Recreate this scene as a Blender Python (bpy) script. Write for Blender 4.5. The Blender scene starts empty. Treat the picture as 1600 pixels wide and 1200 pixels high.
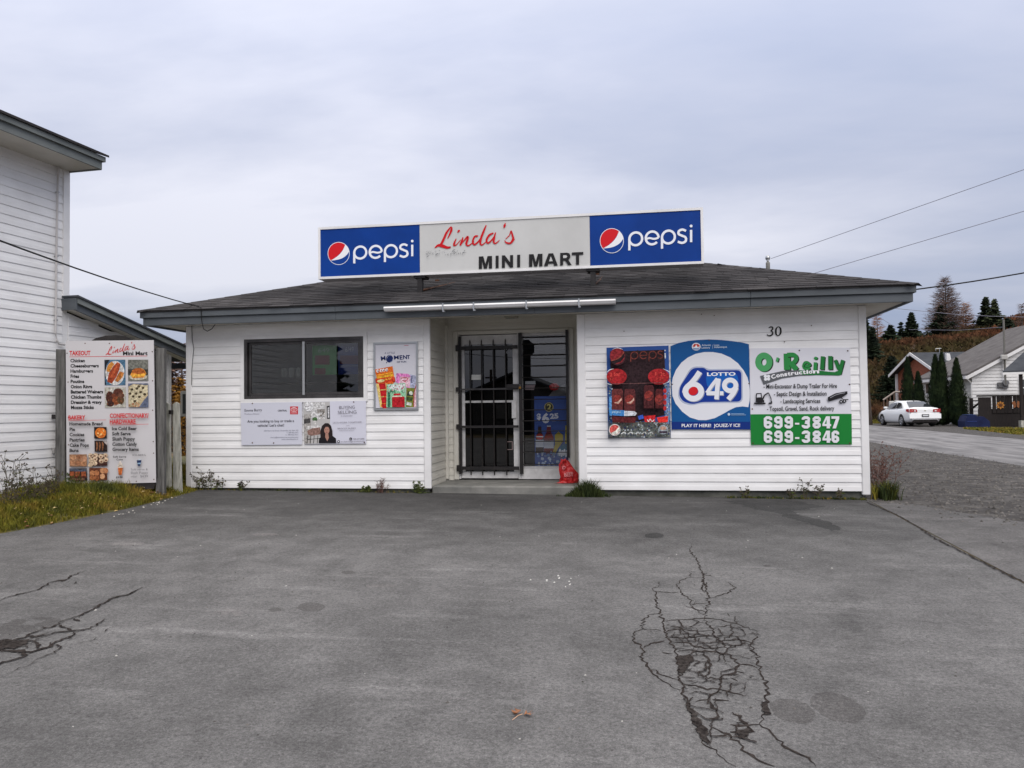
import bpy, bmesh, math, random
import numpy as np
from mathutils import Vector, Matrix
from mathutils.geometry import tessellate_polygon
random.seed(7)
R = math.radians
sc = bpy.context.scene
COL = sc.collection

# ---------------------------------------------------------------- camera
CAMZ = 1.5
F, YAW, PITCH, ROLL = 1246.5, R(9.61), R(1.707), R(-0.680)
fw = Vector((-math.sin(YAW)*math.cos(PITCH), math.cos(YAW)*math.cos(PITCH), math.sin(PITCH)))
rt = Vector((math.cos(YAW), math.sin(YAW), 0))
up = rt.cross(fw)
rt, up = rt*math.cos(ROLL)+up*math.sin(ROLL), -rt*math.sin(ROLL)+up*math.cos(ROLL)
cam = bpy.data.cameras.new('camera'); co = bpy.data.objects.new('camera', cam); COL.objects.link(co)
co.matrix_world = Matrix(((rt.x, up.x, -fw.x, 0), (rt.y, up.y, -fw.y, 0), (rt.z, up.z, -fw.z, CAMZ), (0, 0, 0, 1)))
cam.sensor_width = 36; cam.lens = 36*F/1600; cam.clip_start = 0.1; cam.clip_end = 3000
sc.camera = co

# ---------------------------------------------------------------- overcast sky
SUN_EL, SUN_ROT = 44, 152
w = bpy.data.worlds.new('World'); sc.world = w; w.use_nodes = True
nt = w.node_tree; N = nt.nodes; LK = nt.links
for n in list(N): N.remove(n)
out = N.new('ShaderNodeOutputWorld'); bg = N.new('ShaderNodeBackground'); LK.new(bg.outputs[0], out.inputs[0])
sky = N.new('ShaderNodeTexSky'); sky.sky_type = 'NISHITA'; sky.sun_disc = False
sky.sun_elevation = R(SUN_EL); sky.sun_rotation = R(SUN_ROT); sky.air_density = 1.2; sky.dust_density = 3
tc = N.new('ShaderNodeTexCoord'); sep = N.new('ShaderNodeSeparateXYZ'); LK.new(tc.outputs['Generated'], sep.inputs[0])
def wm(op, a, b=None, c=None, clamp=False):
    n = N.new('ShaderNodeMath'); n.operation = op; n.use_clamp = clamp
    for i, v in enumerate((a, b, c)):
        if v is None: continue
        if isinstance(v, (int, float)): n.inputs[i].default_value = v
        else: LK.new(v, n.inputs[i])
    return n.outputs[0]
zc = wm('MAXIMUM', sep.outputs[2], 0.0)
den = wm('ADD', zc, 0.17)
cx = wm('DIVIDE', sep.outputs[0], den); cy = wm('DIVIDE', sep.outputs[1], den)
cmb = N.new('ShaderNodeCombineXYZ'); LK.new(cx, cmb.inputs[0]); LK.new(cy, cmb.inputs[1]); cmb.inputs[2].default_value = 3.1
mp = N.new('ShaderNodeMapping'); mp.inputs['Rotation'].default_value = (0, 0, R(-25)); mp.inputs['Scale'].default_value = (0.42, 0.8, 1); mp.inputs['Location'].default_value = (1.3, 0.4, 0)
LK.new(cmb.outputs[0], mp.inputs[0])
def wnoise(scale, detail, rough, dist=0.0):
    n = N.new('ShaderNodeTexNoise'); n.inputs['Scale'].default_value = scale; n.inputs['Detail'].default_value = detail
    n.inputs['Roughness'].default_value = rough; n.inputs['Distortion'].default_value = dist
    LK.new(mp.outputs[0], n.inputs['Vector']); return n.outputs[0]
n1 = wnoise(0.55, 7, 0.5, 0.3); n2 = wnoise(1.7, 6, 0.55, 0.2)
cl = wm('ADD', wm('MULTIPLY', n1, 0.7), wm('MULTIPLY', n2, 0.3))
ramp = N.new('ShaderNodeValToRGB'); LK.new(cl, ramp.inputs[0])
e = ramp.color_ramp.elements
e[0].position = 0.39; e[0].color = (0.315, 0.370, 0.520, 1)
e[1].position = 0.61; e[1].color = (0.71, 0.715, 0.80, 1)
m_ = e.new(0.50); m_.color = (0.465, 0.495, 0.615, 1)
# an overcast sky is brighter towards the zenith than towards the horizon
grad = wm('ADD', wm('MULTIPLY', wm('POWER', zc, 2.0), 2.2), 0.98)
wmx = N.new('ShaderNodeMixRGB'); wmx.inputs[2].default_value = (0.60, 0.585, 0.575, 1); LK.new(wm('MULTIPLY', wm('SUBTRACT', zc, 0.42), 2.2, clamp=True), wmx.inputs[0]); LK.new(ramp.outputs[0], wmx.inputs[1])
vm = N.new('ShaderNodeVectorMath'); vm.operation = 'SCALE'; LK.new(wmx.outputs[0], vm.inputs[0]); LK.new(grad, vm.inputs['Scale'])
sk = N.new('ShaderNodeVectorMath'); sk.operation = 'SCALE'; LK.new(sky.outputs[0], sk.inputs[0]); sk.inputs['Scale'].default_value = 0.012
ad = N.new('ShaderNodeVectorMath'); ad.operation = 'ADD'; LK.new(vm.outputs[0], ad.inputs[0]); LK.new(sk.outputs[0], ad.inputs[1])
LK.new(ad.outputs[0], bg.inputs[0]); bg.inputs[1].default_value = 0.80
sl = bpy.data.lights.new('sun', 'SUN'); so = bpy.data.objects.new('sun', sl); COL.objects.link(so)
sl.energy = 1.5; sl.angle = R(50); sl.color = (1.0, 0.95, 0.90)
az = R(SUN_ROT); el = R(SUN_EL)
sd = Vector((math.sin(az)*math.cos(el), math.cos(az)*math.cos(el), math.sin(el)))
so.rotation_euler = sd.to_track_quat('Z', 'Y').to_euler(); so.location = (0, -20, 30)
sc.view_settings.view_transform = 'Standard'; sc.view_settings.look = 'None'
sc.view_settings.exposure = 0.34; sc.view_settings.gamma = 1; sc.view_settings.use_curve_mapping = False

# ---------------------------------------------------------------- geometry from the survey of the photograph
def ray(x, y):
    v = fw*F + rt*(x-800) - up*(y-600); return v/v.y
def at(x, y, Y): v = ray(x, y)*Y; return Vector((v.x, v.y, v.z+CAMZ))
def onx(x, y, X): v = ray(x, y); v = v*(X/v.x); return Vector((v.x, v.y, v.z+CAMZ))
def onplane(x, y, P, n):
    v = ray(x, y); o = Vector((0, 0, CAMZ)); t = (P-o).dot(n)/v.dot(n); return o+v*t
def gz(x, y):
    a = 0.0 if y < 0 else (0.0279*y if y < 10.8 else 0.3013)
    return a-0.0085*x
def atg(x, y, off=0.0):
    r_ = ray(x, y)
    t = -CAMZ/(r_.z-0.0279+0.0085*r_.x)
    if t > 10.8 or t < 0: t = (0.3013-CAMZ)/(r_.z+0.0085*r_.x)
    p = r_*t; return Vector((p.x, p.y, gz(p.x, p.y)+off))
def GY(v): return v+CAMZ      # heights measured from eye level

# ---------------------------------------------------------------- materials
def s2l(c):
    c = c/255.0
    return c/12.92 if c <= 0.04045 else ((c+0.055)/1.055)**2.4
MC = {}
def newmat(name):
    m = bpy.data.materials.new(name); m.use_nodes = True
    return m, m.node_tree.nodes, m.node_tree.links, m.node_tree.nodes['Principled BSDF']
def flat(rgb, rough=0.5, metal=0.0, name=None, spec=0.22):
    k = (tuple(rgb), rough, metal, spec)
    if k in MC: return MC[k]
    m, n, l, b = newmat(name or 'print_%d_%d_%d' % tuple(int(v) for v in rgb))
    b.inputs['Base Color'].default_value = (s2l(rgb[0]), s2l(rgb[1]), s2l(rgb[2]), 1)
    b.inputs['Roughness'].default_value = rough; b.inputs['Metallic'].default_value = metal
    b.inputs['Specular IOR Level'].default_value = spec
    MC[k] = m; return m
def noisy(name, c1, c2, scale=4, detail=6, rough=0.7, bump=0.0, bscale=None, coord='Object', lo=0.35, hi=0.65, stretch=(1, 1, 1), metal=0.0, island=0.0, c3=None, bdist=0.01, spec=0.4, rnd=0.0):
    m, n, l, b = newmat(name)
    t = n.new('ShaderNodeTexCoord'); mpn = n.new('ShaderNodeMapping'); mpn.inputs['Scale'].default_value = stretch
    if coord == 'World':
        g = n.new('ShaderNodeNewGeometry'); l.new(g.outputs['Position'], mpn.inputs[0])
    else: l.new(t.outputs[coord], mpn.inputs[0])
    no = n.new('ShaderNodeTexNoise'); no.inputs['Scale'].default_value = scale; no.inputs['Detail'].default_value = detail; no.inputs['Roughness'].default_value = 0.6
    l.new(mpn.outputs[0], no.inputs['Vector'])
    r = n.new('ShaderNodeValToRGB'); r.color_ramp.elements[0].position = lo; r.color_ramp.elements[1].position = hi
    r.color_ramp.elements[0].color = (*c1, 1); r.color_ramp.elements[1].color = (*c2, 1)
    if c3: q = r.color_ramp.elements.new((lo+hi)/2); q.color = (*c3, 1)
    l.new(no.outputs[0], r.inputs[0]); colr = r.outputs[0]
    if island > 0 or rnd > 0:
        if island > 0:
            g2 = n.new('ShaderNodeNewGeometry'); src = g2.outputs['Random Per Island']; amt = island
        else:
            g2 = n.new('ShaderNodeObjectInfo'); src = g2.outputs['Random']; amt = rnd
        mr = n.new('ShaderNodeMapRange'); mr.inputs['To Min'].default_value = 1-amt; mr.inputs['To Max'].default_value = 1+amt
        l.new(src, mr.inputs[0])
        vs = n.new('ShaderNodeVectorMath'); vs.operation = 'SCALE'; l.new(colr, vs.inputs[0]); l.new(mr.outputs[0], vs.inputs['Scale']); colr = vs.outputs[0]
    l.new(colr, b.inputs['Base Color'])
    b.inputs['Roughness'].default_value = rough; b.inputs['Metallic'].default_value = metal; b.inputs['Specular IOR Level'].default_value = spec
    if bump > 0:
        nb = n.new('ShaderNodeTexNoise'); nb.inputs['Scale'].default_value = bscale or scale*6; nb.inputs['Detail'].default_value = 5
        l.new(mpn.outputs[0], nb.inputs['Vector'])
        bp = n.new('ShaderNodeBump'); bp.inputs['Strength'].default_value = bump; bp.inputs['Distance'].default_value = bdist
        l.new(nb.outputs[0], bp.inputs['Height']); l.new(bp.outputs[0], b.inputs['Normal'])
    return m
def glassmat(name, tint, refl=1.6, rough=0.0):
    m, n, l, b = newmat(name); n.remove(b)
    o = [q for q in n if q.type == 'OUTPUT_MATERIAL'][0]
    tr = n.new('ShaderNodeBsdfTransparent'); tr.inputs[0].default_value = (*tint, 1)
    gl = n.new('ShaderNodeBsdfGlossy'); gl.inputs['Roughness'].default_value = rough; gl.inputs['Color'].default_value = (1, 1, 1, 1)
    fr = n.new('ShaderNodeFresnel'); fr.inputs[0].default_value = 1.5
    mu = n.new('ShaderNodeMath'); mu.operation = 'MULTIPLY'; mu.use_clamp = True; mu.inputs[1].default_value = refl; l.new(fr.outputs[0], mu.inputs[0])
    mx = n.new('ShaderNodeMixShader'); l.new(mu.outputs[0], mx.inputs[0]); l.new(tr.outputs[0], mx.inputs[1]); l.new(gl.outputs[0], mx.inputs[2])
    l.new(mx.outputs[0], o.inputs[0]); return m

def asphalt(name, base, warm=0.0, dark=1.0, spk=1.0):
    m, n, l, b = newmat(name)
    g = n.new('ShaderNodeNewGeometry'); P = g.outputs['Position']
    def noise(sc_, det, rg=0.6, st=None):
        k = n.new('ShaderNodeTexNoise'); k.inputs['Scale'].default_value = sc_; k.inputs['Detail'].default_value = det; k.inputs['Roughness'].default_value = rg
        if st:
            mm = n.new('ShaderNodeMapping'); mm.inputs['Scale'].default_value = st; mm.inputs['Rotation'].default_value = (0, 0, R(12)); l.new(P, mm.inputs[0]); l.new(mm.outputs[0], k.inputs['Vector'])
        else: l.new(P, k.inputs['Vector'])
        return k.outputs[0]
    def rng(v, a, b_, c, d):
        k = n.new('ShaderNodeMapRange'); k.inputs[1].default_value = a; k.inputs[2].default_value = b_; k.inputs[3].default_value = c; k.inputs[4].default_value = d; l.new(v, k.inputs[0]); return k.outputs[0]
    def mul(a, b_):
        k = n.new('ShaderNodeMath'); k.operation = 'MULTIPLY'; l.new(a, k.inputs[0])
        if isinstance(b_, float): k.inputs[1].default_value = b_
        else: l.new(b_, k.inputs[1])
        return k.outputs[0]
    big = rng(noise(0.45, 6, 0.65), 0.3, 0.7, 0.76, 1.24)
    mid = rng(noise(3.1, 8, 0.7), 0.3, 0.7, 0.72, 1.28)
    fine = rng(noise(48, 5, 0.75), 0.3, 0.7, 0.55, 1.45)
    grit = rng(noise(150, 3, 0.8), 0.3, 0.7, 0.5, 1.5)
    streak = mul(rng(noise(1.0, 5, 0.65, (0.6, 3.6, 1)), 0.56, 0.74, 1.0, 1.55), rng(noise(0.8, 6, 0.7, (3.0, 0.7, 1)), 0.28, 0.42, 0.78, 1.0))
    v = mul(mul(mul(big, mid), mul(fine, grit)), streak)
    # surface colour darkens towards the shop front, its edge uneven
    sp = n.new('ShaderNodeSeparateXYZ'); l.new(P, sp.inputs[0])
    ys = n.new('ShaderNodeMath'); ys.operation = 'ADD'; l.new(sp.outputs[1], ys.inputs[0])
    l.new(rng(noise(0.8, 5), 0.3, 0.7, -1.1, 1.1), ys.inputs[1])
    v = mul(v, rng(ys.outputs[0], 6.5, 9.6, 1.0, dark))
    vo = n.new('ShaderNodeTexVoronoi'); vo.inputs['Scale'].default_value = 60; l.new(P, vo.inputs['Vector'])
    vo2 = n.new('ShaderNodeTexVoronoi'); vo2.inputs['Scale'].default_value = 22; l.new(P, vo2.inputs['Vector'])
    spec_ = rng(vo.outputs['Distance'], 0.09, 0.14, 1.0, 0.0)
    sx = n.new('ShaderNodeSeparateColor'); l.new(vo.outputs['Color'], sx.inputs[0])
    gate = rng(sx.outputs[0], 0.86, 0.9, 0.0, 1.0)
    sx2 = n.new('ShaderNodeSeparateColor'); l.new(vo2.outputs['Color'], sx2.inputs[0])
    spec2 = mul(rng(vo2.outputs['Distance'], 0.10, 0.17, 1.0, 0.0), rng(sx2.outputs[1], 0.95, 0.96, 0.0, 1.0))
    cr = n.new('ShaderNodeVectorMath'); cr.operation = 'SCALE'; cr.inputs[0].default_value = (base*(1.02+warm), base*1.0, base*(0.985-warm*0.3)); l.new(v, cr.inputs['Scale'])
    mx = n.new('ShaderNodeMixRGB'); l.new(mul(mul(spec_, gate), 0.8*spk), mx.inputs[0]); l.new(cr.outputs[0], mx.inputs[1]); mx.inputs[2].default_value = (0.34, 0.33, 0.31, 1)
    mx2 = n.new('ShaderNodeMixRGB'); l.new(mul(spec2, 0.7*spk), mx2.inputs[0]); l.new(mx.outputs[0], mx2.inputs[1]); mx2.inputs[2].default_value = (0.035, 0.03, 0.03, 1)
    l.new(mx2.outputs[0], b.inputs['Base Color'])
    b.inputs['Roughness'].default_value = 0.88; b.inputs['Specular IOR Level'].default_value = 0.3
    bp = n.new('ShaderNodeBump'); bp.inputs['Strength'].default_value = 0.55; bp.inputs['Distance'].default_value = 0.006
    l.new(mul(fine, grit), bp.inputs['Height']); l.new(bp.outputs[0], b.inputs['Normal'])
    return m

M = {}
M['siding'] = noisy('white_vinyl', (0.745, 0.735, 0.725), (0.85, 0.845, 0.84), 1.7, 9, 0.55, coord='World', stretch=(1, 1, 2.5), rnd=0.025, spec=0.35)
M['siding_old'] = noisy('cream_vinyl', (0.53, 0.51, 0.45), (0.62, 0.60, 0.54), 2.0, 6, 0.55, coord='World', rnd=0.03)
M['trim'] = noisy('white_trim', (0.70, 0.69, 0.68), (0.80, 0.79, 0.785), 2, 4, 0.4, coord='World')
M['fascia'] = noisy('slate_blue_aluminium', (0.070, 0.080, 0.088), (0.100, 0.112, 0.124), 1.4, 6, 0.6, coord='World', stretch=(1, 1, 4), rnd=0.05)
M['fascia2'] = noisy('grey_green_aluminium', (0.13, 0.145, 0.14), (0.20, 0.215, 0.205), 1.4, 6, 0.6, coord='World', stretch=(1, 1, 4))
M['soffit'] = noisy('soffit_cream', (0.52, 0.49, 0.42), (0.60, 0.57, 0.50), 2, 3, 0.6, coord='World')
M['shingle'] = noisy('asphalt_shingle', (0.030, 0.028, 0.029), (0.066, 0.061, 0.061), 1.1, 5, 0.95, 0.6, 90, coord='World', island=0.30, c3=(0.044, 0.041, 0.042), spec=0.15)
M['shingle_far'] = noisy('grey_shingle', (0.085, 0.075, 0.073), (0.13, 0.12, 0.115), 1.2, 6, 0.95, 0.5, 20, coord='World', stretch=(1, 1, 3))
M['shingle_dark'] = noisy('charcoal_shingle', (0.03, 0.033, 0.04), (0.055, 0.06, 0.068), 1.2, 6, 0.95, 0.5, 20, coord='World', stretch=(1, 1, 3))
M['concrete'] = noisy('concrete', (0.13, 0.13, 0.12), (0.24, 0.235, 0.215), 3, 8, 0.9, 0.5, 40, coord='World')
M['found'] = noisy('foundation_concrete', (0.045, 0.047, 0.04), (0.12, 0.12, 0.105), 4, 8, 0.95, 0.6, 30, coord='World')
M['black_metal'] = noisy('black_painted_steel', (0.008, 0.007, 0.007), (0.022, 0.018, 0.017), 12, 5, 0.45, 0.2, 60)
M['rust_metal'] = noisy('rusty_steel', (0.03, 0.015, 0.010), (0.14, 0.06, 0.03), 14, 6, 0.8, 0.4, 60)
M['dark_alu'] = noisy('bronze_aluminium', (0.035, 0.033, 0.034), (0.075, 0.07, 0.07), 5, 5, 0.4, metal=0.3)
M['white_alu'] = noisy('worn_white_aluminium', (0.46, 0.45, 0.44), (0.66, 0.65, 0.64), 6, 7, 0.42, coord='World')
M['alu'] = flat((175, 177, 178), 0.32, 0.75, 'bare_aluminium')
M['glass'] = glassmat('window_glass', (0.62, 0.64, 0.65), 1.25)
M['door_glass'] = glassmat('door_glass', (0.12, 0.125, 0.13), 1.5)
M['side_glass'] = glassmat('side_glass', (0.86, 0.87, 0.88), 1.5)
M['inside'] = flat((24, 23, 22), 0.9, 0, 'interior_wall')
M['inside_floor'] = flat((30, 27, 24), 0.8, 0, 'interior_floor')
M['wood_old'] = noisy('weathered_grey_wood', (0.06, 0.058, 0.055), (0.17, 0.165, 0.155), 5, 8, 0.9, 0.6, 30, stretch=(6, 6, 0.6))
M['wood_pale'] = noisy('pale_worn_board', (0.22, 0.22, 0.19), (0.50, 0.49, 0.43), 5, 8, 0.9, 0.5, 30, stretch=(5, 5, 0.8), rnd=0.1)
M['wood_black'] = noisy('black_stained_wood', (0.010, 0.009, 0.009), (0.035, 0.03, 0.028), 5, 8, 0.8, 0.5, 30, stretch=(1, 1, 5))
M['grass'] = noisy('grass_blade', (0.055, 0.065, 0.012), (0.21, 0.14, 0.025), 2.2, 4, 0.8, coord='World', island=0.45, c3=(0.14, 0.13, 0.014), spec=0.2)
M['grass_dark'] = noisy('dark_grass_blade', (0.018, 0.03, 0.010), (0.05, 0.065, 0.018), 6, 4, 0.8, coord='World', island=0.5, spec=0.2)
M['weed'] = noisy('dry_weed', (0.05, 0.04, 0.03), (0.12, 0.10, 0.065), 9, 3, 0.9, island=0.4, spec=0.2)
M['weed_red'] = noisy('reddish_dead_weed', (0.10, 0.05, 0.04), (0.20, 0.12, 0.10), 9, 3, 0.9, island=0.4, spec=0.2)
M['leafw'] = noisy('weed_leaf', (0.03, 0.05, 0.012), (0.09, 0.10, 0.025), 9, 3, 0.8, island=0.5, spec=0.2)
M['soil'] = noisy('turf_soil', (0.05, 0.045, 0.018), (0.13, 0.10, 0.035), 3, 7, 0.95, 0.6, 25, coord='World', c3=(0.085, 0.08, 0.022))
M['terrain'] = noisy('rough_ground', (0.05, 0.045, 0.02), (0.14, 0.09, 0.04), 0.35, 8, 0.95, 0.5, 5, coord='World', c3=(0.07, 0.055, 0.025))
M['hill'] = noisy('moor_hillside', (0.045, 0.032, 0.016), (0.11, 0.05, 0.026), 0.12, 9, 0.95, 0.8, 2, coord='World', c3=(0.055, 0.032, 0.016), bdist=0.4)
M['scrub'] = noisy('moor_scrub', (0.055, 0.045, 0.018), (0.15, 0.058, 0.030), 0.09, 6, 0.95, coord='World', island=0.5, c3=(0.065, 0.036, 0.018), spec=0.1)
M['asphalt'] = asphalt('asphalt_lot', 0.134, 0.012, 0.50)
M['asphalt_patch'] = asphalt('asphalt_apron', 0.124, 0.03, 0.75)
M['asphalt_stain'] = asphalt('asphalt_stain', 0.094, 0.035, 1.0, 0.5)
M['asphalt_wet'] = asphalt('asphalt_wet_stain', 0.042, 0.0, 1.0, 0.2)
M['asphalt_pale'] = asphalt('asphalt_scuff', 0.155, 0.035, 0.62, 0.5)
M['road'] = noisy('old_road_surface', (0.10, 0.096, 0.096), (0.24, 0.23, 0.228), 1.4, 7, 0.85, 0.4, 60, coord='World', stretch=(1.6, 0.3, 1), bdist=0.01)
M['gravel'] = noisy('gravel_yard', (0.035, 0.031, 0.029), (0.115, 0.106, 0.099), 5, 10, 0.95, 1.0, 45, coord='World', c3=(0.066, 0.060, 0.056), bdist=0.03)
M['stone'] = noisy('loose_stone', (0.055, 0.050, 0.045), (0.13, 0.12, 0.11), 3, 3, 0.9, island=0.5, coord='World')
M['crack'] = noisy('asphalt_crack_fill', (0.016, 0.013, 0.012), (0.055, 0.045, 0.040), 40, 5, 1.0, 0.8, 120, coord='World', spec=0.1)
M['spruce'] = noisy('spruce_needles', (0.010, 0.016, 0.010), (0.028, 0.040, 0.020), 0.8, 4, 0.9, coord='World', island=0.5, spec=0.15)
M['spruce_pale'] = noisy('pale_spruce_needles', (0.025, 0.034, 0.018), (0.075, 0.085, 0.04), 0.8, 4, 0.9, coord='World', island=0.5, spec=0.15)
M['crumble'] = noisy('crumbled_asphalt', (0.016, 0.013, 0.012), (0.075, 0.064, 0.058), 34, 7, 1.0, 1.0, 90, coord='World', spec=0.1, lo=.38, hi=.72)
M['cedar'] = noisy('cedar_foliage', (0.008, 0.016, 0.007), (0.026, 0.040, 0.014), 2, 4, 0.9, coord='World', island=0.5, spec=0.15)
M['larch'] = noisy('bare_larch_twigs', (0.075, 0.05, 0.042), (0.17, 0.11, 0.085), 0.8, 4, 0.95, coord='World', island=0.4, spec=0.1)
M['larch_orange'] = noisy('orange_larch_needles', (0.22, 0.10, 0.05), (0.36, 0.19, 0.10), 0.8, 4, 0.95, coord='World', island=0.4, spec=0.1)
M['bush_orange'] = noisy('autumn_bush_leaves', (0.10, 0.05, 0.015), (0.30, 0.15, 0.03), 1.2, 4, 0.9, coord='World', island=0.5, spec=0.1)
M['bark'] = noisy('bark', (0.04, 0.033, 0.028), (0.09, 0.075, 0.065), 6, 5, 0.95, 0.5, 20)
M['pole_wood'] = noisy('pole_wood', (0.035, 0.027, 0.022), (0.075, 0.058, 0.048), 5, 6, 0.95, 0.5, 20, stretch=(4, 4, 0.4))
M['brick'] = noisy('red_brick_wall', (0.20, 0.060, 0.032), (0.34, 0.105, 0.055), 3, 7, 0.9, 0.4, 30, coord='World', stretch=(1, 1, 6))
M['deck'] = noisy('dark_brown_stain', (0.009, 0.006, 0.006), (0.020, 0.014, 0.012), 4, 5, 0.8, 0.3, 20, stretch=(5, 5, .6), rnd=0.15)
M['bin'] = noisy('blue_bin_plastic', (0.006, 0.010, 0.045), (0.010, 0.018, 0.07), 3, 4, 0.7, spec=.2)
M['carpaint'] = flat((235, 236, 236), 0.18, 0, 'white_car_paint')
M['rubber'] = noisy('black_rubber', (0.010, 0.010, 0.010), (0.022, 0.021, 0.02), 20, 4, 0.85)
M['carglass'] = flat((38, 42, 45), 0.06, 0, 'car_glass', 0.9)
M['tail'] = flat((150, 12, 16), 0.15, 0, 'tail_light_red')
M['wire'] = flat((26, 25, 25), 0.7, 0, 'cable_black')
M['wire_far'] = flat((130, 130, 142), 0.7, 0, 'cable_grey')
M['sign_white'] = noisy('sign_face_white', (0.52, 0.52, 0.505), (0.58, 0.58, 0.565), 1.5, 5, 0.5, coord='World', spec=0.15)
M['sign_blue'] = noisy('sign_face_blue', (0.002, 0.036, 0.215), (0.003, 0.046, 0.270), 1.2, 4, 0.5, coord='World', spec=0.15)
M['redbag'] = noisy('red_plastic_bag', (0.42, 0.008, 0.010), (0.62, 0.02, 0.02), 9, 5, 0.28, 0.9, 22, bdist=0.02)
M['leaf'] = noisy('dry_leaf', (0.16, 0.06, 0.03), (0.36, 0.16, 0.07), 40, 4, 0.7)
M['leaf_yellow'] = noisy('yellow_fallen_leaf', (0.38, 0.25, 0.08), (0.60, 0.48, 0.25), 4, 3, 0.8, coord='World', island=0.4)
M['dumpster'] = flat((70, 84, 120), 0.5)

# ---------------------------------------------------------------- object helpers
def link(name, me, parent=None):
    o = bpy.data.objects.new(name, me); COL.objects.link(o)
    if parent is not None:
        o.parent = parent; o.matrix_parent_inverse = parent.matrix_world.inverted()
    return o
def tag(o, label=None, cat=None, group=None, kind=None):
    if label: o['label'] = label
    if cat: o['category'] = cat
    if group: o['group'] = group
    if kind: o['kind'] = kind
    return o
def thing(name, loc, label, cat, group=None, rz=0.0):
    o = bpy.data.objects.new(name, None); COL.objects.link(o); o.empty_display_size = 0.2
    o.matrix_world = Matrix.Translation(loc) @ Matrix.Rotation(rz, 4, 'Z')
    return tag(o, label, cat, group)
class MB:
    """collects faces in world space, then builds one mesh object"""
    def __init__(s): s.v = []; s.f = []; s.mi = []; s.mats = []; s.sm = False
    def m(s, mat):
        if mat not in s.mats: s.mats.append(mat)
        return s.mats.index(mat)
    def add(s, vs, fs, mat):
        k = len(s.v); s.v += [tuple(v) for v in vs]; i = s.m(mat)
        for f in fs: s.f.append(tuple(k+q for q in f)); s.mi.append(i)
    def box(s, a, b, mat):
        x0, y0, z0 = a; x1, y1, z1 = b
        vs = [(x0,y0,z0),(x1,y0,z0),(x1,y1,z0),(x0,y1,z0),(x0,y0,z1),(x1,y0,z1),(x1,y1,z1),(x0,y1,z1)]
        s.add(vs, [(0,3,2,1),(4,5,6,7),(0,1,5,4),(1,2,6,5),(2,3,7,6),(3,0,4,7)], mat)
    def bev(s, a, b, mat, w=0.006):
        # box with chamfered long edges towards the viewer (-Y side) and top
        x0, y0, z0 = a; x1, y1, z1 = b; w = min(w, (x1-x0)/3, (z1-z0)/3, (y1-y0)/2)
        bm = bmesh.new(); bmesh.ops.create_cube(bm, size=1)
        for v in bm.verts: v.co = Vector(((x0+x1)/2+v.co.x*(x1-x0), (y0+y1)/2+v.co.y*(y1-y0), (z0+z1)/2+v.co.z*(z1-z0)))
        bmesh.ops.bevel(bm, geom=list(bm.edges), offset=w, segments=1, affect='EDGES')
        bm.verts.ensure_lookup_table(); s.add([v.co[:] for v in bm.verts], [[v.index for v in f.verts] for f in bm.faces], mat); bm.free()
    def prism(s, pts, d, mat):
        """polygon pts (3D, planar) extruded by vector d"""
        n = len(pts); pts = [Vector(p) for p in pts]; d = Vector(d)
        vs = pts+[p+d for p in pts]; fs = []
        tr = tessellate_polygon([pts])
        for t in tr: fs.append(t); fs.append(tuple(q+n for q in reversed(t)))
        for i in range(n): j = (i+1) % n; fs.append((i, j, j+n, i+n))
        s.add(vs, fs, mat)
    def tube(s, pts, r, mat, seg=6, cap=True):
        pts = [Vector(p) for p in pts]; n = len(pts); vs = []; fs = []
        rr = r if isinstance(r, (list, tuple)) else [r]*n
        for i, p in enumerate(pts):
            t = (pts[min(i+1, n-1)]-pts[max(i-1, 0)]).normalized()
            a = t.orthogonal().normalized() if abs(t.z) > 0.99 else t.cross(Vector((0, 0, 1))).normalized(); b_ = t.cross(a)
            for k in range(seg):
                q = 2*math.pi*k/seg; vs.append(p+(a*math.cos(q)+b_*math.sin(q))*rr[i])
        for i in range(n-1):
            for k in range(seg):
                k2 = (k+1) % seg; fs.append((i*seg+k, i*seg+k2, (i+1)*seg+k2, (i+1)*seg+k))
        if cap: fs.append(tuple(range(seg-1, -1, -1))); fs.append(tuple((n-1)*seg+k for k in range(seg)))
        s.add(vs, fs, mat)
    def lathe(s, c, prof, mat, seg=16, axis='Z'):
        vs = []; fs = []; n = len(prof)
        for (r, h) in prof:
            for k in range(seg):
                q = 2*math.pi*k/seg
                if axis == 'Z': vs.append((c[0]+r*math.cos(q), c[1]+r*math.sin(q), c[2]+h))
                elif axis == 'X': vs.append((c[0]+h, c[1]+r*math.cos(q), c[2]+r*math.sin(q)))
                else: vs.append((c[0]+r*math.cos(q), c[1]+h, c[2]+r*math.sin(q)))
        for i in range(n-1):
            for k in range(seg):
                k2 = (k+1) % seg; fs.append((i*seg+k, i*seg+k2, (i+1)*seg+k2, (i+1)*seg+k))
        fs.append(tuple(range(seg))); fs.append(tuple((n-1)*seg+k for k in range(seg)))
        s.add(vs, fs, mat)
    def build(s, name, parent=None, kind=None, label=None, smooth=False):
        me = bpy.data.meshes.new(name); me.from_pydata(s.v, [], s.f)
        for m_ in s.mats: me.materials.append(m_)
        me.polygons.foreach_set('material_index', s.mi)
        if smooth: me.polygons.foreach_set('use_smooth', [True]*len(s.f))
        me.update()
        o = link(name, me, parent)
        if kind: o['kind'] = kind
        if label: o['label'] = label
        return o
def clip(poly, y, keep_less):
    o = []
    for i in range(len(poly)):
        a, b_ = poly[i], poly[(i+1) % len(poly)]
        ia = (a[1] <= y) == keep_less or a[1] == y; ib = (b_[1] <= y) == keep_less or b_[1] == y
        if ia: o.append(a)
        if ia != ib:
            t = (y-a[1])/(b_[1]-a[1]); o.append((a[0]+t*(b_[0]-a[0]), y))
    return o
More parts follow.
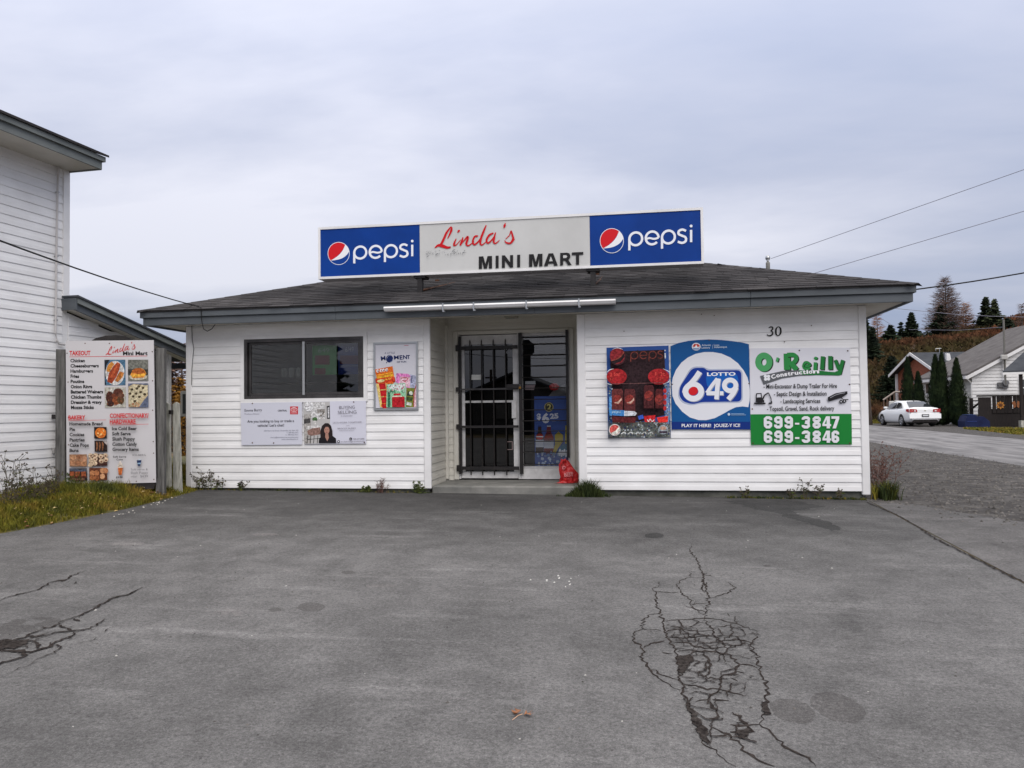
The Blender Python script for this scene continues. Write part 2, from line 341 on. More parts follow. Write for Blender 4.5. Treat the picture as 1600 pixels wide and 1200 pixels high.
def sheet(mb, poly, off, mat):
    for lo, hi in ((-900, 0), (0, 10.8), (10.8, 900)):
        q = clip(clip(poly, hi, True), lo, False)
        if len(q) < 3: continue
        ys = [p[1] for p in q]
        if max(ys)-min(ys) < 1e-6: continue
        zy = lambda x, y: gz(x, min(max(y, lo+1e-7), hi-1e-7) if hi == 0 else y)
        P = [Vector((x, y, gz(x, y)+off)) for x, y in q]
        for t in tessellate_polygon([P]):
            a, b_, c = (P[k] for k in t)
            if (b_-a).cross(c-a).z < 0: t = t[::-1]
            mb.add([P[k] for k in t], [(0, 1, 2)], mat)

# ---- a painter: prints flat shapes on a board, layer over layer 0.25 mm apart
TXT = bpy.data.curves.new('lettering_source', 'FONT'); TXTO = bpy.data.objects.new('lettering_source', TXT)
TC = {}
def glyphs(s, bold, res):
    k = (s, bold, res)
    if k in TC: return TC[k]
    TXT.body = s; TXT.offset = bold; TXT.resolution_u = res
    me = bpy.data.meshes.new_from_object(TXTO)
    vs = np.array([v.co[:] for v in me.vertices]); fs = [tuple(p.vertices) for p in me.polygons]
    bpy.data.meshes.remove(me); TC[k] = (vs, fs); return TC[k]
class Painter:
    def __init__(s, P, n, ox=0, oy=0, k=1.0):
        s.P = Vector(P); s.n = Vector(n).normalized(); s.o = (ox, oy, k); s.mb = MB(); s.lift = 0.0008
    def at(s, ox, oy, k): s.o = (ox, oy, k); return s
    def w(s, x, y, lift=0.0):
        ox, oy, k = s.o
        return onplane(ox+x/k, oy+y/k, s.P, s.n)+s.n*lift
    mottle = False
    def _c(s, rgb, k=1):
        if not isinstance(rgb, tuple): return rgb
        if not s.mottle: return flat(rgb, 0.6)
        key = ('mottle',)+rgb
        if key not in MC:
            c = [s2l(v) for v in rgb]; MC[key] = noisy('photo_%d_%d_%d' % rgb, tuple(v*.55 for v in c), tuple(min(1, v*1.35+.01) for v in c), 38, 6, 0.6, coord='World', lo=.36, hi=.64, spec=.2)
        return MC[key]
    def _L(s): s.lift += 0.00022; return s.lift
    def poly(s, pts, rgb):
        L = s._L(); V = [s.w(x, y, L) for x, y in pts]
        mat = s._c(rgb)
        s.mb.add(V, tessellate_polygon([V]), mat)
    def rect(s, x0, y0, x1, y1, rgb): s.poly([(x0, y0), (x1, y0), (x1, y1), (x0, y1)], rgb)
    def ell(s, cx_, cy_, rx, ry, rgb, rot=0, a0=0, a1=360, n=28):
        c, q = math.cos(R(rot)), math.sin(R(rot)); pts = []
        for i in range(n+(1 if a1-a0 < 360 else 0)):
            a = R(a0+(a1-a0)*i/n); x, y = rx*math.cos(a), ry*math.sin(a); pts.append((cx_+x*c-y*q, cy_+x*q+y*c))
        s.poly(pts, rgb)
    def stroke(s, pts, wd, rgb, smooth=True, closed=False):
        P = [np.array(p[:2], float) for p in pts]; W = [p[2] if len(p) > 2 else wd for p in pts]
        if smooth and len(P) > 2:
            Q = []; V = []; n = len(P); rng = range(n if closed else n-1)
            for i in rng:
                p0 = P[(i-1) % n] if closed or i > 0 else P[0]; p1 = P[i]; p2 = P[(i+1) % n]; p3 = P[(i+2) % n] if closed or i+2 < n else P[-1]
                for j in range(6):
                    t = j/6; Q.append(0.5*((2*p1)+(-p0+p2)*t+(2*p0-5*p1+4*p2-p3)*t*t+(-p0+3*p1-3*p2+p3)*t**3)); V.append(W[i]*(1-t)+W[(i+1) % n]*t)
            if not closed: Q.append(P[-1]); V.append(W[-1])
            P, W = Q, V
        if closed: P = P+[P[0]]; W = W+[W[0]]
        n = len(P); A = []; B = []
        for i in range(n):
            if closed and i in (0, n-1): t = P[1]-P[n-2]
            else: t = P[min(i+1, n-1)]-P[max(i-1, 0)]
            t = t/(np.hypot(*t)+1e-9); nn = np.array([-t[1], t[0]]); A.append(P[i]+nn*W[i]/2); B.append(P[i]-nn*W[i]/2)
        L = s._L(); V = [s.w(*a, L) for a in A]+[s.w(*b_, L) for b_ in B]
        mat = s._c(rgb)
        s.mb.add(V, [(i, i+1, n+i+1, n+i) for i in range(n-1)], mat)
    def text(s, body, x0, y0, x1, y1, h, rgb, bold=0.0, res=3, shear=0.0, taper=1.0):
        """baseline from (x0,y0) to (x1,y1), capital height h, all in picture units"""
        vs, fs = glyphs(body, bold, res)
        if len(vs) == 0: return
        a, b_ = vs[:, 0].min(), vs[:, 0].max(); L = s._L(); ux, uy = x1-x0, y1-y0; ln = math.hypot(ux, uy); nx, ny = uy/ln, -ux/ln
        V = []
        for x, y, _ in vs:
            t = (x-a)/(b_-a); hh = y/0.682*h*(1+(taper-1)*t); t += shear*hh/ln
            V.append(s.w(x0+ux*t+nx*hh, y0+uy*t+ny*hh, L))
        mat = s._c(rgb)
        s.mb.add(V, fs, mat)
    def greek(s, x0, y, x1, h, rgb): s.rect(x0, y-h, x1, y, rgb)
    def build(s, name, parent, label=None): 
        if not s.mb.f: return None
        o = s.mb.build(name, parent, label=label); s.mb = MB(); return o
def board(name, parent, P, n, corners, thick, mat, o=(0, 0, 1)):
    """a solid board whose front face lies in the plane (P,n)"""
    P = Vector(P); n = Vector(n).normalized()
    V = [onplane(o[0]+x/o[2], o[1]+y/o[2], P, n) for x, y in corners]
    mb = MB(); mb.prism(V, -n*thick, mat); return mb.build(name, parent)
def screws(name, parent, P, n, pts, o):
    P = Vector(P); n = Vector(n).normalized()
    for x, y in pts:
        c = onplane(o[0]+x/o[2], o[1]+y/o[2], P, n); mb = MB()
        a = n.orthogonal().normalized(); b_ = n.cross(a)
        V = [c+n*0.0005+(a*math.cos(q)+b_*math.sin(q))*0.010 for q in [k*math.pi/3 for k in range(6)]]
        mb.prism(V, n*0.004, M['rust_metal']); mb.build(name, parent)

# ================================================================ GROUND
mb = MB(); sheet(mb, [(-700, -400), (700, -400), (700, 800), (-700, 800)], 0.0, M['terrain']); tag(mb.build('ground'), kind='structure')
# asphalt lot
edge = [(-6.50, 10.79), (-6.42, 10.55), (-6.38, 9.9), (-6.36, 9.0), (-6.44, 8.2), (-6.60, 7.3), (-7.1, 6.7), (-9.0, 6.0), (-24, 5.4)]
lot = [(2.715, -14), (2.715, 10.79)]+edge+[(-24, -14)]
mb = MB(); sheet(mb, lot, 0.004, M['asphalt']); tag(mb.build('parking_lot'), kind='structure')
ap = [(2.735, -14), (22, -14), (22, 2.6), (9.0, 5.6), (5.0, 8.4), (3.89, 9.25), (3.45, 9.9), (3.2, 10.45), (2.735, 10.6)]
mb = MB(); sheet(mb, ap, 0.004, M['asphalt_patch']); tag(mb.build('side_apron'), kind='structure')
rd = [(7.35, 10), (8.6, 6.7), (22, 3.2), (22, 9), (13.0, 22), (12.7, 30), (13.2, 54), (13.5, 120), (7.2, 120), (7.2, 40), (7.1, 28), (7.2, 17)]
gv = [(2.6, 10.62), (3.2, 10.45), (3.45, 9.9), (3.89, 9.25), (5.0, 8.4), (9.0, 5.6), (8.6, 6.7), (7.5, 10), (7.35, 17), (7.25, 28), (7.35, 40), (7.35, 70), (2.6, 60)]
mb = MB(); sheet(mb, gv, 0.004, M['gravel']); tag(mb.build('gravel_yard'), kind='structure')
mb = MB(); sheet(mb, rd, 0.008, M['road']); tag(mb.build('side_road'), kind='structure')
gv2 = [(13.0, 24), (12.7, 30), (13.2, 54), (13.3, 66), (24, 66), (19.5, 50), (17.3, 46.4), (15.5, 36), (16, 26)]
mb = MB(); sheet(mb, gv2, 0.004, M['gravel']); tag(mb.build('driveway'), kind='structure')
# apron lip
# ---- cracks, stains and scuffs traced from the surface of the lot
def inpoly(x, y, poly):
    c = False
    for i in range(len(poly)):
        a, b_ = poly[i], poly[i-1]
        if (a[1] > y) != (b_[1] > y) and x < (b_[0]-a[0])*(y-a[1])/(b_[1]-a[1])+a[0]: c = not c
    return c
class Tracer:
    def __init__(s, seed): s.mb = MB(); s.lift = 0.0048; s.rn = random.Random(seed)
    def line(s, pts, wd, o, jit=0.35, taper=True, mat=None):
        P = [atg(o[0]+x/o[2], o[1]+y/o[2]) for x, y in pts]; Q = [P[0]]
        for a, b_ in zip(P, P[1:]):
            L = (b_-a).length; n = max(1, int(L/0.022)); t = (b_-a).normalized(); nn = Vector((-t.y, t.x, 0))
            for i in range(1, n+1):
                q = a.lerp(b_, i/n); 
                if i < n: q = q+nn*s.rn.gauss(0, 0.008)
                Q.append(q)
        n = len(Q); A = []; B = []; s.lift += 0.000025
        for i, q in enumerate(Q):
            t = Q[min(i+1, n-1)]-Q[max(i-1, 0)]; t.z = 0; t = t.normalized() if t.length > 1e-9 else Vector((1, 0, 0)); nn = Vector((-t.y, t.x, 0))
            ww = wd*(0.55+jit*2*s.rn.random())*(.8+.9*abs(t.x)**1.5)
            if taper: ww *= min(1, 0.25+4*min(i, n-1-i)/n)
            a = q+nn*ww*(.3+.4*s.rn.random()); b_ = q-nn*ww*(.3+.4*s.rn.random())
            A.append((a.x, a.y, gz(a.x, a.y)+s.lift)); B.append((b_.x, b_.y, gz(b_.x, b_.y)+s.lift))
        s.mb.add(A+B, [(n+i, n+i+1, i+1, i) for i in range(n-1)], mat or M['crack'])
    def blob(s, pts, o, mat, rough=0.012, step=0.03):
        P = [atg(o[0]+x/o[2], o[1]+y/o[2]) for x, y in pts]; Q = []
        for a, b_ in zip(P, P[1:]+P[:1]):
            n = max(1, int((b_-a).length/step))
            for i in range(n):
                q = a.lerp(b_, i/n); Q.append((q.x+s.rn.gauss(0, rough), q.y+s.rn.gauss(0, rough)))
        s.lift += 0.000025; sheet(s.mb, Q, s.lift, mat)
    def ell(s, cx_, cy_, rx, ry, o, mat, rot=0, rough=0.005):
        pts = []
        for k in range(28):
            a = 2*math.pi*k/28; x, y = rx*math.cos(a), ry*math.sin(a); c, q = math.cos(R(rot)), math.sin(R(rot)); pts.append((cx_+x*c-y*q, cy_+x*q+y*c))
        s.blob(pts, o, mat, rough)
T = Tracer(3)
zA = (0, 760, 2.0); zB = (800, 740, 2.0); zL = (0, 880, 6.667); zC = (1000, 840, 3.333)
for a in [(1090, 270, 21, 6), (972, 379, 41, 15), (860, 388, 20, 7)]: T.ell(*a, zA, M['asphalt_stain'])
T.ell(445, 195, 30, 9, zB, M['asphalt_wet']); T.ell(878, 745, 74, 36, zB, M['asphalt_stain'], 12); T.ell(1018, 733, 92, 42, zB, M['asphalt_stain'], 18)
T.ell(797, 290, 13, 3, zB, M['asphalt_stain']); T.ell(150, 192, 12, 3, zB, M['asphalt_stain'])
T.blob([(660, 86), (800, 82), (900, 88), (975, 104), (880, 118), (900, 132), (990, 150), (1032, 178), (1000, 180), (930, 158), (860, 140), (820, 122), (760, 112)], zB, M['asphalt_wet'], 0.02)
T.blob([(0, 650), (120, 600), (260, 590), (270, 615), (180, 650), (330, 655), (400, 690), (330, 720), (230, 730), (120, 790), (0, 815)], zL, M['asphalt_stain'])
T.ell(440, 583, 100, 12, zL, M['asphalt_stain']); T.blob([(350, 650), (480, 600), (640, 590), (650, 620), (560, 660), (450, 690)], zL, M['asphalt_stain'])
for (x, y, rx, ry) in [(900, 263, 45, 3), (720, 395, 45, 10), (1190, 312, 50, 4), (830, 152, 36, 5), (400, 180, 50, 7)]:
    T.ell(x, y, rx, ry, zA, M['asphalt_pale'], rough=0.018)
tag(T.mb.build('asphalt_stains'), kind='structure')
T = Tracer(4); T.lift = 0.0056; L_ = lambda pts, wd=0.011: T.line(pts, wd, zC)
# right-hand web of cracks
L_([(270, 35), (258, 75), (295, 110), (310, 150), (325, 190), (335, 240), (350, 300), (360, 340), (345, 390), (332, 435)], 0.013)
L_([(322, 180), (345, 200), (390, 205)], .008); L_([(330, 200), (325, 260), (335, 290)], .016); L_([(345, 235), (350, 265)], .012)
L_([(365, 320), (410, 305), (455, 295), (490, 260), (445, 232)], .010)
L_([(325, 215), (265, 210), (215, 225), (188, 250), (210, 290), (270, 330), (260, 350), (350, 345)], .010)
L_([(265, 210), (268, 178)], .007); L_([(232, 358), (290, 378), (350, 395)], .009); L_([(262, 352), (300, 385), (335, 405)], .007)
L_([(105, 232), (95, 255), (62, 270), (85, 290), (85, 350), (108, 395), (122, 440), (130, 500), (160, 550), (180, 600), (200, 680), (205, 740), (225, 800), (255, 870), (280, 950), (310, 1030), (340, 1090), (400, 1130), (450, 1175), (500, 1200)], .013)
L_([(85, 285), (140, 288), (205, 292)], .008); L_([(108, 398), (50, 405), (22, 430), (18, 480), (110, 490)], .009)
L_([(18, 482), (-30, 500), (-40, 540), (0, 560), (15, 590), (10, 610), (20, 650), (60, 700), (110, 745), (160, 780), (210, 800)], .013)
L_([(20, 580), (45, 565), (80, 552), (130, 542)], .011); L_([(45, 683), (110, 720), (150, 730), (205, 745)], .010)
L_([(122, 438), (200, 432), (270, 430), (330, 425), (400, 430), (450, 442), (500, 450), (540, 470), (612, 492)], .010)
L_([(490, 412), (500, 450)], .007); L_([(332, 435), (370, 475), (390, 515), (430, 560), (455, 580), (440, 605)], .013)
L_([(470, 450), (488, 500), (468, 525), (425, 540)], .010); L_([(425, 545), (500, 535), (560, 545), (600, 560)], .010)
L_([(612, 492), (600, 530), (575, 570), (610, 610), (612, 660), (630, 720), (660, 780), (658, 850), (650, 900), (635, 960), (622, 980)], .012)
L_([(455, 580), (520, 565), (548, 548), (575, 575)], .009); L_([(130, 460), (200, 470), (260, 490), (330, 492), (380, 488)], .009)
L_([(130, 500), (170, 485), (220, 480), (250, 500), (270, 530)], .010); L_([(140, 522), (220, 528), (300, 520), (385, 515)], .010)
L_([(165, 555), (240, 550), (290, 575), (360, 580), (450, 578)], .013); L_([(195, 600), (260, 590), (320, 600), (400, 600), (455, 610), (500, 640), (520, 665), (500, 690), (470, 720), (420, 740), (415, 790), (380, 820), (350, 850), (290, 860)], .014)
L_([(320, 600), (360, 640), (365, 700), (350, 735), (300, 720)], .018); L_([(350, 740), (420, 740)], .012); L_([(520, 665), (570, 668), (612, 685)], .009)
L_([(430, 605), (440, 655)], .008); L_([(500, 700), (550, 712)], .008); L_([(215, 770), (290, 775), (350, 800), (410, 795), (480, 815), (540, 830)], .010)
L_([(470, 735), (510, 755)], .006); L_([(520, 815), (545, 795), (550, 765)], .006); L_([(375, 850), (465, 855)], .008)
L_([(365, 860), (400, 900), (410, 940), (360, 950)], .018); L_([(360, 985), (410, 1010), (460, 1030), (520, 1080), (560, 1130), (620, 1170), (700, 1200)], .012)
L_([(480, 915), (530, 960), (570, 1000), (560, 1040)], .018); L_([(470, 980), (550, 985), (622, 980)], .010)
L_([(622, 980), (680, 1020), (715, 1060), (760, 1100), (830, 1135), (880, 1155), (915, 1200)], .012)
L_([(560, 1050), (520, 1020), (470, 1020)], .02); L_([(400, 1040), (450, 1020)], .012); L_([(600, 850), (640, 860)], .01)
L_([(458, 398), (463, 415)], .006); L_([(385, 465), (440, 468), (470, 460)], .007); L_([(110, 600), (170, 610)], .006); L_([(640, 150), (685, 153)], .008)
for k in range(110):   # hairline offshoots
    x = T.rn.uniform(140, 600); y = T.rn.uniform(430, 830); a = T.rn.uniform(-.5, .5)+T.rn.choice((0, math.pi)); l = T.rn.uniform(15, 48)
    if x < 140+(y-430)*.25: x += 90
    T.line([(x, y), (x+l*math.cos(a)*.5, y+l*math.sin(a)*.3), (x+l*math.cos(a), y+l*math.sin(a)*.7)], .0045, zC)
T.blob([(196, 625), (262, 618), (285, 640), (262, 668), (232, 690), (240, 706), (205, 715), (196, 680)], zC, M['crumble'], 0.007, 0.015)
T.blob([(232, 835), (262, 880), (290, 925), (322, 968), (352, 1020), (372, 1075), (352, 1085), (312, 1045), (280, 980), (245, 900)], zC, M['crumble'], 0.008, 0.015)
T.blob([(635, 868), (668, 862), (672, 900), (690, 928), (655, 928), (632, 908)], zC, M['crumble'], 0.006, 0.015)
T.blob([(505, 1022), (560, 1000), (580, 1010), (558, 1040), (520, 1055)], zC, M['crumble'], 0.006, 0.015)
# alligator cracking: the joints of an irregular cell pattern on the ground
from mathutils.geometry import delaunay_2d_cdt
def web(region, o, spacing, wd, keep, seed, grow=None):
    rn = random.Random(seed); RP = [atg(o[0]+x/o[2], o[1]+y/o[2]) for x, y in region]; rp = [(q.x, q.y) for q in RP]
    xs = [q[0] for q in rp]; ys = [q[1] for q in rp]; pts = []; y = min(ys)-spacing*2; r_ = 0
    while y < max(ys)+spacing*2:
        x = min(xs)-spacing*2+(r_ % 2)*spacing*.5
        while x < max(xs)+spacing*2: pts.append(Vector((x+rn.uniform(-.42, .42)*spacing, y+rn.uniform(-.42, .42)*spacing))); x += spacing
        y += spacing*1.25; r_ += 1
    vv, ee, ff, *_ = delaunay_2d_cdt(pts, [], [], 0, 1e-6)
    def cc(f):
        a, b_, c = (vv[k] for k in f); d = 2*(a.x*(b_.y-c.y)+b_.x*(c.y-a.y)+c.x*(a.y-b_.y))
        if abs(d) < 1e-9: return (a+b_+c)/3
        return Vector(((a.length_squared*(b_.y-c.y)+b_.length_squared*(c.y-a.y)+c.length_squared*(a.y-b_.y))/d, (a.length_squared*(c.x-b_.x)+b_.length_squared*(a.x-c.x)+c.length_squared*(b_.x-a.x))/d))
    em = {}
    for f in ff:
        c = cc(f)
        for k in range(3): em.setdefault(tuple(sorted((f[k], f[(k+1) % 3]))), []).append(c)
    for cs in em.values():
        if len(cs) < 2 or rn.random() > keep: continue
        a, b_ = cs[0], cs[1]; m_ = (a+b_)/2
        if (a-b_).length > spacing*2.2 or not inpoly(m_.x, m_.y, rp): continue
        A3, B3 = Vector((a.x, a.y, 0)), Vector((b_.x, b_.y, 0)); n = max(2, int((b_-a).length/.012)); t_ = (B3-A3).normalized() if (B3-A3).length > 1e-6 else Vector((1, 0, 0)); nn = Vector((-t_.y, t_.x, 0)); L1 = []; L2 = []; T.lift += 4e-6
        w0 = wd*rn.uniform(.35, 1.5); off = 0
        for i in range(n+1):
            off = off*.7+rn.gauss(0, .003); q = A3.lerp(B3, i/n)+nn*(off if 0 < i < n else 0); ww = w0*rn.uniform(.6, 1.3)
            p1, p2 = q+nn*ww*.5, q-nn*ww*.5; L1.append((p1.x, p1.y, gz(p1.x, p1.y)+T.lift)); L2.append((p2.x, p2.y, gz(p2.x, p2.y)+T.lift))
        T.mb.add(L1+L2, [(n+1+i, n+2+i, i+1, i) for i in range(n)], M['crack'])
web([(125, 440), (330, 432), (480, 452), (560, 500), (560, 600), (500, 690), (410, 790), (370, 850), (300, 860), (225, 790), (195, 640), (150, 540)], zC, .115, .0085, .9, 5)
web([(150, 470), (300, 470), (380, 520), (370, 640), (330, 760), (230, 760), (190, 620)], zC, .065, .006, .75, 6)
web([(400, 560), (600, 560), (640, 760), (600, 830), (420, 850)], zC, .18, .006, .6, 7)
web([(240, 850), (400, 860), (600, 980), (580, 1060), (420, 1130), (330, 1060)], zC, .12, .008, .75, 8)
web([(290, 160), (380, 160), (390, 330), (350, 430), (240, 400), (250, 330)], zC, .13, .0035, .35, 9)
# left-hand cracks
Lz = lambda pts, wd=0.012: T.line(pts, wd, zL)
Lz([(-60, 420), (10, 395), (60, 370), (160, 348), (240, 328), (350, 300), (430, 272), (500, 235), (510, 215), (590, 195), (680, 185), (740, 150), (850, 105), (905, 90)], .018)
Lz([(640, 205), (690, 182)], .016); Lz([(770, 225), (790, 205)], .02); Lz([(680, 250), (710, 258)], .01)
Lz([(1495, 262), (1420, 295), (1350, 335), (1250, 355), (1180, 375), (1120, 410), (1040, 450), (980, 490), (900, 525), (820, 562), (740, 590), (660, 610), (610, 635)], .020)
Lz([(1160, 362), (1240, 352)], .012); Lz([(960, 470), (1030, 455)], .014); Lz([(775, 590), (825, 620)], .012)
Lz([(610, 635), (570, 670), (480, 690), (440, 680)], .018); Lz([(590, 660), (660, 680), (700, 690)], .009); Lz([(700, 690), (740, 715)], .014); Lz([(715, 690), (780, 660)], .010)
Lz([(480, 690), (400, 720), (310, 750), (280, 775), (200, 800), (120, 830), (60, 815), (-40, 820)], .022)
Lz([(1098, 592), (1050, 630), (1010, 655), (940, 690), (860, 712), (760, 718), (640, 728), (560, 740), (480, 770), (400, 790), (370, 800)], .014)
Lz([(985, 708), (900, 702)], .009); Lz([(820, 720), (780, 750), (720, 792), (650, 805), (560, 850), (540, 875), (460, 900), (390, 925), (320, 945), (250, 940), (160, 930), (60, 925), (-30, 930)], .022)
Lz([(785, 797), (700, 800)], .008); Lz([(540, 870), (640, 885), (600, 920), (580, 950), (500, 970), (440, 995), (370, 1030)], .010)
Lz([(370, 1030), (270, 1095), (200, 1105), (150, 1140), (60, 1162)], .006); Lz([(1215, 665), (1120, 700), (1090, 735)], .007); Lz([(770, 855), (900, 835), (980, 815), (1020, 780)], .006)
Lz([(260, 945), (280, 975), (180, 1010), (100, 1035), (30, 1045), (-20, 1080)], .020); Lz([(370, 800), (385, 860), (395, 905)], .016); Lz([(-20, 870), (100, 880), (200, 860), (270, 830), (360, 825)], .024)
Lz([(280, 775), (420, 770), (500, 750)], .014); Lz([(-10, 905), (60, 890), (120, 870)], .03)
T.blob([(-40, 850), (60, 825), (180, 820), (280, 820), (300, 845), (210, 870), (160, 905), (60, 905), (-40, 925)], zL, M['crumble'], 0.009, 0.02)
web([(-40, 830), (300, 790), (480, 700), (700, 700), (760, 740), (540, 880), (260, 960), (-40, 940)], zL, .16, .006, .6, 10)
web([(-60, 820), (280, 800), (380, 830), (260, 930), (-60, 930)], zL, .08, .006, .75, 11)
# seam between lot and apron
T.line([(1355, 786), (1400, 805), (1430, 822), (1460, 842), (1500, 862), (1525, 875), (1560, 892), (1600, 912), (1700, 970)], 0.022, (0, 0, 1), taper=False)
tag(T.mb.build('asphalt_cracks'), kind='structure')

# loose grit and stones (uncountable)
def blobstone(mb, p, r, mat, rn):
    vs = []
    for k in range(5):
        a = 2*math.pi*k/5+rn.random(); vs.append((p[0]+r*math.cos(a)*(.7+.5*rn.random()), p[1]+r*math.sin(a)*(.7+.5*rn.random()), p[2]))
    vs.append((p[0], p[1], p[2]+r*(.5+.4*rn.random())))
    mb.add(vs, [(i, (i+1) % 5, 5) for i in range(5)], mat)
rn = random.Random(11); mb = MB()
def inpoly_(x, y, poly):
    c = False
    for i in range(len(poly)):
        a, b_ = poly[i], poly[i-1]
        if (a[1] > y) != (b_[1] > y) and x < (b_[0]-a[0])*(y-a[1])/(b_[1]-a[1])+a[0]: c = not c
    return c
k = 0
while k < 11000:
    y = 7.6+rn.random()**1.8*22; x = rn.uniform(2.7, 9.5); dg_ = 0 if inpoly(x, y, gv) else min(abs(x-a[0])+abs(y-a[1]) for a in [(u0+(u1-u0)*q/8, v0+(v1-v0)*q/8) for (u0, v0), (u1, v1) in zip(gv[:6], gv[1:7]) for q in range(9)])
    if rn.random() < math.exp(-dg_*4.5):
        blobstone(mb, (x, y, gz(x, y)+.003), rn.uniform(.008, .026)*(1.4 if rn.random() < .06 else 1), M['stone'], rn); k += 1
tag(mb.build('loose_gravel'), 'loose grey stones spread over the gravel yard beside the shop', 'gravel', kind='stuff')
mb = MB()
for k in range(420):
    x = rn.uniform(-6.2, 2.6); y = rn.uniform(2.2, 10.6)
    blobstone(mb, (x, y, gz(x, y)+.004), rn.uniform(.004, .010), M['stone'] if rn.random() < .9 else flat((175, 172, 166), .8), rn)
for k in range(13):
    p = atg(870+rn.gauss(0, 26), 908+rn.gauss(0, 6)); blobstone(mb, (p.x, p.y, p.z+.004), rn.uniform(.004, .011), flat((205, 203, 198), .8), rn)
for k in range(38):
    t = rn.random(); p = atg(175+110*t+rn.gauss(0, 4), 808-34*t+rn.gauss(0, 1.5)); blobstone(mb, (p.x, p.y, p.z+.004), rn.uniform(.005, .013), flat((190, 186, 176), .8), rn)
tag(mb.build('loose_grit'), 'pale grit and crumbs scattered on the parking lot asphalt', 'grit', kind='stuff')

# ================================================================ SHOP
YW = 10.8; LAP = 0.1143; XL, XA, XB, XR = -6.69, -3.0, -0.91, 2.76
ZB, ZS = GY(-1.115), GY(1.262); ZE = GY(1.375)
YR = 11.70
shop = thing('shop_building', (-1.96, YW, gz(-2, YW)), 'low white sided corner shop with grey fascia and dark shingled hip roof', 'shop')
PM = {}
def plank_mesh(L, h, mat, d=0.0135):
    k = (round(L, 3), round(h, 4), mat.name)
    if k in PM: return PM[k]
    pr = [(0.004, h), (-0.003, h), (-d*.62, h*.56), (-d*.80, h*.48), (-d, .004), (-d+.001, 0), (0.004, 0)]
    n = len(pr); vs = [(0, y, z) for y, z in pr]+[(L, y, z) for y, z in pr]
    fs = [(i, i+1, n+i+1, n+i) for i in range(n-1)]+[(n-1, 0, n, 2*n-1), tuple(range(n-1, -1, -1)), tuple(range(n, 2*n))]
    me = bpy.data.meshes.new('siding_plank'); me.from_pydata(vs, [], fs); me.materials.append(mat); me.update(); PM[k] = me; return me
def plank(parent, x, y, z, L, h, mat, rz=0.0):
    o = bpy.data.objects.new('siding_plank', plank_mesh(L, h, mat)); COL.objects.link(o)
    o.parent = parent; o.matrix_parent_inverse = parent.matrix_world.inverted()
    o.matrix_world = Matrix.Translation((x, y, z)) @ Matrix.Rotation(rz, 4, 'Z') @ Matrix.Rotation(random.gauss(0, .0005)/max(L, 1), 4, 'Y')
WX0, WX1, WZ0, WZ1 = -5.81, -3.92, GY(0.135), GY(1.075)     # window opening with trim
NC = int((ZE-ZB)/LAP)+1
for i in range(NC):
    z = ZB+i*LAP; h = min(LAP, ZE-z)
    if h < .01: continue
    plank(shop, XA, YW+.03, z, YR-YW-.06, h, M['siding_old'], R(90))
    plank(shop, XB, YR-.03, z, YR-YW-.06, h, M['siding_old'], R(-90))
    h = min(LAP, ZS-z)
    if h < .01: continue
    zt = z+h
    def pl(x0, x1, za, zb, mat=M['siding']):
        if zb-za > .012: plank(shop, x0, YW, za, x1-x0, zb-za, mat)
    if zt <= WZ0 or z >= WZ1: pl(XL+.085, XA-.085, z, zt)
    else:
        pl(XL+.085, WX0, z, zt); pl(WX1, XA-.085, z, zt)
        if z < WZ0: pl(WX0, WX1, z, WZ0)
        if zt > WZ1: pl(WX0, WX1, WZ1, zt)
    pl(XB+.095, XR-.085, z, zt)
# corner posts
def post(x0, x1, y0, y1, z0, z1, mat=M['trim'], nm='corner_post'):
    mb = MB(); mb.bev((x0, y0, z0), (x1, y1, z1), mat, .012); return mb.build(nm, shop)
post(XL-.012, XL+.085, YW-.024, YW+.09, ZB-.005, ZS); post(XA-.085, XA+.018, YW-.024, YW+.03, ZB, ZS)
post(XB-.018, XB+.095, YW-.024, YW+.03, ZB, ZS); post(XR-.085, XR+.016, YW-.024, YW+.09, ZB-.05, ZS)
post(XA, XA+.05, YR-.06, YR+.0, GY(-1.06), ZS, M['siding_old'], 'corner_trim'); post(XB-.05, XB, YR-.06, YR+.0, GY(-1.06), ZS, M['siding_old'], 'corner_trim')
# shell
mb = MB()
D1 = YW+8.2
def wallbox(a, b, mat=M['siding']): mb.box(a, b, mat)
zt = ZE+.015
wallbox((XL+.01, YW+.005, ZB), (WX0, YW+.12, zt)); wallbox((WX1, YW+.005, ZB), (XA-.01, YW+.12, zt))
wallbox((WX0, YW+.005, ZB), (WX1, YW+.12, WZ0)); wallbox((WX0, YW+.005, WZ1), (WX1, YW+.12, zt))
wallbox((XB+.01, YW+.005, ZB), (XR-.01, YW+.12, zt)); wallbox((XA-.11, YW+.121, ZB), (XA-.005, YR+.12, ZE+.05)); wallbox((XB+.005, YW+.121, ZB), (XB+.11, YR+.12, ZE+.05))
wallbox((XL+.01, YW+.121, ZB), (XL+.12, D1, zt)); wallbox((XR-.12, YW+.121, ZB), (XR-.01, D1, zt)); wallbox((XL+.121, D1-.12, ZB), (XR-.121, D1, zt))
mb.build('wall', shop)
mb = MB(); mb.box((XL+.03, YW+.03, gz(-6, 10.8)-.4), (XA-.02, YW+.3, ZB-.002), M['found']); mb.build('foundation', shop); mb = MB(); mb.box((XB+.02, YW+.03, gz(3, 10.8)-.4), (XR-.03, YW+.3, ZB-.002), M['found'])
mb.box((XR-.33, YW+.301, gz(3, 10.8)-.4), (XR-.03, D1, ZB-.002), M['found']); mb.box((XL+.03, YW+.301, gz(-6, 10.8)-.4), (XL+.3, D1, ZB-.002), M['found'])
mb.build('foundation', shop)
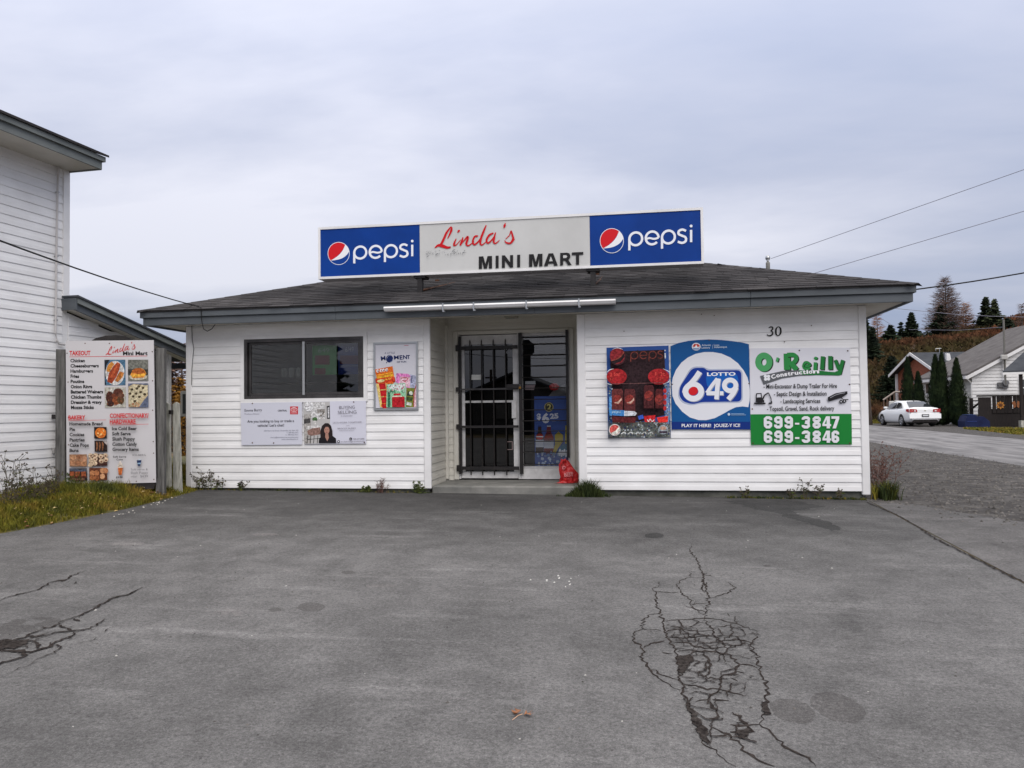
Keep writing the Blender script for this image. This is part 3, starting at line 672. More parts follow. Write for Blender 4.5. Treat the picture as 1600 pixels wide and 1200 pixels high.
# side walls' siding, right side and left side (seen from a step aside)
for i in range(NC):
    z = ZB+i*LAP; h = min(LAP, ZS-z)
    if h < .01: continue
    plank(shop, XR-.008, YW+.09, z, 8.0, h, M['siding'], R(90)); plank(shop, XL+.008, D1-.1, z, 8.0, h, M['siding'], R(-90))
# interior
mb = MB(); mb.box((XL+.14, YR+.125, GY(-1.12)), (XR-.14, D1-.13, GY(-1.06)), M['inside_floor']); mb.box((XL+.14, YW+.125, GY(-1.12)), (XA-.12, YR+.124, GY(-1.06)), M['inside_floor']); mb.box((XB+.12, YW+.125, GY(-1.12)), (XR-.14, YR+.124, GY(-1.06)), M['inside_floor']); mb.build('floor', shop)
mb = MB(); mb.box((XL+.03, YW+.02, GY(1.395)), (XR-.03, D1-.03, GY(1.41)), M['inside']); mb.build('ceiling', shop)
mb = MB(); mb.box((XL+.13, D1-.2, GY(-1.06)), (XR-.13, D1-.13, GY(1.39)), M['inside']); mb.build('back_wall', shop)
# entry ceiling, slab
mb = MB(); mb.box((XA-.1, YW+.002, GY(1.376)), (XB+.1, YR+.1, GY(1.39)), M['soffit']); mb.box((XA-.1, YW-.02, GY(1.274)), (XB+.1, YW+.001, GY(1.39)), M['soffit']); mb.build('entry_ceiling', shop)
mb = MB(); mb.bev((XA+.02, YW+.0, gz(-2, 10.8)-.3), (XB-.02, YR+.3, GY(-1.072)), M['concrete'], .02); mb.build('entry_slab', shop)
# soffits and fascia
EX0, EX1, EY = -7.115, 3.215, 10.37; EB = D1+.43
zf0, zf1, zf2 = GY(1.235), GY(1.343), GY(1.436)
mb = MB(); mb.box((EX0+.03, EY+.03, GY(1.262)), (EX1-.03, YW-.026, GY(1.272)), M['soffit']); mb.box((XR+.018, YW-.025, GY(1.262)), (EX1-.03, EB, GY(1.272)), M['soffit']); mb.box((EX0+.03, YW-.025, GY(1.262)), (XL-.014, EB, GY(1.272)), M['soffit']); mb.build('soffit', shop)
def fbox(a, b, nm='fascia_board'): mb = MB(); mb.bev(a, b, M['fascia'], .004); return mb.build(nm, shop)
for (xa, xb) in ((EX0, -4.2), (-4.198, -1.45), (-1.448, 1.3), (1.302, EX1)):
    fbox((xa, EY, zf0), (xb, EY+.028, zf1)); fbox((xa-(.03 if xa == EX0 else 0), EY-.032, zf1+.001), (xb+(.03 if xb == EX1 else 0), EY+.03, zf2))
for x0, x1, s_ in ((EX1-.028, EX1, 1), (EX0, EX0+.028, -1)):
    fbox((x0, EY+.029, zf0), (x1, EB, zf1)); fbox((x0 if s_ > 0 else x0-.03, EY+.031, zf1+.001), (x1+.03 if s_ > 0 else x1, EB, zf2))
# roof: hip, slope .325
SL = 0.325; RX0, RX1, RY0, RY1 = EX0-.045, EX1+.045, EY-.055, EB+.05; RZ = zf2+.004
hw_ = (RY1-RY0)/2; zr = RZ+SL*hw_
mb = MB(); A = (RX0, RY0, RZ); B = (RX1, RY0, RZ); C_ = (RX1, RY1, RZ); D_ = (RX0, RY1, RZ); Ra = (RX0+hw_, RY0+hw_, zr); Rb = (RX1-hw_, RY0+hw_, zr)
mb.add([A, B, C_, D_, Ra, Rb], [(0, 1, 5, 4), (1, 2, 5), (2, 3, 4, 5), (3, 0, 4)], M['shingle_dark'])
mb.box((RX0+.01, RY0+.01, RZ-.018), (RX1-.01, RY1-.01, RZ-.003), M['black_metal']); roof = mb.build('roof', shop)
rn = random.Random(5); mb = MB(); ex = 0.142; nrm = Vector((0, -SL, 1)).normalized(); ncs = int(hw_*math.sqrt(1+SL*SL)/ex)
def slope_courses(org, du, dn, L, ins):
    """org: eave corner, du: unit along eave, dn: unit up the slope (3d), L eave length, ins: shrink per metre of slope"""
    nn = du.cross(dn).normalized()
    if nn.z < 0: nn = -nn
    for c in range(ncs+1):
        s0 = c*ex; a = ins*s0; b_ = L-ins*s0
        if b_-a < .2: break
        x = a-rn.random()*.3; 
        while x < b_:
            wd_ = rn.uniform(.16, .34); x1 = min(x+wd_, b_-.0); x0 = max(x, a)
            if x1-x0 > .02:
                th = rn.uniform(.005, .010); ov = rn.uniform(-.006, .006) if rn.random() < .6 else -.014
                x0t = min(max(x0, ins*(s0+ex)), L/2); x1t = max(min(x1-.004, L-ins*(s0+ex)), L/2) if x1 > L/2 else x1-.004
                p = [org+du*x0+dn*(s0+ov)+nn*(.004+th), org+du*(x1-.004)+dn*(s0+ov)+nn*(.004+th), org+du*x1t+dn*(s0+ex+.015)+nn*.004, org+du*max(x0t, x0)+dn*(s0+ex+.015)+nn*.004] if x0 < L/2 else [org+du*x0+dn*(s0+ov)+nn*(.004+th), org+du*(x1-.004)+dn*(s0+ov)+nn*(.004+th), org+du*x1t+dn*(s0+ex+.015)+nn*.004, org+du*min(x0, x1t)+dn*(s0+ex+.015)+nn*.004]
                if ov < 0 and c == 0: pass
                q = [p[0]-nn*(th+.003), p[1]-nn*(th+.003)]
                mb.add(p+q, [(0, 1, 2, 3), (0, 4, 5, 1), (0, 3, 4), (1, 5, 2)], M['shingle'])
            x += wd_
k_ = 1/math.sqrt(1+SL*SL)
slope_courses(Vector(A), Vector((1, 0, 0)), Vector((0, k_, SL*k_)), RX1-RX0, k_)
slope_courses(Vector(B), Vector((0, 1, 0)), Vector((-k_, 0, SL*k_)), RY1-RY0, k_)
slope_courses(Vector(D_), Vector((0, -1, 0)), Vector((k_, 0, SL*k_)), RY1-RY0, k_)
mb.build('shingles', roof, kind='stuff')
for (P0, P1) in ((A, Ra), (B, Rb), (Ra, Rb)):   # ridge caps
    mb = MB(); P0 = Vector(P0); P1 = Vector(P1); n = int((P1-P0).length/.25); t = (P1-P0).normalized(); sd_ = t.cross(Vector((0, 0, 1))).normalized(); u_ = sd_.cross(t)
    for i in range(n):
        a = P0+t*i*.25+u_*(.016); b_ = P0+t*(i*.25+.27)+u_*.012
        mb.add([a-sd_*.11-u_*.030, a, a+sd_*.11-u_*.035, b_-sd_*.10-u_*.03, b_, b_+sd_*.10-u_*.03], [(0, 1, 4, 3), (1, 2, 5, 4)], M['shingle'])
    mb.build('ridge_caps', roof, kind='stuff')
# vent pipe
p = at(1200, 421, 15.2)
mb = MB(); mb.lathe((p.x, p.y, p.z-.5), [(.038, 0), (.038, .62), (.034, .63), (.02, .64), (.02, .70)], M['concrete'], 12); v_ = mb.build('vent_pipe', shop)
mb = MB(); mb.lathe((p.x, p.y, p.z+.16), [(.02, 0), (.042, .03), (.045, .06), (.032, .09), (.01, .10)], M['alu'], 12); mb.build('vent_cap', v_, smooth=True)
# gutter over the entry
g0 = at(601, 488, 10.29); g1 = at(962, 476.5, 10.29)
mb = MB(); zg = g0.z; prof = [(0, .04), (-.085, .04), (-.095, .02), (-.07, -.015), (-.03, -.022), (0, -.022)]
n = len(prof); X0, X1 = g0.x, g1.x; vs = [(X0, EY-.034+y, zf1-.005+z) for y, z in prof]+[(X1, EY-.034+y, zf1-.005+z) for y, z in prof]
mb.add(vs, [(i, (i+1) % n, n+(i+1) % n, n+i) for i in range(n)]+[tuple(range(n-1, -1, -1)), tuple(range(n, 2*n))], M['trim']); gut = mb.build('gutter', shop)
for px in (693, 741, 823, 905):
    q = at(px, 482, 10.28); mb = MB(); mb.box((q.x-.009, EY-.136, zf1-.045), (q.x+.009, EY-.128, zf1+.052), M['alu']); mb.box((q.x-.007, EY-.129, zf1-.06), (q.x+.02, EY-.07, zf1-.043), M['alu']); mb.build('gutter_bracket', gut)
# ---- left window
win = MB(); 
def frame(mb, x0, x1, z0, z1, y0, y1, t, mat):
    mb.box((x0, y0, z0), (x0+t, y1, z1), mat); mb.box((x1-t, y0, z0), (x1, y1, z1), mat); mb.box((x0+t, y0, z0), (x1-t, y1, z0+t), mat); mb.box((x0+t, y0, z1-t), (x1-t, y1, z1), mat)
wz0, wz1 = WZ0+.03, WZ1-.03; wx0, wx1 = WX0+.03, WX1-.03
mb = MB(); frame(mb, WX0-.02, WX1+.02, WZ0-.02, WZ1+.02, YW-.03, YW+.0, .055, M['trim']); wtr = mb.build('window_trim', shop)
mb = MB(); frame(mb, wx0+.006, wx1-.006, wz0+.006, wz1-.006, YW-.022, YW+.10, .045, M['dark_alu']); wfr = mb.build('window', shop, label='wide dark bronze framed sliding window')
xm = at(732/3.75+280, 600, YW).x
xm = at(475, 570, YW).x
mb = MB(); frame(mb, wx0+.06, xm+.018, wz0+.055, wz1-.055, YW+.02, YW+.045, .035, M['dark_alu']); mb.build('sash', wfr)
mb = MB(); frame(mb, xm-.022, wx1-.055, wz0+.055, wz1-.055, YW-.008, YW+.017, .035, M['dark_alu']); mb.build('sash', wfr)
mb = MB(); mb.box((xm-.02, YW-.014, wz0+.055), (xm+.016, YW-.009, wz1-.055), M['alu']); mb.build('meeting_rail', wfr)
mb = MB(); mb.box((wx0+.10, YW+.030, wz0+.09), (xm-.018, YW+.034, wz1-.09), M['glass']); mb.build('pane', wfr)
mb = MB(); mb.box((xm+.015, YW+.002, wz0+.09), (wx1-.09, YW+.006, wz1-.09), M['glass']); mb.build('pane', wfr)
# ---- entry wall
def bx(a, b, z0, z1, y0, y1): return (a, y0, z0), (b, y1, z1)
dx = lambda px, py=640: at(px, py, YR).x
dz = lambda py, px=765: at(px, py, YR).z
xd0, xd1 = dx(717), dx(812); xs0, xs1 = dx(812), dx(891)
zd0, zd1 = GY(-1.055), GY(1.105)
for i in range(NC):
    z = ZB+i*LAP; h = min(LAP, ZE-z)
    if h < .01 or z < GY(-1.07)-LAP: continue
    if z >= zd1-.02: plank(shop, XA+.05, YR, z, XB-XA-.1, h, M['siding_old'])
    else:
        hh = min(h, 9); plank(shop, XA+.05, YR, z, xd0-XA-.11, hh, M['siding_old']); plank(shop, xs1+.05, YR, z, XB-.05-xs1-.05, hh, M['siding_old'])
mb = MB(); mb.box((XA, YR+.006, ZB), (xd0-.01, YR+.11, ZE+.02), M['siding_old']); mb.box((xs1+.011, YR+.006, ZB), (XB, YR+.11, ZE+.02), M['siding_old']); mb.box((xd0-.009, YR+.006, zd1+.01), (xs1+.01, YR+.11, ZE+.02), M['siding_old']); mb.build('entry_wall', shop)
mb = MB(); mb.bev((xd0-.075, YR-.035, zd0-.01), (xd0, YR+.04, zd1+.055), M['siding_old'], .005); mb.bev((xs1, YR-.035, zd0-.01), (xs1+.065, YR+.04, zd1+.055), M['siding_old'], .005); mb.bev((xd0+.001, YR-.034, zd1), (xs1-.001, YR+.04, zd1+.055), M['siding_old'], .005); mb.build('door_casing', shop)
# light fixture under the fascia
q = at(793, 494, 11.0); mb = MB(); z1_ = GY(1.375)
mb.add([(q.x-.10, 11.15, z1_), (q.x+.12, 11.15, z1_), (q.x+.12, 11.35, z1_), (q.x-.10, 11.35, z1_), (q.x-.075, 11.17, z1_-.085), (q.x+.095, 11.17, z1_-.085), (q.x+.095, 11.33, z1_-.085), (q.x-.075, 11.33, z1_-.085)], [(0, 1, 5, 4), (1, 2, 6, 5), (2, 3, 7, 6), (3, 0, 4, 7), (4, 5, 6, 7)], flat((150, 146, 132), .5)); lf = mb.build('entry_light', shop)
mb = MB(); mb.box((q.x-.085, 11.33, z1_-.09), (q.x+.10, 11.36, z1_-.0), M['alu']); mb.build('rim', lf)
# door leaf
dm = 0.07; D0, D1_ = xd0+.028, xd1-.03; DZ0, DZ1 = zd0+.01, zd1-.012; yd = YR+.0
mb = MB(); mb.box((D0, yd, DZ0), (D0+.065, yd+.045, DZ1), M['white_alu']); mb.box((D1_-.065, yd, DZ0), (D1_, yd+.045, DZ1), M['white_alu'])
zk = dz(737); mb.box((D0+.065, yd, DZ0), (D1_-.065, yd+.045, zk), M['white_alu']); zk2 = dz(538); mb.box((D0+.065, yd, zk2), (D1_-.065, yd+.045, DZ1), M['white_alu'])
zmr = dz(627); mb.box((D0+.065, yd+.004, zmr-.02), (D1_-.065, yd+.04, zmr+.012), M['white_alu'])
door = mb.build('door', shop, label='white framed glass door behind black bars')
mb = MB(); mb.box((D0+.063, yd+.018, zk-.005), (D1_-.063, yd+.024, zmr-.018), M['door_glass']); mb.build('pane', door)
mb = MB(); mb.box((D0+.063, yd+.018, zmr+.010), (D1_-.063, yd+.024, zk2+.005), M['door_glass']); mb.build('pane', door)
mb = MB(); mb.bev((dx(800), yd-.03, dz(654)), (dx(807), yd-.002, dz(627)), M['white_alu'], .004); mb.build('handle_plate', door)
mb = MB(); mb.box((dx(737), yd+.010, dz(593)), (dx(752), yd+.016, dz(585)), flat((205, 205, 200), .6)); mb.build('sticker', door)
mb = MB(); c = (dx(793), yd+.016, dz(548)); mb.lathe(c, [(.048, 0), (.048, -.002)], flat((150, 152, 158), .6), 20, 'Y'); s_ = mb.build('round_sticker', door)
mb = MB(); mb.tube([(c[0]-.028, yd+.011, c[2]-.028), (c[0]+.028, yd+.011, c[2]+.03)], .007, flat((40, 40, 44), .6), 5); mb.build('slash', s_)
mb = MB(); frame(mb, dx(790.5), dx(800), dz(703), dz(690), yd+.012, yd+.015, .008, flat((150, 130, 128), .6)); mb.build('decal', door)
# jamb frame
mb = MB(); mb.box((xd0+.002, YR-.012, zd0), (xd0+.024, YR+.05, zd1-.002), M['white_alu']); mb.box((xd1-.026, YR-.012, zd0), (xd1+.012, YR+.05, zd1-.002), M['white_alu']); mb.build('door_frame', shop)
# gate bars on the door
gate = MB(); yb = YR-.06
gate.box((dx(718.5), yb, dz(740)), (dx(722.5), yb+.035, dz(525)), M['black_metal']); g_ = gate.build('gate_post', door)
for px in (736, 754, 772.5, 791.5):
    mb = MB(); x = dx(px); mb.tube([(x, yb+.02, dz(742)), (x, yb+.02, dz(533)), ], .0105, M['black_metal'], 6); mb.tube([(x, yb+.02, dz(533)), (x, yb+.02, dz(530))], [.0105, .002], M['black_metal'], 6); mb.build('gate_bar', door)
for (py, hh) in ((543.5, .026), (608, .013), (666.5, .018), (731, .026)):
    mb = MB(); z = dz(py); mb.box((dx(715), yb-.008, z-hh), (dx(811), yb+.006, z+hh), M['black_metal'] if py != 608 else M['dark_alu']); mb.box((dx(714.5), yb-.02, z-hh-.02), (dx(720), yb-.0085, z+hh+.02), M['black_metal']); mb.build('gate_strap', door)
mb = MB(); mb.bev((dx(793), yb-.03, dz(608)), (dx(814), yb-.012, dz(601)), M['black_metal'], .004); hp = mb.build('hasp', door)
mb = MB(); xx, zz = dx(814.5), dz(606); mb.bev((xx-.018, yb-.05, zz-.026), (xx+.018, yb-.031, zz+.012), flat((150, 112, 55), .35, .8), .004); mb.tube([(xx-.01, yb-.04, zz+.01), (xx-.01, yb-.04, zz+.032), (xx, yb-.04, zz+.04), (xx+.01, yb-.04, zz+.032), (xx+.01, yb-.04, zz+.01)], .003, M['alu'], 5); mb.build('padlock', hp)
# sidelight
sxa, sxb = dx(819), dx(887); sza, szb = dz(729, 850), dz(523, 850)
mb = MB(); frame(mb, xs0+.014, xs1-.003, sza-.03, zd1-.003, YR-.002, YR+.045, .035, M['white_alu']); mb.box((xs0+.014, YR-.01, zd0), (xs1-.003, YR+.05, sza-.032), M['white_alu']); sdl = mb.build('sidelight', shop, label='tall fixed window with horizontal black bars beside the door')
mb = MB(); mb.box((xs0+.045, YR+.018, sza), (xs1-.036, YR+.024, zd1-.035), M['side_glass']); mb.build('pane', sdl)
mb = MB(); mb.box((dx(812), yb, dz(740)), (dx(817.5), yb+.03, dz(522)), M['black_metal']); mb.build('bar_frame', sdl)
mb = MB(); mb.box((dx(885.5), yb, dz(715)), (dx(889.5), yb+.03, dz(519)), M['black_metal']); mb.build('bar_frame', sdl)
for py in (526, 537, 554, 571, 589, 606, 623.5, 640, 657, 673, 689, 706, 725):
    za_, zb_ = dz(py+1.0, 817), dz(py-.4, 888); z = (za_+zb_)/2; mb = MB(); mb.tube([(dx(816), yb+.015, z), (dx(887), yb+.015, z)], .0075, M['black_metal'], 6); mb.build('cross_bar', sdl)
for px, py in ((975, 517.5), (1268, 508.5), (981, 487.5), (1024, 484.5), (1116, 493), (1226, 534), (1096, 491)):
    q = at(px, py, YW-.02); mb = MB(); mb.lathe((q.x, YW-.022, q.z), [(.007, 0), (.006, .02)], M['rust_metal'], 6, 'Y'); mb.build('nail_head', shop)
# house number 30
pn = Painter((0, YW-.020, 0), (0, -1, 0), 1165, 500, 5.717)
hn = thing('house_number', at(1210, 517, YW-.02), 'black house number 30 on the white siding above the construction sign', 'number')
blk = (22, 20, 20)
pn.stroke([(205, 72, 5), (222, 62, 10), (240, 66, 13), (240, 84, 13), (222, 98, 6)], 10, blk); pn.stroke([(222, 98, 5), (240, 106, 12), (240, 126, 14), (222, 140, 12), (200, 138, 7), (194, 128, 10)], 10, blk)
pn.stroke([(292, 60, 5), (312, 78, 15), (312, 118, 15), (290, 142, 5), (272, 122, 14), (272, 82, 14)], 10, blk, closed=True)
pn.build('numerals', hn)
# cable box and tyre by the left side wall
mb = MB(); q0 = at(283.5, 611, 11.9); q1 = at(291, 651, 11.9); mb.bev((q0.x, 11.86, q1.z), (XL-.012, 12.10, q0.z), flat((150, 150, 145), .5), .01); bxo = mb.build('meter_box', shop)
mb = MB(); mb.box((q0.x+.05, 11.85, q1.z+.05), (XL-.02, 11.859, q0.z-.05), flat((45, 48, 48), .3)); mb.build('cover', bxo)
# interior furniture seen faintly
# posters inside the window
def wallsign(name, label, cat='sign', group=None, c=(0, 0), Y=YW): return thing(name, at(c[0], c[1], Y), label, cat, group)
zW = (370, 510, 5.517)
def inwin(px, py): return at(zW[0]+px/zW[2], zW[1]+py/zW[2], YW+.09)
for (a, b_, colr, lab) in (((650, 165), (860, 415), (70, 190, 90), 'green poster with red blocks hanging inside the right pane of the shop window'), ((872, 150), (1062, 410), (40, 62, 150), 'blue poster hanging inside the right edge of the shop window')):
    p0 = inwin(*a); p1 = inwin(*b_); t = thing('window_poster', p0, lab, 'poster'); mb = MB(); mb.box((p0.x, YW+.095, p1.z), (p1.x, YW+.10, p0.z), flat(colr, .6)); mb.build('sheet', t)
    pp = Painter((0, YW+.093, 0), (0, -1, 0), *zW)
    if colr[1] > 150:
        pp.rect(675, 250, 800, 330, (150, 30, 45)); pp.rect(672, 360, 765, 415, (140, 25, 35)); pp.text('649', 700, 225, 800, 222, 34, (200, 230, 200), .01)
    else:
        pp.text('6/49', 935, 220, 1010, 216, 40, (200, 205, 225), .01); pp.rect(890, 250, 1060, 325, (120, 28, 60)); pp.rect(885, 335, 1060, 345, (120, 130, 170))
    pp.build('print', t)
pp = None
t = thing('white_tub', inwin(380, 430), 'group of white tubs standing behind the left pane of the shop window', 'tubs'); 
for a0, a1, top in ((342, 396, 355), (402, 460, 352), (465, 515, 350)):
    q0 = inwin(a0, 435); q1 = inwin(a1, top); mb = MB(); mb.lathe(((q0.x+q1.x)/2, YW+.26, q0.z), [((q1.x-q0.x)/2*.85, 0), ((q1.x-q0.x)/2, (q1.z-q0.z)*.8), ((q1.x-q0.x)/2*.7, q1.z-q0.z)], flat((170, 170, 160), .6), 12); mb.build('tub', t)
mb = MB(); mb.box((WX0+.1, YW+.16, WZ0+.25), (WX1-.1, YW+.40, WZ0+.275), flat((70, 66, 60), .7)); mb.build('ledge', t)

# ================================================================ ROOF SIGN
SY = 10.93; S0 = at(497, 355.6, SY); S1 = at(1099.7, 411.5, SY); S2 = at(1098.7, 324, SY); S3 = at(498, 437, SY)
sx0, sx1 = (S0.x+S3.x)/2, (S1.x+S2.x)/2; sz0, sz1 = (S1.z+S3.z)/2, (S0.z+S2.z)/2
rs = thing('roof_sign', ((sx0+sx1)/2, SY, sz0), 'long illuminated cabinet sign on the roof between two blue soft drink panels', 'sign')
mb = MB(); mb.box((sx0+.004, SY+.012, sz0+.004), (sx1-.004, SY+.27, sz1-.004), M['sign_white']); mb.build('cabinet', rs)
mb = MB(); frame(mb, sx0, sx1, sz0, sz1, SY-.012, SY+.27, .034, M['trim']); mb.build('cabinet_frame', rs)
xa_ = at(656, 390, SY).x; xb_ = at(921.5, 380, SY).x
for (x0, x1, mt, lb) in ((sx0+.035, xa_-.004, M['sign_blue'], 'left blue sign face'), (xa_, xb_, M['sign_white'], 'middle white sign face'), (xb_+.004, sx1-.035, M['sign_blue'], 'right blue sign face')):
    mb = MB(); mb.box((x0, SY, sz0+.035), (x1, SY+.011, sz1-.035), mt); mb.build('sign_face', rs, label=lb)
pn = Painter((0, SY-.0005, 0), (0, -1, 0)); wt = (232, 234, 240)
def pepsi(pn, cx_, cy_, r, tx, ty, s, sl, col=wt, red=(205, 22, 34), blue=(0, 58, 140), lw=.095):
    """globe and lower-case word; s = x-height, sl = baseline slope"""
    pn.ell(cx_, cy_, r*1.0, r*1.04, col, n=40); pn.ell(cx_, cy_, r*.955, r*.995, blue if not isinstance(blue, tuple) else blue, n=40)
    def arc(a0, a1, n=16, k=.955): return [(cx_+r*k*math.cos(R(a)), cy_+r*k*1.04*math.sin(R(a))) for a in [a0+(a1-a0)*i/n for i in range(n+1)]]
    # red upper cap, white swoosh
    top = arc(140, 308)
    def curve(p, q, bx_, by_, n=12): return [((1-t)**2*p[0]+2*t*(1-t)*bx_+t*t*q[0], (1-t)**2*p[1]+2*t*(1-t)*by_+t*t*q[1]) for t in [i/n for i in range(n+1)]]
    pn.poly(top[:-1]+curve(top[-1], top[0], cx_+.30*r, cy_+.10*r)[:-1], red)
    a = arc(308, 350, 6); b_ = arc(140, 143, 1)
    low = curve(a[-1], top[0], cx_+.55*r, cy_+.62*r); upc = curve(top[0], a[0], cx_+.33*r, cy_+.14*r)
    pn.poly(low[:-1]+upc[:-1]+a[:-1], (236, 236, 238) if col == wt else col)
    th = s*lw*1.9
    def L(x, y): return (tx+x*s, ty-y*s+sl*x*s)
    def ring(cx2, a0, a1, n=18): return [L(cx2+.5*math.cos(R(a)), .5+.5*math.sin(R(a))) for a in [a0+(a1-a0)*i/n for i in range(n+1)]]
    # p
    def pp_(x): pn.stroke([L(x, .55), L(x, -.38)], th, col, False); pn.stroke(ring(x+.5, 180, -165, 26), th, col, False)
    pp_(0)
    pn.stroke(ring(1.78, 0, 318, 26), th, col, False); pn.stroke([L(1.30, .42), L(1.55, .50), L(1.95, .42), L(2.28, .50)], th*.85, col)
    pp_(2.55)
    pn.stroke([L(4.42, .90), L(4.15, 1.02), L(3.88, .93), L(3.84, .70), L(4.10, .55), L(4.38, .40), L(4.40, .12), L(4.12, -.02), L(3.78, .10)], th, col)
    pn.stroke([L(4.82, 0), L(4.82, .96)], th, col, False); pn.ell(*L(4.82, 1.26), th*.62, th*.62, col, n=14)
pn.at(480, 310, 5.0); pepsi(pn, 246, 430, 86, 368, 472, 94, -.044)
pn.build('soft_drink_lettering', rs); pn.at(780, 310, 4.848); pepsi(pn, 853, 321, 91, 986, 358, 97, -.055)
pn.build('soft_drink_lettering', rs)
pn.at(650, 330, 5.714)
red = (196, 14, 26)
def linda(pn, X, col, k=1.0):
    s = lambda pts: pn.stroke([(*X(p[0], p[1]), p[2]*k) for p in pts], 10, col)
    s([(282, 246, 4), (298, 215, 14), (315, 175, 20), (318, 148, 16), (308, 140, 7)]); s([(310, 142, 8), (275, 190, 19), (250, 245, 20), (228, 290, 22), (205, 308, 10)])
    s([(168, 328, 6), (200, 306, 22), (240, 312, 30), (280, 325, 22), (308, 320, 10), (300, 332, 4)])
    s([(360, 245, 6), (345, 280, 17), (340, 305, 17), (362, 300, 8), (400, 255, 5)]); s([(372, 192, 6), (382, 178, 20), (392, 168, 5)])
    s([(420, 232, 6), (412, 262, 17), (398, 300, 17), (395, 308, 8)]); s([(400, 300, 6), (430, 262, 10), (462, 228, 17), (462, 252, 18), (450, 292, 19), (470, 308, 12), (520, 270, 5)])
    s([(555, 222, 14), (525, 228, 16), (508, 270, 17), (520, 298, 17), (550, 280, 14), (578, 240, 8)]); s([(628, 125, 8), (605, 180, 18), (582, 240, 20), (575, 285, 18), (590, 302, 12), (630, 270, 5)])
    s([(692, 195, 12), (655, 215, 18), (632, 255, 18), (640, 285, 16), (668, 268, 13), (700, 225, 8)]); s([(712, 190, 8), (700, 235, 18), (695, 275, 18), (712, 288, 12), (748, 258, 5)])
    s([(798, 106, 4), (792, 130, 22), (785, 152, 5)]); s([(800, 250, 5), (835, 215, 8), (850, 178, 12), (862, 215, 16), (868, 248, 20), (845, 285, 18), (808, 282, 14), (792, 262, 6)]); s([(845, 285, 8), (868, 268, 8), (884, 246, 3)])
linda(pn, lambda x, y: (x, y), red); pn.build('script_lettering', rs)
def cap(letter, x, y, w_, h, sl):
    """heavy block capital with lower left corner (x,y)"""
    t = w_*.27; g = lambda a, b_: (x+a, y-b_+sl*a); P = lambda *q: pn.poly([g(*c) for c in q], (30, 29, 31))
    if letter == 'I': P((0, 0), (t, 0), (t, h), (0, h))
    if letter == 'M': P((0, 0), (t*.9, 0), (t*.9, h*.62), (w_*.5-t*.42, 0), (w_*.5+t*.42, 0), (w_-t*.9, h*.62), (w_-t*.9, 0), (w_, 0), (w_, h), (w_-t*1.25, h), (w_*.5, h*.38), (t*1.25, h), (0, h))
    if letter == 'N': P((0, 0), (t, 0), (t, h*.58), (w_-t, 0), (w_, 0), (w_, h), (w_-t, h), (w_-t, h*.42), (t, h), (0, h))
    if letter == 'A': P((0, 0), (t*1.05, 0), (w_*.30, h*.19), (w_*.70, h*.19), (w_-t*1.05, 0), (w_, 0), (w_*.5+t*.62, h), (w_*.5-t*.62, h)); pn.poly([g(w_*.37, h*.37), g(w_*.63, h*.37), g(w_*.5, h*.76)], M['sign_white'])
    if letter == 'T': P((w_*.5-t*.5, 0), (w_*.5+t*.5, 0), (w_*.5+t*.5, h-t*.85), (w_, h-t*.85), (w_, h), (0, h), (0, h-t*.85), (w_*.5-t*.5, h-t*.85))
    if letter == 'R':
        P((0, 0), (t, 0), (t, h*.38), (w_*.45, h*.38), (w_*.72, 0), (w_*1.05, 0), (w_*.74, h*.42), (w_*.90, h*.55), (w_*.93, h*.76), (w_*.84, h*.93), (w_*.62, h), (0, h)); pn.poly([g(t, h*.58), g(w_*.55, h*.58), g(w_*.65, h*.69), g(w_*.55, h*.80), g(t, h*.80)], M['sign_white'])
sl_ = -.043
for (ch, x, w_) in (('M', 562, 118), ('I', 712, 100), ('N', 768, 100), ('I', 904, 100), ('M', 1010, 120), ('A', 1142, 125), ('R', 1288, 98), ('T', 1392, 102)):
    cap(ch, x, 517+sl_*(x-562), w_, 112, sl_); pn.build('letter', rs)
rn = random.Random(8)   # remains of the old peeled word
for k in range(60):
    x = 70+rn.random()*370; y = 378-(x-250)*.03+rn.gauss(0, 14); a = rn.uniform(-1.2, -.3); l = rn.uniform(4, 16)
    pn.stroke([(x, y), (x+l*math.cos(a), y+l*math.sin(a))], rn.uniform(1.5, 4), rn.choice([(120, 122, 126), (150, 150, 152), (95, 97, 102)]), False)
for q in ((110, 405), (340, 350), (352, 375), (190, 385), (425, 372)): pn.stroke([(q[0]-10, q[1]+8), (q[0], q[1]), (q[0]+12, q[1]-6)], 5, (105, 107, 112))
pn.build('peeled_lettering', rs)
for px, py in ((657, 452), (927, 444)):    # roof brackets
    q = at(px, py, SY+.08); zr_ = RZ+SL*(SY+.1-RY0)
    mb = MB(); mb.box((q.x-.035, SY+.04, zr_-.06), (q.x+.035, SY+.12, sz0-.03), M['black_metal']); mb.box((q.x-.085, SY+.02, sz0-.032), (q.x+.085, SY+.24, sz0-.002), M['black_metal']); br = mb.build('bracket', rs)
    mb = MB(); z2 = RZ+SL*(SY+1.1-RY0); mb.tube([(q.x+.03, SY+.1, zr_+.03), (q.x+(.34 if px < 800 else .09), SY+.9, sz0+.02)], .018, M['rust_metal'], 4); mb.build('brace', br)
    mb = MB(); mb.box((q.x-.03, SY+1.0, z2-.1), (q.x+.03, SY+1.06, sz0+.1), M['rust_metal']); mb.build('rear_leg', br)

# ================================================================ WALL SIGNS
YS = YW-.026
nF = (0, -1, 0)
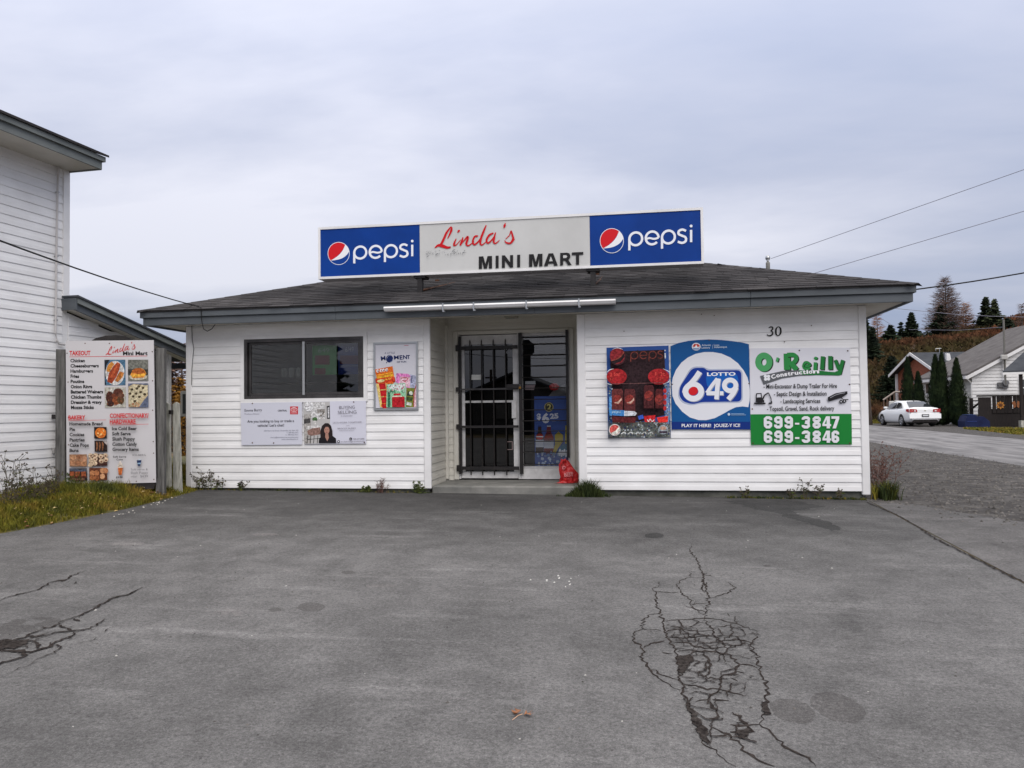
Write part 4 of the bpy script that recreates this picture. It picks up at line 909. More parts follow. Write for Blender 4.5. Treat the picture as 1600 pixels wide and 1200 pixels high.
# soft drink poster
o6 = (940, 530, 6.667)
t = wallsign('soft_drink_poster', 'faded blue and red soft drink poster with cans, left of the lottery sign', 'poster', c=(998, 613))
board('panel', t, (0, YS, 0), nF, [(52, 88), (698, 66), (722, 1026), (68, 1032)], .008, flat((45, 82, 150), .45), o6)
p = Painter((0, YS, 0), nF, *o6); dk = (42, 20, 26); p.mottle = True
p.poly([(70, 862), (712, 858), (720, 1024), (70, 1030)], (112, 116, 112))
p.poly([(88, 128), (652, 110), (668, 430), (640, 520), (655, 790), (400, 860), (110, 800), (95, 470)], dk)
p.poly([(75, 480), (105, 470), (110, 880), (80, 900)], (60, 110, 165)); p.poly([(650, 470), (700, 470), (712, 880), (672, 880)], (120, 150, 195))
rn = random.Random(21)
for k in range(420):
    x = rn.uniform(78, 708); y = rn.choice([rn.uniform(860, 1020), rn.uniform(860, 1020), rn.uniform(480, 1020)])
    if y < 860 and 112 < x < 655: x = rn.choice([rn.uniform(74, 105), rn.uniform(660, 710)])
    g = rn.choice([(150, 160, 150), (90, 100, 95), (190, 200, 205), (60, 70, 80), (120, 95, 80), (50, 60, 110)]); r_ = rn.uniform(5, 14); a = rn.random()*6
    p.poly([(x+r_*math.cos(a+q)*rn.uniform(.6, 1), y+r_*math.sin(a+q)*rn.uniform(.6, 1)) for q in (0, 1.6, 3.1, 4.7)], g)
for (x0, x1, y0, y1, c1) in ((108, 225, 520, 800, (96, 38, 38)), (238, 352, 520, 800, (88, 34, 36)), (440, 545, 480, 720, (72, 22, 26)), (560, 640, 520, 720, (80, 20, 24))):
    p.poly([(x0, y0+25), (x0+14, y0), (x1-14, y0), (x1, y0+25), (x1, y1), (x0, y1)], c1); cx_, cy_ = (x0+x1)/2, y0+110
    p.ell(cx_, cy_, 46, 52, (136, 46, 40)); p.poly([(cx_-34, cy_+32), (cx_+10, cy_+18), (cx_+44, cy_-20), (cx_+44, cy_+6), (cx_+12, cy_+44)], (206, 168, 150) if x0 < 300 else (100, 40, 40))
p.poly([(82, 600), (108, 600), (108, 800), (82, 790)], (90, 150, 205)); p.poly([(110, 735), (238, 740), (238, 800), (82, 790), (82, 738)], (62, 128, 190)); p.poly([(238, 745), (340, 750), (372, 768), (350, 795), (238, 800)], (205, 208, 214))
p.text('pepsi', 112, 765, 200, 768, 26, (190, 215, 235), .0)
p.poly([(110, 805), (360, 812), (352, 870), (118, 865)], (88, 22, 26)); p.poly([(440, 800), (560, 790), (555, 860), (450, 862)], (190, 24, 30)); p.poly([(575, 815), (690, 800), (688, 862), (590, 866)], (222, 44, 34)); p.poly([(378, 800), (430, 785), (440, 825), (390, 838)], (50, 90, 190))
for y in (540, 600, 660, 720): p.ell(658, y, 18, 24, (175, 38, 40))
p.stroke([(475, 835), (490, 855), (505, 830), (525, 855), (548, 838)], 7, (230, 230, 230))
p.ell(170, 185, 82, 92, (60, 22, 30), n=32); p.ell(166, 178, 76, 82, (140, 34, 40), n=32); p.poly([(100, 232), (150, 222), (200, 190), (238, 150), (240, 190), (200, 240), (130, 262)], (28, 12, 18)); p.stroke([(100, 228), (160, 212), (205, 180), (235, 138)], 10, (150, 70, 55)); p.stroke([(118, 112, 3), (168, 96, 8), (222, 112, 3)], 6, (210, 214, 225))
def word(pn, tx, ty, s, sl, col, th):
    def L(x, y): return (tx+x*s, ty-y*s+sl*x*s)
    def ring(cx2, a0, a1, n=18): return [L(cx2+.5*math.cos(R(a)), .5+.5*math.sin(R(a))) for a in [a0+(a1-a0)*i/n for i in range(n+1)]]
    for x in (0, 2.55): pn.stroke([L(x, .55), L(x, -.38)], th, col, False); pn.stroke(ring(x+.5, 180, -165, 22), th, col, False)
    pn.stroke(ring(1.78, 0, 318, 22), th, col, False); pn.stroke([L(1.30, .46), L(2.28, .48)], th*.85, col, False)
    pn.stroke([L(4.42, .90), L(4.15, 1.02), L(3.88, .93), L(3.84, .70), L(4.10, .55), L(4.38, .40), L(4.40, .12), L(4.12, -.02), L(3.78, .10)], th, col)
word(p, 305, 212, 74, -.03, (118, 52, 42), 9)
p.stroke([(662, 205), (660, 150)], 11, (226, 232, 240), False); p.ell(660, 122, 7, 8, (226, 232, 240), n=10)
for (cx_, s_) in ((160, -1), (594, 1)):
    p.ell(cx_+s_*0, 395, 108, 88, (232, 232, 236)) if False else None
    p.ell(cx_, 393, 104 if s_ < 0 else 110, 82, (160, 24, 30), n=32)
    p.stroke([(56, 350, 3), (90, 322, 9), (130, 312, 3)] if s_ < 0 else [(640, 312, 3), (690, 335, 9), (706, 350, 4)], 6, (226, 226, 230)); p.stroke([(56, 462, 3), (80, 470, 8), (110, 474, 3)] if s_ < 0 else [(640, 470, 3), (690, 450, 9), (706, 425, 4)], 6, (226, 226, 230))
p.text('2 for', 92, 392, 200, 385, 40, (205, 70, 60), .01); p.text('$7', 88, 430, 130, 428, 26, (205, 70, 60), .01); p.text('1 lt', 560, 385, 660, 382, 38, (205, 70, 60), .01); p.text('2.29', 560, 430, 650, 428, 26, (190, 60, 50), .01)
p.ell(140, 942, 60, 60, (226, 226, 220), n=28); p.ell(140, 942, 53, 53, (206, 84, 78), n=28); p.poly([(100, 975), (150, 950), (185, 905), (192, 950), (170, 985), (130, 994)], (222, 222, 210))
p.ell(640, 940, 52, 50, (150, 160, 165), n=24); p.ell(640, 925, 34, 20, (190, 150, 130), n=16); p.rect(600, 955, 680, 975, (60, 40, 60))
for k in range(5): p.stroke([(205+k*70, 985), (240+k*70, 965), (255+k*70, 985)], 8, (205, 208, 205))
p.stroke([(110, 468), (380, 462), (640, 455)], 5, (120, 80, 80), False)
p.build('print', t); screws('screw', t, (0, YS, 0), nF, [(375, 120), (385, 462), (100, 130)], o6)
# lottery sign
t = wallsign('lottery_sign', 'blue arched lottery sign with a white swirl and large 6 49 numerals', 'sign', c=(1110, 602))
top = [(718, 72), (800, 40), (900, 18), (1000, 8), (1120, 2), (1250, 8), (1380, 22), (1470, 36), (1535, 52)]
board('panel', t, (0, YS, 0), nF, top+[(1550, 940), (732, 940)], .012, flat((14, 82, 142), .4), o6)
p = Painter((0, YS, 0), nF, *o6)
p.poly([(728, 860), (1548, 860), (1549, 938), (732, 938)], (8, 44, 120)); W_ = (222, 223, 228)
sw = [(730, 470), (742, 400), (775, 320), (830, 245), (900, 190), (980, 152), (1070, 134), (1160, 134), (1250, 150), (1340, 190), (1420, 250), (1480, 325), (1520, 400), (1538, 470), (1545, 560), (1542, 640), (1528, 708), (1470, 700), (1400, 708), (1340, 735), (1270, 775), (1180, 822), (1090, 843), (1010, 842), (920, 815), (840, 755), (770, 670), (738, 590)]
p.poly(sw, W_)
def rrect(pts, r_, col):   # rounded polygon
    o = []; n = len(pts)
    for i in range(n):
        a = np.array(pts[i-1], float); b_ = np.array(pts[i], float); c = np.array(pts[(i+1) % n], float)
        d1 = (a-b_)/np.hypot(*(a-b_)); d2 = (c-b_)/np.hypot(*(c-b_)); r1 = min(r_, np.hypot(*(a-b_))/2.2, np.hypot(*(c-b_))/2.2)
        P0 = b_+d1*r1; P1 = b_+d2*r1
        for t_ in (0, .25, .5, .75, 1): o.append(tuple((1-t_)**2*P0+2*t_*(1-t_)*b_+t_*t_*P1))
    p.poly(o, col)
body = [(945, 298), (1070, 298), (1100, 326), (1455, 322), (1458, 650), (1040, 655), (950, 680), (850, 650), (808, 590), (812, 500)]
rrect([(x+(-12 if x < 1100 else 14), y+(-14 if y < 400 else 14)) for x, y in body], 60, (172, 180, 200)); rrect(body, 50, (8, 52, 142)); rrect([(1080, 350), (1420, 350), (1430, 560), (1250, 560), (1100, 520)], 70, (10, 92, 178))
def fat(pts, wd, closed=False, smooth=True):
    p.stroke([(x+7, y+8, *q) for x, y, *q in pts], wd, (150, 156, 172), smooth, closed); p.stroke(pts, wd, (228, 229, 234), smooth, closed)
fat([(1022, 338), (985, 395), (935, 455), (880, 510), (865, 560)], 54, smooth=True)
pts6 = [(955+82*math.cos(a), 545+74*math.sin(a)) for a in [2*math.pi*k/14 for k in range(14)]]; fat(pts6, 58, True)
p.ell(955, 540, 50, 44, (206, 26, 36), -25, n=24)
fat([(1205, 410), (1150, 480), (1095, 560)], 36, smooth=False); fat([(1092, 562), (1268, 562)], 40, smooth=False); fat([(1218, 410), (1205, 500), (1196, 625)], 46, smooth=False)
pts9 = [(1338+60*math.cos(a), 480+56*math.sin(a)) for a in [2*math.pi*k/14 for k in range(14)]]; fat(pts9, 48, True); fat([(1402, 500), (1370, 565), (1318, 628)], 50)
p.text('LOTTO', 1098, 382, 1395, 378, 34, (236, 237, 240), .035)
p.text('PLAY IT HERE!', 834, 915, 1140, 915, 32, (236, 237, 240), .02); p.text('JOUEZ-Y ICI!', 1168, 915, 1442, 912, 32, (236, 237, 240), .02)
p.ell(985, 78, 46, 40, (232, 232, 235), n=26); p.poly([(945, 78), (965, 50), (1005, 50), (1028, 74), (1000, 82)], (196, 60, 50)); p.poly([(970, 85), (985, 55), (1000, 85)], (240, 240, 240)); p.stroke([(950, 92), (985, 98), (1022, 90)], 8, (50, 110, 170)); p.stroke([(955, 104), (985, 110), (1015, 103)], 6, (50, 110, 170))
p.text('Atlantic', 1042, 72, 1138, 70, 18, (205, 216, 228), .01); p.text('Lottery', 1042, 98, 1130, 96, 18, (205, 216, 228), .01); p.rect(1155, 58, 1158, 98, (180, 200, 220)); p.text('Loto', 1170, 70, 1225, 69, 18, (205, 216, 228), .01); p.text('Atlantique', 1170, 92, 1305, 88, 18, (205, 216, 228), .01)
p.ell(1325, 782, 14, 14, (190, 205, 222), n=14); p.rect(1348, 774, 1485, 779, (150, 180, 210)); p.rect(1348, 786, 1502, 791, (150, 180, 210))
p.build('lettering', t); screws('screw', t, (0, YS, 0), nF, [(1120, 10), (735, 470), (1535, 462)], o6)
# construction sign
o7 = (1165, 500, 5.717)
t = wallsign('construction_sign', 'white and green construction sign with phone numbers at the right end of the wall', 'sign', c=(1252, 620))
board('panel', t, (0, YS, 0), nF, [(34, 253), (932, 246), (950, 1113), (48, 1117)], .010, flat((214, 214, 220), .4), o7)
p = Painter((0, YS, 0), nF, *o7); GR = (20, 122, 48)
p.poly([(43, 842), (947, 838), (950, 1112), (48, 1116)], GR)
p.build('green_band', t); p.lift = .0014
def ds(pts, wd, col, closed=False, smooth=True):
    p.stroke([(x+9, y+7) for x, y in pts], wd, (28, 40, 32), smooth, closed); p.stroke(pts, wd, col, smooth, closed)
gA, gB, gC = (74, 158, 96), (42, 134, 66), (26, 112, 50)
oo = [(163+50*math.cos(a), 375+58*math.sin(a)) for a in [2*math.pi*k/12 for k in range(12)]]; ds(oo, 54, gA, True)
ds([(288, 335), (278, 372)], 22, gA, smooth=False)
# R
ds([(368, 300), (372, 445)], 58, gB, smooth=False); ds([(370, 312), (430, 312), (452, 345), (425, 382), (380, 390)], 38, gB); ds([(405, 385), (455, 445)], 46, gB, smooth=False)
# e
ds([(520, 412), (572, 405), (560, 382), (530, 380), (516, 412), (532, 436), (575, 432)], 22, gB)
ds([(624, 378), (620, 448)], 30, gB, smooth=False); p.ell(633, 346, 17, 14, (28, 40, 32)); p.ell(626, 342, 17, 14, gB)
ds([(690, 325), (682, 442)], 36, gC, smooth=False); ds([(756, 322), (757, 442)], 38, gC, smooth=False)
ds([(800, 358), (832, 440)], 30, gC, smooth=False); ds([(868, 358), (835, 480)], 32, gC, smooth=False)
p.poly([(128, 500), (330, 455), (480, 448), (660, 470), (842, 470), (838, 496), (640, 492), (480, 498), (330, 520), (160, 578)], (92, 94, 98)); p.poly([(470, 448), (560, 455), (660, 452), (740, 462), (850, 468), (836, 496), (700, 492), (500, 490)], gC); p.poly([(800, 462), (868, 440), (850, 492), (810, 496)], gC)
for (dx_, dy_) in ((-14, -12), (14, -12), (-12, 14), (14, 12)): p.ell(190+dx_, 515+dy_, 15, 14, (225, 226, 230), n=12)
cw = 'Construction'; 
xs_ = [235, 275, 312, 345, 376, 406, 438, 475, 510, 542, 564, 600]; wd_ = [34, 32, 28, 26, 24, 26, 30, 30, 26, 14, 30, 56]
for i, ch in enumerate(cw):
    x = xs_[i]; x2 = xs_[i+1]-4 if i < 11 else 656; y = lambda q: 530-62*((q-235)/420)**.62+8*((q-235)/420)**3
    p.text(ch, x, y(x)-2, x2, y(x2)-2, 34, (236, 236, 238), .035)
def fatc(body, x0, y0, x1, y1, h, col, bold, shear=0): p.text(body, x0, y0, x1, y1, h, col, bold, 3, shear)
ink = (30, 28, 32)
fatc('- Mini-Excavator & Dump Trailer For Hire', 160, 612, 815, 606, 38, ink, .014); fatc('- Septic Design & Installation', 252, 680, 722, 674, 38, ink, .014)
fatc('- Landscaping Services', 310, 744, 666, 740, 38, ink, .014); fatc('- Topsoil, Gravel, Sand, Rock delivery', 190, 812, 790, 806, 38, ink, .014)
def digit(ch, x, y, w_, h, col, tk):
    """heavy condensed numeral, lower left corner (x,y)"""
    g = lambda a, b_: (x+a, y-b_)
    def ringd(z0, z1, tk2=tk):
        x0, x1 = tk2/2, w_-tk2/2; a, b_ = z0+tk*.42, z1-tk*.42; r_ = w_*.16
        p.stroke([g(x0+r_, a), g(x1-r_, a), g(x1, a+r_), g(x1, b_-r_), g(x1-r_, b_), g(x0+r_, b_), g(x0, b_-r_), g(x0, a+r_)], tk2*.93, col, False, True)
    if ch == '6': ringd(0, h*.60); p.stroke([g(tk/2, h*.3), g(tk/2, h-tk*.7), g(tk*.9, h-tk*.42), g(w_-tk*.9, h-tk*.42), g(w_-tk/2, h-tk*.7), g(w_-tk/2, h*.68)], tk*.93, col, False)
    if ch == '9': ringd(h*.40, h); p.stroke([g(w_-tk/2, h*.7), g(w_-tk/2, tk*.7), g(w_-tk*.9, tk*.42), g(tk*.9, tk*.42), g(tk/2, tk*.7), g(tk/2, h*.32)], tk*.93, col, False)
    if ch == '8': ringd(0, h*.54); ringd(h*.47, h, tk*.96)
    if ch == '3': p.stroke([g(tk/2, h*.72), g(tk/2, h-tk*.7), g(tk*.9, h-tk*.42), g(w_-tk*.9, h-tk*.42), g(w_-tk/2, h-tk*.7), g(w_-tk*.5, h*.60), g(w_*.45, h*.52)], tk*.93, col, False); p.stroke([g(w_*.40, h*.51), g(w_-tk*.55, h*.42), g(w_-tk/2, tk*.7), g(w_-tk*.9, tk*.42), g(tk*.9, tk*.42), g(tk/2, tk*.7), g(tk/2, h*.28)], tk*.93, col, False)
    if ch == '4': p.poly([g(w_*.42, h), g(w_*.86, h), g(w_*.86, h*.36), g(w_, h*.36), g(w_, h*.19), g(w_*.86, h*.19), g(w_*.86, 0), g(w_*.48, 0), g(w_*.48, h*.19), g(0, h*.19), g(0, h*.36)], col); p.poly([g(w_*.24, h*.37), g(w_*.48, h*.37), g(w_*.48, h*.74)], GR)
    if ch == '7': p.poly([g(0, h), g(w_, h), g(w_, h*.80), g(w_*.58, 0), g(w_*.14, 0), g(w_*.56, h*.79), g(0, h*.79)], col)
for (s_, y0) in (('699-3847', 968), ('699-3846', 1096)):
    for ch, x, w_ in zip(s_, (160, 252, 345, 440, 498, 594, 684, 764), (78, 78, 78, 38, 78, 78, 78, 70)):
        if ch == '-': p.rect(x, y0-50, x+w_, y0-34, (222, 224, 226))
        else: digit(ch, x, y0, w_, 108, (222, 224, 226), 29)
# excavator and dump trailer silhouettes
p.rect(74, 738, 176, 752, ink); p.poly([(92, 655), (140, 652), (146, 700), (165, 720), (165, 736), (90, 736)], ink); p.poly([(100, 664), (132, 662), (136, 690), (98, 692)], (206, 206, 212)); p.stroke([(148, 712, 14), (168, 672, 12), (200, 650, 10), (205, 656, 9), (225, 700, 8), (228, 735, 6)], 10, ink, False); p.poly([(222, 716), (236, 730), (234, 750), (200, 750), (206, 738), (222, 736)], ink)
p.poly([(732, 690), (800, 655), (905, 636), (908, 660), (860, 690), (742, 728), (732, 715)], ink); p.stroke([(752, 695), (815, 665), (885, 650)], 3, (200, 200, 206)); p.stroke([(845, 690), (870, 712), (915, 710)], 8, ink, False); p.ell(850, 730, 17, 16, ink); p.ell(880, 724, 17, 16, ink); p.ell(850, 730, 6, 6, (200, 200, 206)); p.ell(880, 724, 6, 6, (200, 200, 206))
p.build('lettering', t); screws('screw', t, (0, YS, 0), nF, [(480, 272), (928, 575), (60, 795), (930, 1100), (66, 1100), (912, 275)], o7)
# moment poster in snap frame
o8 = (580, 530, 10.44)
t = wallsign('framed_poster', 'silver framed lottery poster with fanned scratch tickets between the window and the entry', 'poster', c=(619, 587))
board('panel', t, (0, YS, 0), nF, [(62, 72), (742, 58), (748, 1122), (66, 1122)], .010, flat((206, 205, 212), .35), o8)
p0 = onplane(583.3, 535.3, Vector((0, YS-.012, 0)), Vector(nF)); p1 = onplane(653.5, 640.3, Vector((0, YS-.012, 0)), Vector(nF))
mb = MB(); frame(mb, p0.x, p1.x, p1.z, p0.z, YS-.014, YS+.012, .026, M['alu']); mb.build('frame', t)
p = Painter((0, YS, 0), nF, *o8); nv = (24, 40, 92)
p.text('A LITTLE', 220, 242, 385, 236, 30, nv, .0); p.text('M', 162, 350, 238, 340, 66, nv, .03); p.ell(300, 320, 58, 62, nv, n=28); p.stroke([(262, 310), (280, 275), (320, 268)], 5, (190, 195, 215)); p.stroke([(352, 322), (345, 355), (310, 376)], 8, (150, 160, 190)); p.ell(252, 382, 9, 11, nv)
for (ch, x0, x1, y, h) in (('M', 372, 452, 330, 60), ('E', 466, 515, 332, 66), ('N', 522, 588, 325, 62), ('T', 586, 636, 322, 58)): p.text(ch, x0, y, x1, y-4, h, nv, .03)
p.text('OF FUN', 420, 386, 572, 380, 28, nv, .01); p.rect(540, 96, 610, 104, (180, 90, 100))
p.mottle = True; p.poly([(412, 555), (600, 565), (640, 590), (625, 800), (400, 700)], (220, 128, 190)); p.poly([(470, 610), (635, 620), (620, 780), (460, 740)], (238, 190, 200)); p.stroke([(490, 640), (540, 625), (600, 640), (560, 680), (510, 670), (570, 700)], 12, (190, 50, 80))
p.poly([(640, 572), (740, 600), (715, 800), (640, 780)], (176, 180, 205)); p.poly([(650, 600), (680, 590), (668, 720), (645, 700)], (110, 112, 140))
p.poly([(575, 790), (715, 800), (690, 1108), (570, 1108)], (122, 128, 48)); p.poly([(600, 850), (690, 860), (680, 930), (580, 920)], (38, 44, 40)); p.ell(650, 880, 30, 32, (215, 222, 205)); p.poly([(575, 940), (680, 950), (670, 1010), (575, 1000)], (60, 80, 40)); p.poly([(580, 1020), (665, 1040), (655, 1090), (575, 1070)], (210, 214, 205)); p.poly([(690, 900), (735, 720), (740, 1100), (690, 1108)], (170, 70, 80)); p.poly([(712, 860), (742, 760), (744, 1108), (702, 1108)], (222, 190, 196))
p.poly([(65, 495), (350, 440), (385, 660), (250, 1108), (165, 1108)], (226, 108, 28)); p.poly([(70, 640), (390, 620), (395, 700), (80, 720)], (208, 60, 24)); p.poly([(85, 590), (350, 535), (365, 600), (100, 645)], (240, 170, 40)); p.stroke([(95, 605), (350, 560)], 10, (210, 60, 20)); p.text('PLAY', 225, 672, 340, 650, 22, (245, 200, 60), .03); p.ell(160, 680, 60, 24, (245, 220, 150), -8)
for (x, y) in ((110, 520), (165, 512), (205, 505), (255, 500)): p.ell(x, y, 22, 26, (235, 232, 225)); p.ell(x+6, y+4, 10, 13, (150, 50, 40))
p.poly([(82, 730), (250, 715), (255, 760), (160, 1108), (150, 1108)], (240, 200, 120))
for k in range(4): y = 725+k*112; p.poly([(125+k*18, y), (238+k*6, y-8), (244+k*4, y+86), (145+k*17, y+98)], (190, 20, 28))
p.poly([(258, 735), (560, 715), (572, 1112), (250, 1112)], (150, 205, 165)); p.poly([(285, 745), (550, 728), (555, 800), (470, 850), (290, 800)], (222, 236, 226))
for (x, y) in [(rn.uniform(265, 550), rn.uniform(740, 880)) for k in range(60)]: p.ell(x, y, rn.uniform(4, 12), rn.uniform(4, 12), rn.choice([(20, 90, 60), (40, 50, 50), (235, 240, 235), (200, 90, 110), (90, 170, 130)]), n=8)
for k in range(9): p.poly([(275, 880+k*26), (300, 870+k*26), (325, 892+k*26), (290, 900+k*26)], (24, 100, 70))
p.poly([(350, 940), (552, 935), (556, 1108), (350, 1108)], (182, 20, 34)); p.poly([(375, 888), (490, 884), (488, 912), (376, 916)], (190, 30, 40)); p.poly([(350, 925), (510, 918), (512, 940), (350, 944)], (230, 215, 190))
p.build('print', t)
# business boards below the window
o9 = (370, 510, 5.517)
t = wallsign('vehicle_sales_board', 'white printed board about buying or trading a vehicle, under the left half of the window', 'sign', c=(424, 662))
board('panel', t, (0, YS-.008, 0), nF, [(34, 660), (562, 652), (562, 1018), (40, 1024)], .010, flat((206, 207, 218), .4), o9)
p = Painter((0, YS-.008, 0), nF, *o9); ink = (44, 44, 54)
p.text('Emma Burry', 68, 736, 218, 730, 22, ink, .012); p.text('Product Advisor', 68, 762, 196, 760, 13, (120, 120, 135), 0); p.text('CENTRAL', 354, 734, 434, 732, 14, ink, .03)
p.rect(460, 690, 528, 758, (196, 32, 44)); 
for e_ in ((494, 717, 26, 17), (494, 711, 9, 12)): p.stroke([(e_[0]+e_[2]*math.cos(a), e_[1]+e_[3]*math.sin(a)) for a in [2*math.pi*k/14 for k in range(14)]], 4, (236, 228, 230), closed=True)
p.text('TOYOTA', 470, 751, 520, 750, 9, (236, 228, 230), .01)
p.text('Are you looking to buy or trade a', 92, 830, 494, 824, 22, ink, .012); p.text("vehicle? Let's chat!", 178, 866, 408, 862, 22, ink, .012)
g_ = (120, 122, 138); p.text('584 Memorial Street Clarenville, NL A5A 1P3', 236, 905, 530, 902, 11, g_, 0); p.text('T. 709-466-0471', 430, 922, 530, 920, 11, g_, 0); p.text('C. 709-426-7613', 422, 940, 530, 938, 11, g_, 0); p.text('eburry@centraltoyota.com/inventory', 292, 962, 530, 960, 11, g_, 0); p.text('www.centraltoyota.ca', 386, 978, 530, 976, 11, g_, 0)
p.build('lettering', t); screws('screw', t, (0, YS-.008, 0), nF, [(135, 664), (135, 1003), (318, 1005)], o9)
t = wallsign('realty_board', 'realty board with kitchen photo and dark haired woman under the right window pane', 'sign', c=(521, 660))
board('panel', t, (0, YS-.008, 0), nF, [(574, 650), (1112, 640), (1114, 1010), (580, 1014)], .010, flat((210, 210, 222), .4), o9)
p = Painter((0, YS-.008, 0), nF, *o9)
p.poly([(576, 651), (802, 648), (806, 1010), (581, 1012)], (186, 184, 182)); p.mottle = True; p.poly([(577, 760), (640, 752), (640, 1010), (581, 1012)], (168, 164, 160)); p.rect(640, 655, 760, 800, (206, 205, 204)); p.rect(690, 712, 760, 745, (150, 146, 142)); p.poly([(775, 688), (802, 682), (804, 796), (778, 798)], (40, 38, 40)); p.poly([(783, 700), (797, 696), (798, 786), (786, 788)], (200, 200, 202))
p.poly([(600, 862), (720, 850), (722, 872), (600, 884)], (212, 210, 208)); p.poly([(608, 900), (650, 878), (718, 870), (722, 930), (640, 944), (612, 930)], (142, 110, 100))
for x in (612, 640, 668, 700): p.stroke([(x, 940), (x-6, 1008)], 5, (48, 44, 44), False)
p.stroke([(610, 975), (715, 965)], 4, (48, 44, 44), False); p.poly([(580, 800), (635, 792), (635, 830), (580, 838)], (70, 68, 68)); p.ell(674, 800, 22, 18, (70, 104, 62)); p.rect(664, 812, 684, 846, (214, 212, 208))
for k in range(16): p.ell(705+rn.random()*50, 725+rn.random()*80, 5, 5, rn.choice([(120, 110, 100), (90, 88, 80), (160, 150, 140)]), n=7)
p.ell(622, 691, 40, 42, (226, 226, 228), n=26); p.text('REALTY', 592, 696, 655, 694, 12, (90, 70, 80), .0); p.rect(612, 676, 634, 679, (120, 100, 110))
p.build('photo', t); p.mottle = False
p.poly([(708, 1006), (712, 965), (738, 945), (830, 945), (856, 965), (860, 1006)], (26, 24, 28)); p.poly([(724, 960), (722, 900), (738, 856), (762, 834), (790, 834), (814, 856), (826, 900), (828, 950), (800, 962), (745, 962)], (38, 30, 30)); p.ell(778, 894, 23, 33, (176, 132, 116), n=22); p.poly([(766, 920), (790, 920), (796, 960), (782, 990), (764, 955)], (170, 128, 112)); p.poly([(756, 888), (762, 856), (780, 846), (800, 862), (802, 888), (790, 866), (768, 866)], (38, 30, 30)); p.ell(769, 890, 4, 2.5, (40, 30, 30), n=8); p.ell(788, 890, 4, 2.5, (40, 30, 30), n=8); p.ell(778, 912, 8, 3, (150, 60, 60), n=10)
p.build('portrait', t)
gr = (96, 92, 104)
p.text('BUYING', 885, 712, 1020, 708, 26, gr, -.008); p.text('OR', 942, 722, 966, 721, 7, gr, 0); p.text('SELLING', 874, 754, 1034, 750, 26, gr, -.008); p.text('in Clarenville?', 900, 776, 1000, 774, 12, (140, 136, 148), 0); p.text("LET'S WORK TOGETHER!", 832, 836, 1080, 830, 12, (130, 126, 138), 0); p.text('call', 945, 858, 972, 857, 9, (150, 146, 158), 0); p.text('BROOKE BURRY', 872, 886, 1030, 883, 12, (130, 126, 138), 0); p.text('REAL ESTATE AGENT', 888, 902, 1014, 900, 8, (150, 146, 158), 0)
p.ell(984, 969, 12, 12, (30, 28, 34), n=14); p.stroke([(979, 963), (981, 972), (989, 975)], 3, (225, 225, 230)); p.text('709-427-0088', 1006, 976, 1102, 973, 11, gr, 0); p.ell(880, 992, 12, 12, (30, 28, 34), n=14); p.ell(880, 992, 7, 7, (215, 215, 222), n=10); p.text('brookeburry@exitrealtynl.com', 902, 998, 1104, 994, 10, gr, 0)
p.build('lettering', t); screws('screw', t, (0, YS-.008, 0), nF, [(1008, 652), (1100, 1000)], o9)
# poster inside the sidelight
o10 = (800, 500, 4.618); YP = YR+.035
t = thing('price_poster', at(858, 680, YP), 'blue price poster reading $6.25 with drink bottles, inside the window beside the door', 'poster')
board('sheet', t, (0, YP, 0), nF, [(160, 552), (404, 548), (408, 1060), (166, 1062)], .004, flat((66, 96, 168), .5), o10)
p = Painter((0, YP, 0), nF, *o10)
p.ell(266, 628, 33, 34, (190, 176, 110), n=24); p.ell(266, 628, 27, 28, (60, 62, 50), n=24); p.text('2', 252, 648, 284, 648, 40, (220, 206, 120), .03); p.text('$', 180, 716, 210, 714, 38, (235, 236, 240), .04); p.text('6', 218, 740, 270, 738, 62, (235, 236, 240), .05); p.text('25', 274, 712, 336, 708, 34, (235, 236, 240), .05)
p.rect(290, 728, 316, 731, (190, 195, 215)); 
def bottle(x, y, w_, h, c1, c2, cap_): p.poly([(x-w_*.2, y-h), (x+w_*.2, y-h), (x+w_*.24, y-h*.8), (x+w_*.5, y-h*.6), (x+w_*.5, y), (x-w_*.5, y), (x-w_*.5, y-h*.6), (x-w_*.24, y-h*.8)], c1); p.rect(x-w_*.5, y-h*.5, x+w_*.5, y-h*.22, c2); p.rect(x-w_*.2, y-h-8, x+w_*.2, y-h, cap_)
bottle(200, 960, 58, 190, (52, 26, 24), (215, 218, 225), (30, 60, 130)); p.ell(200, 842, 26, 22, (190, 40, 44), n=16); p.rect(175, 838, 226, 846, (230, 230, 235)); bottle(266, 970, 70, 200, (120, 26, 32), (205, 208, 216), (220, 224, 230)); p.text('PEPSI', 242, 858, 292, 852, 18, (170, 30, 40), .03)
p.poly([(285, 985), (310, 900), (310, 830), (335, 805), (368, 830), (366, 880), (330, 930), (300, 995)], (196, 176, 70)); p.poly([(385, 760), (405, 760), (407, 905), (382, 905)], (206, 186, 60)); p.poly([(328, 950), (360, 900), (405, 890), (408, 980), (340, 990)], (50, 120, 150)); 
for k in range(46): x = rn.uniform(172, 404); y = rn.uniform(955, 1056); r_ = rn.uniform(7, 16); p.poly([(x+r_*math.cos(q+k)*rn.uniform(.6, 1), y+r_*math.sin(q+k)*rn.uniform(.6, 1)) for q in (0, 1.3, 2.6, 3.9, 5.2)], rn.choice([(120, 150, 190), (180, 195, 215), (90, 110, 160), (200, 210, 222)]))
for k in range(4): p.ell(345+k*16, 955+8*(k % 2), 9, 26, (222, 224, 228), 8, n=12)
p.build('print', t)
t = thing('notice_cards', at(828, 605, YR+.03), 'two small pale notices taped inside the top left of the barred side window', 'notice'); 
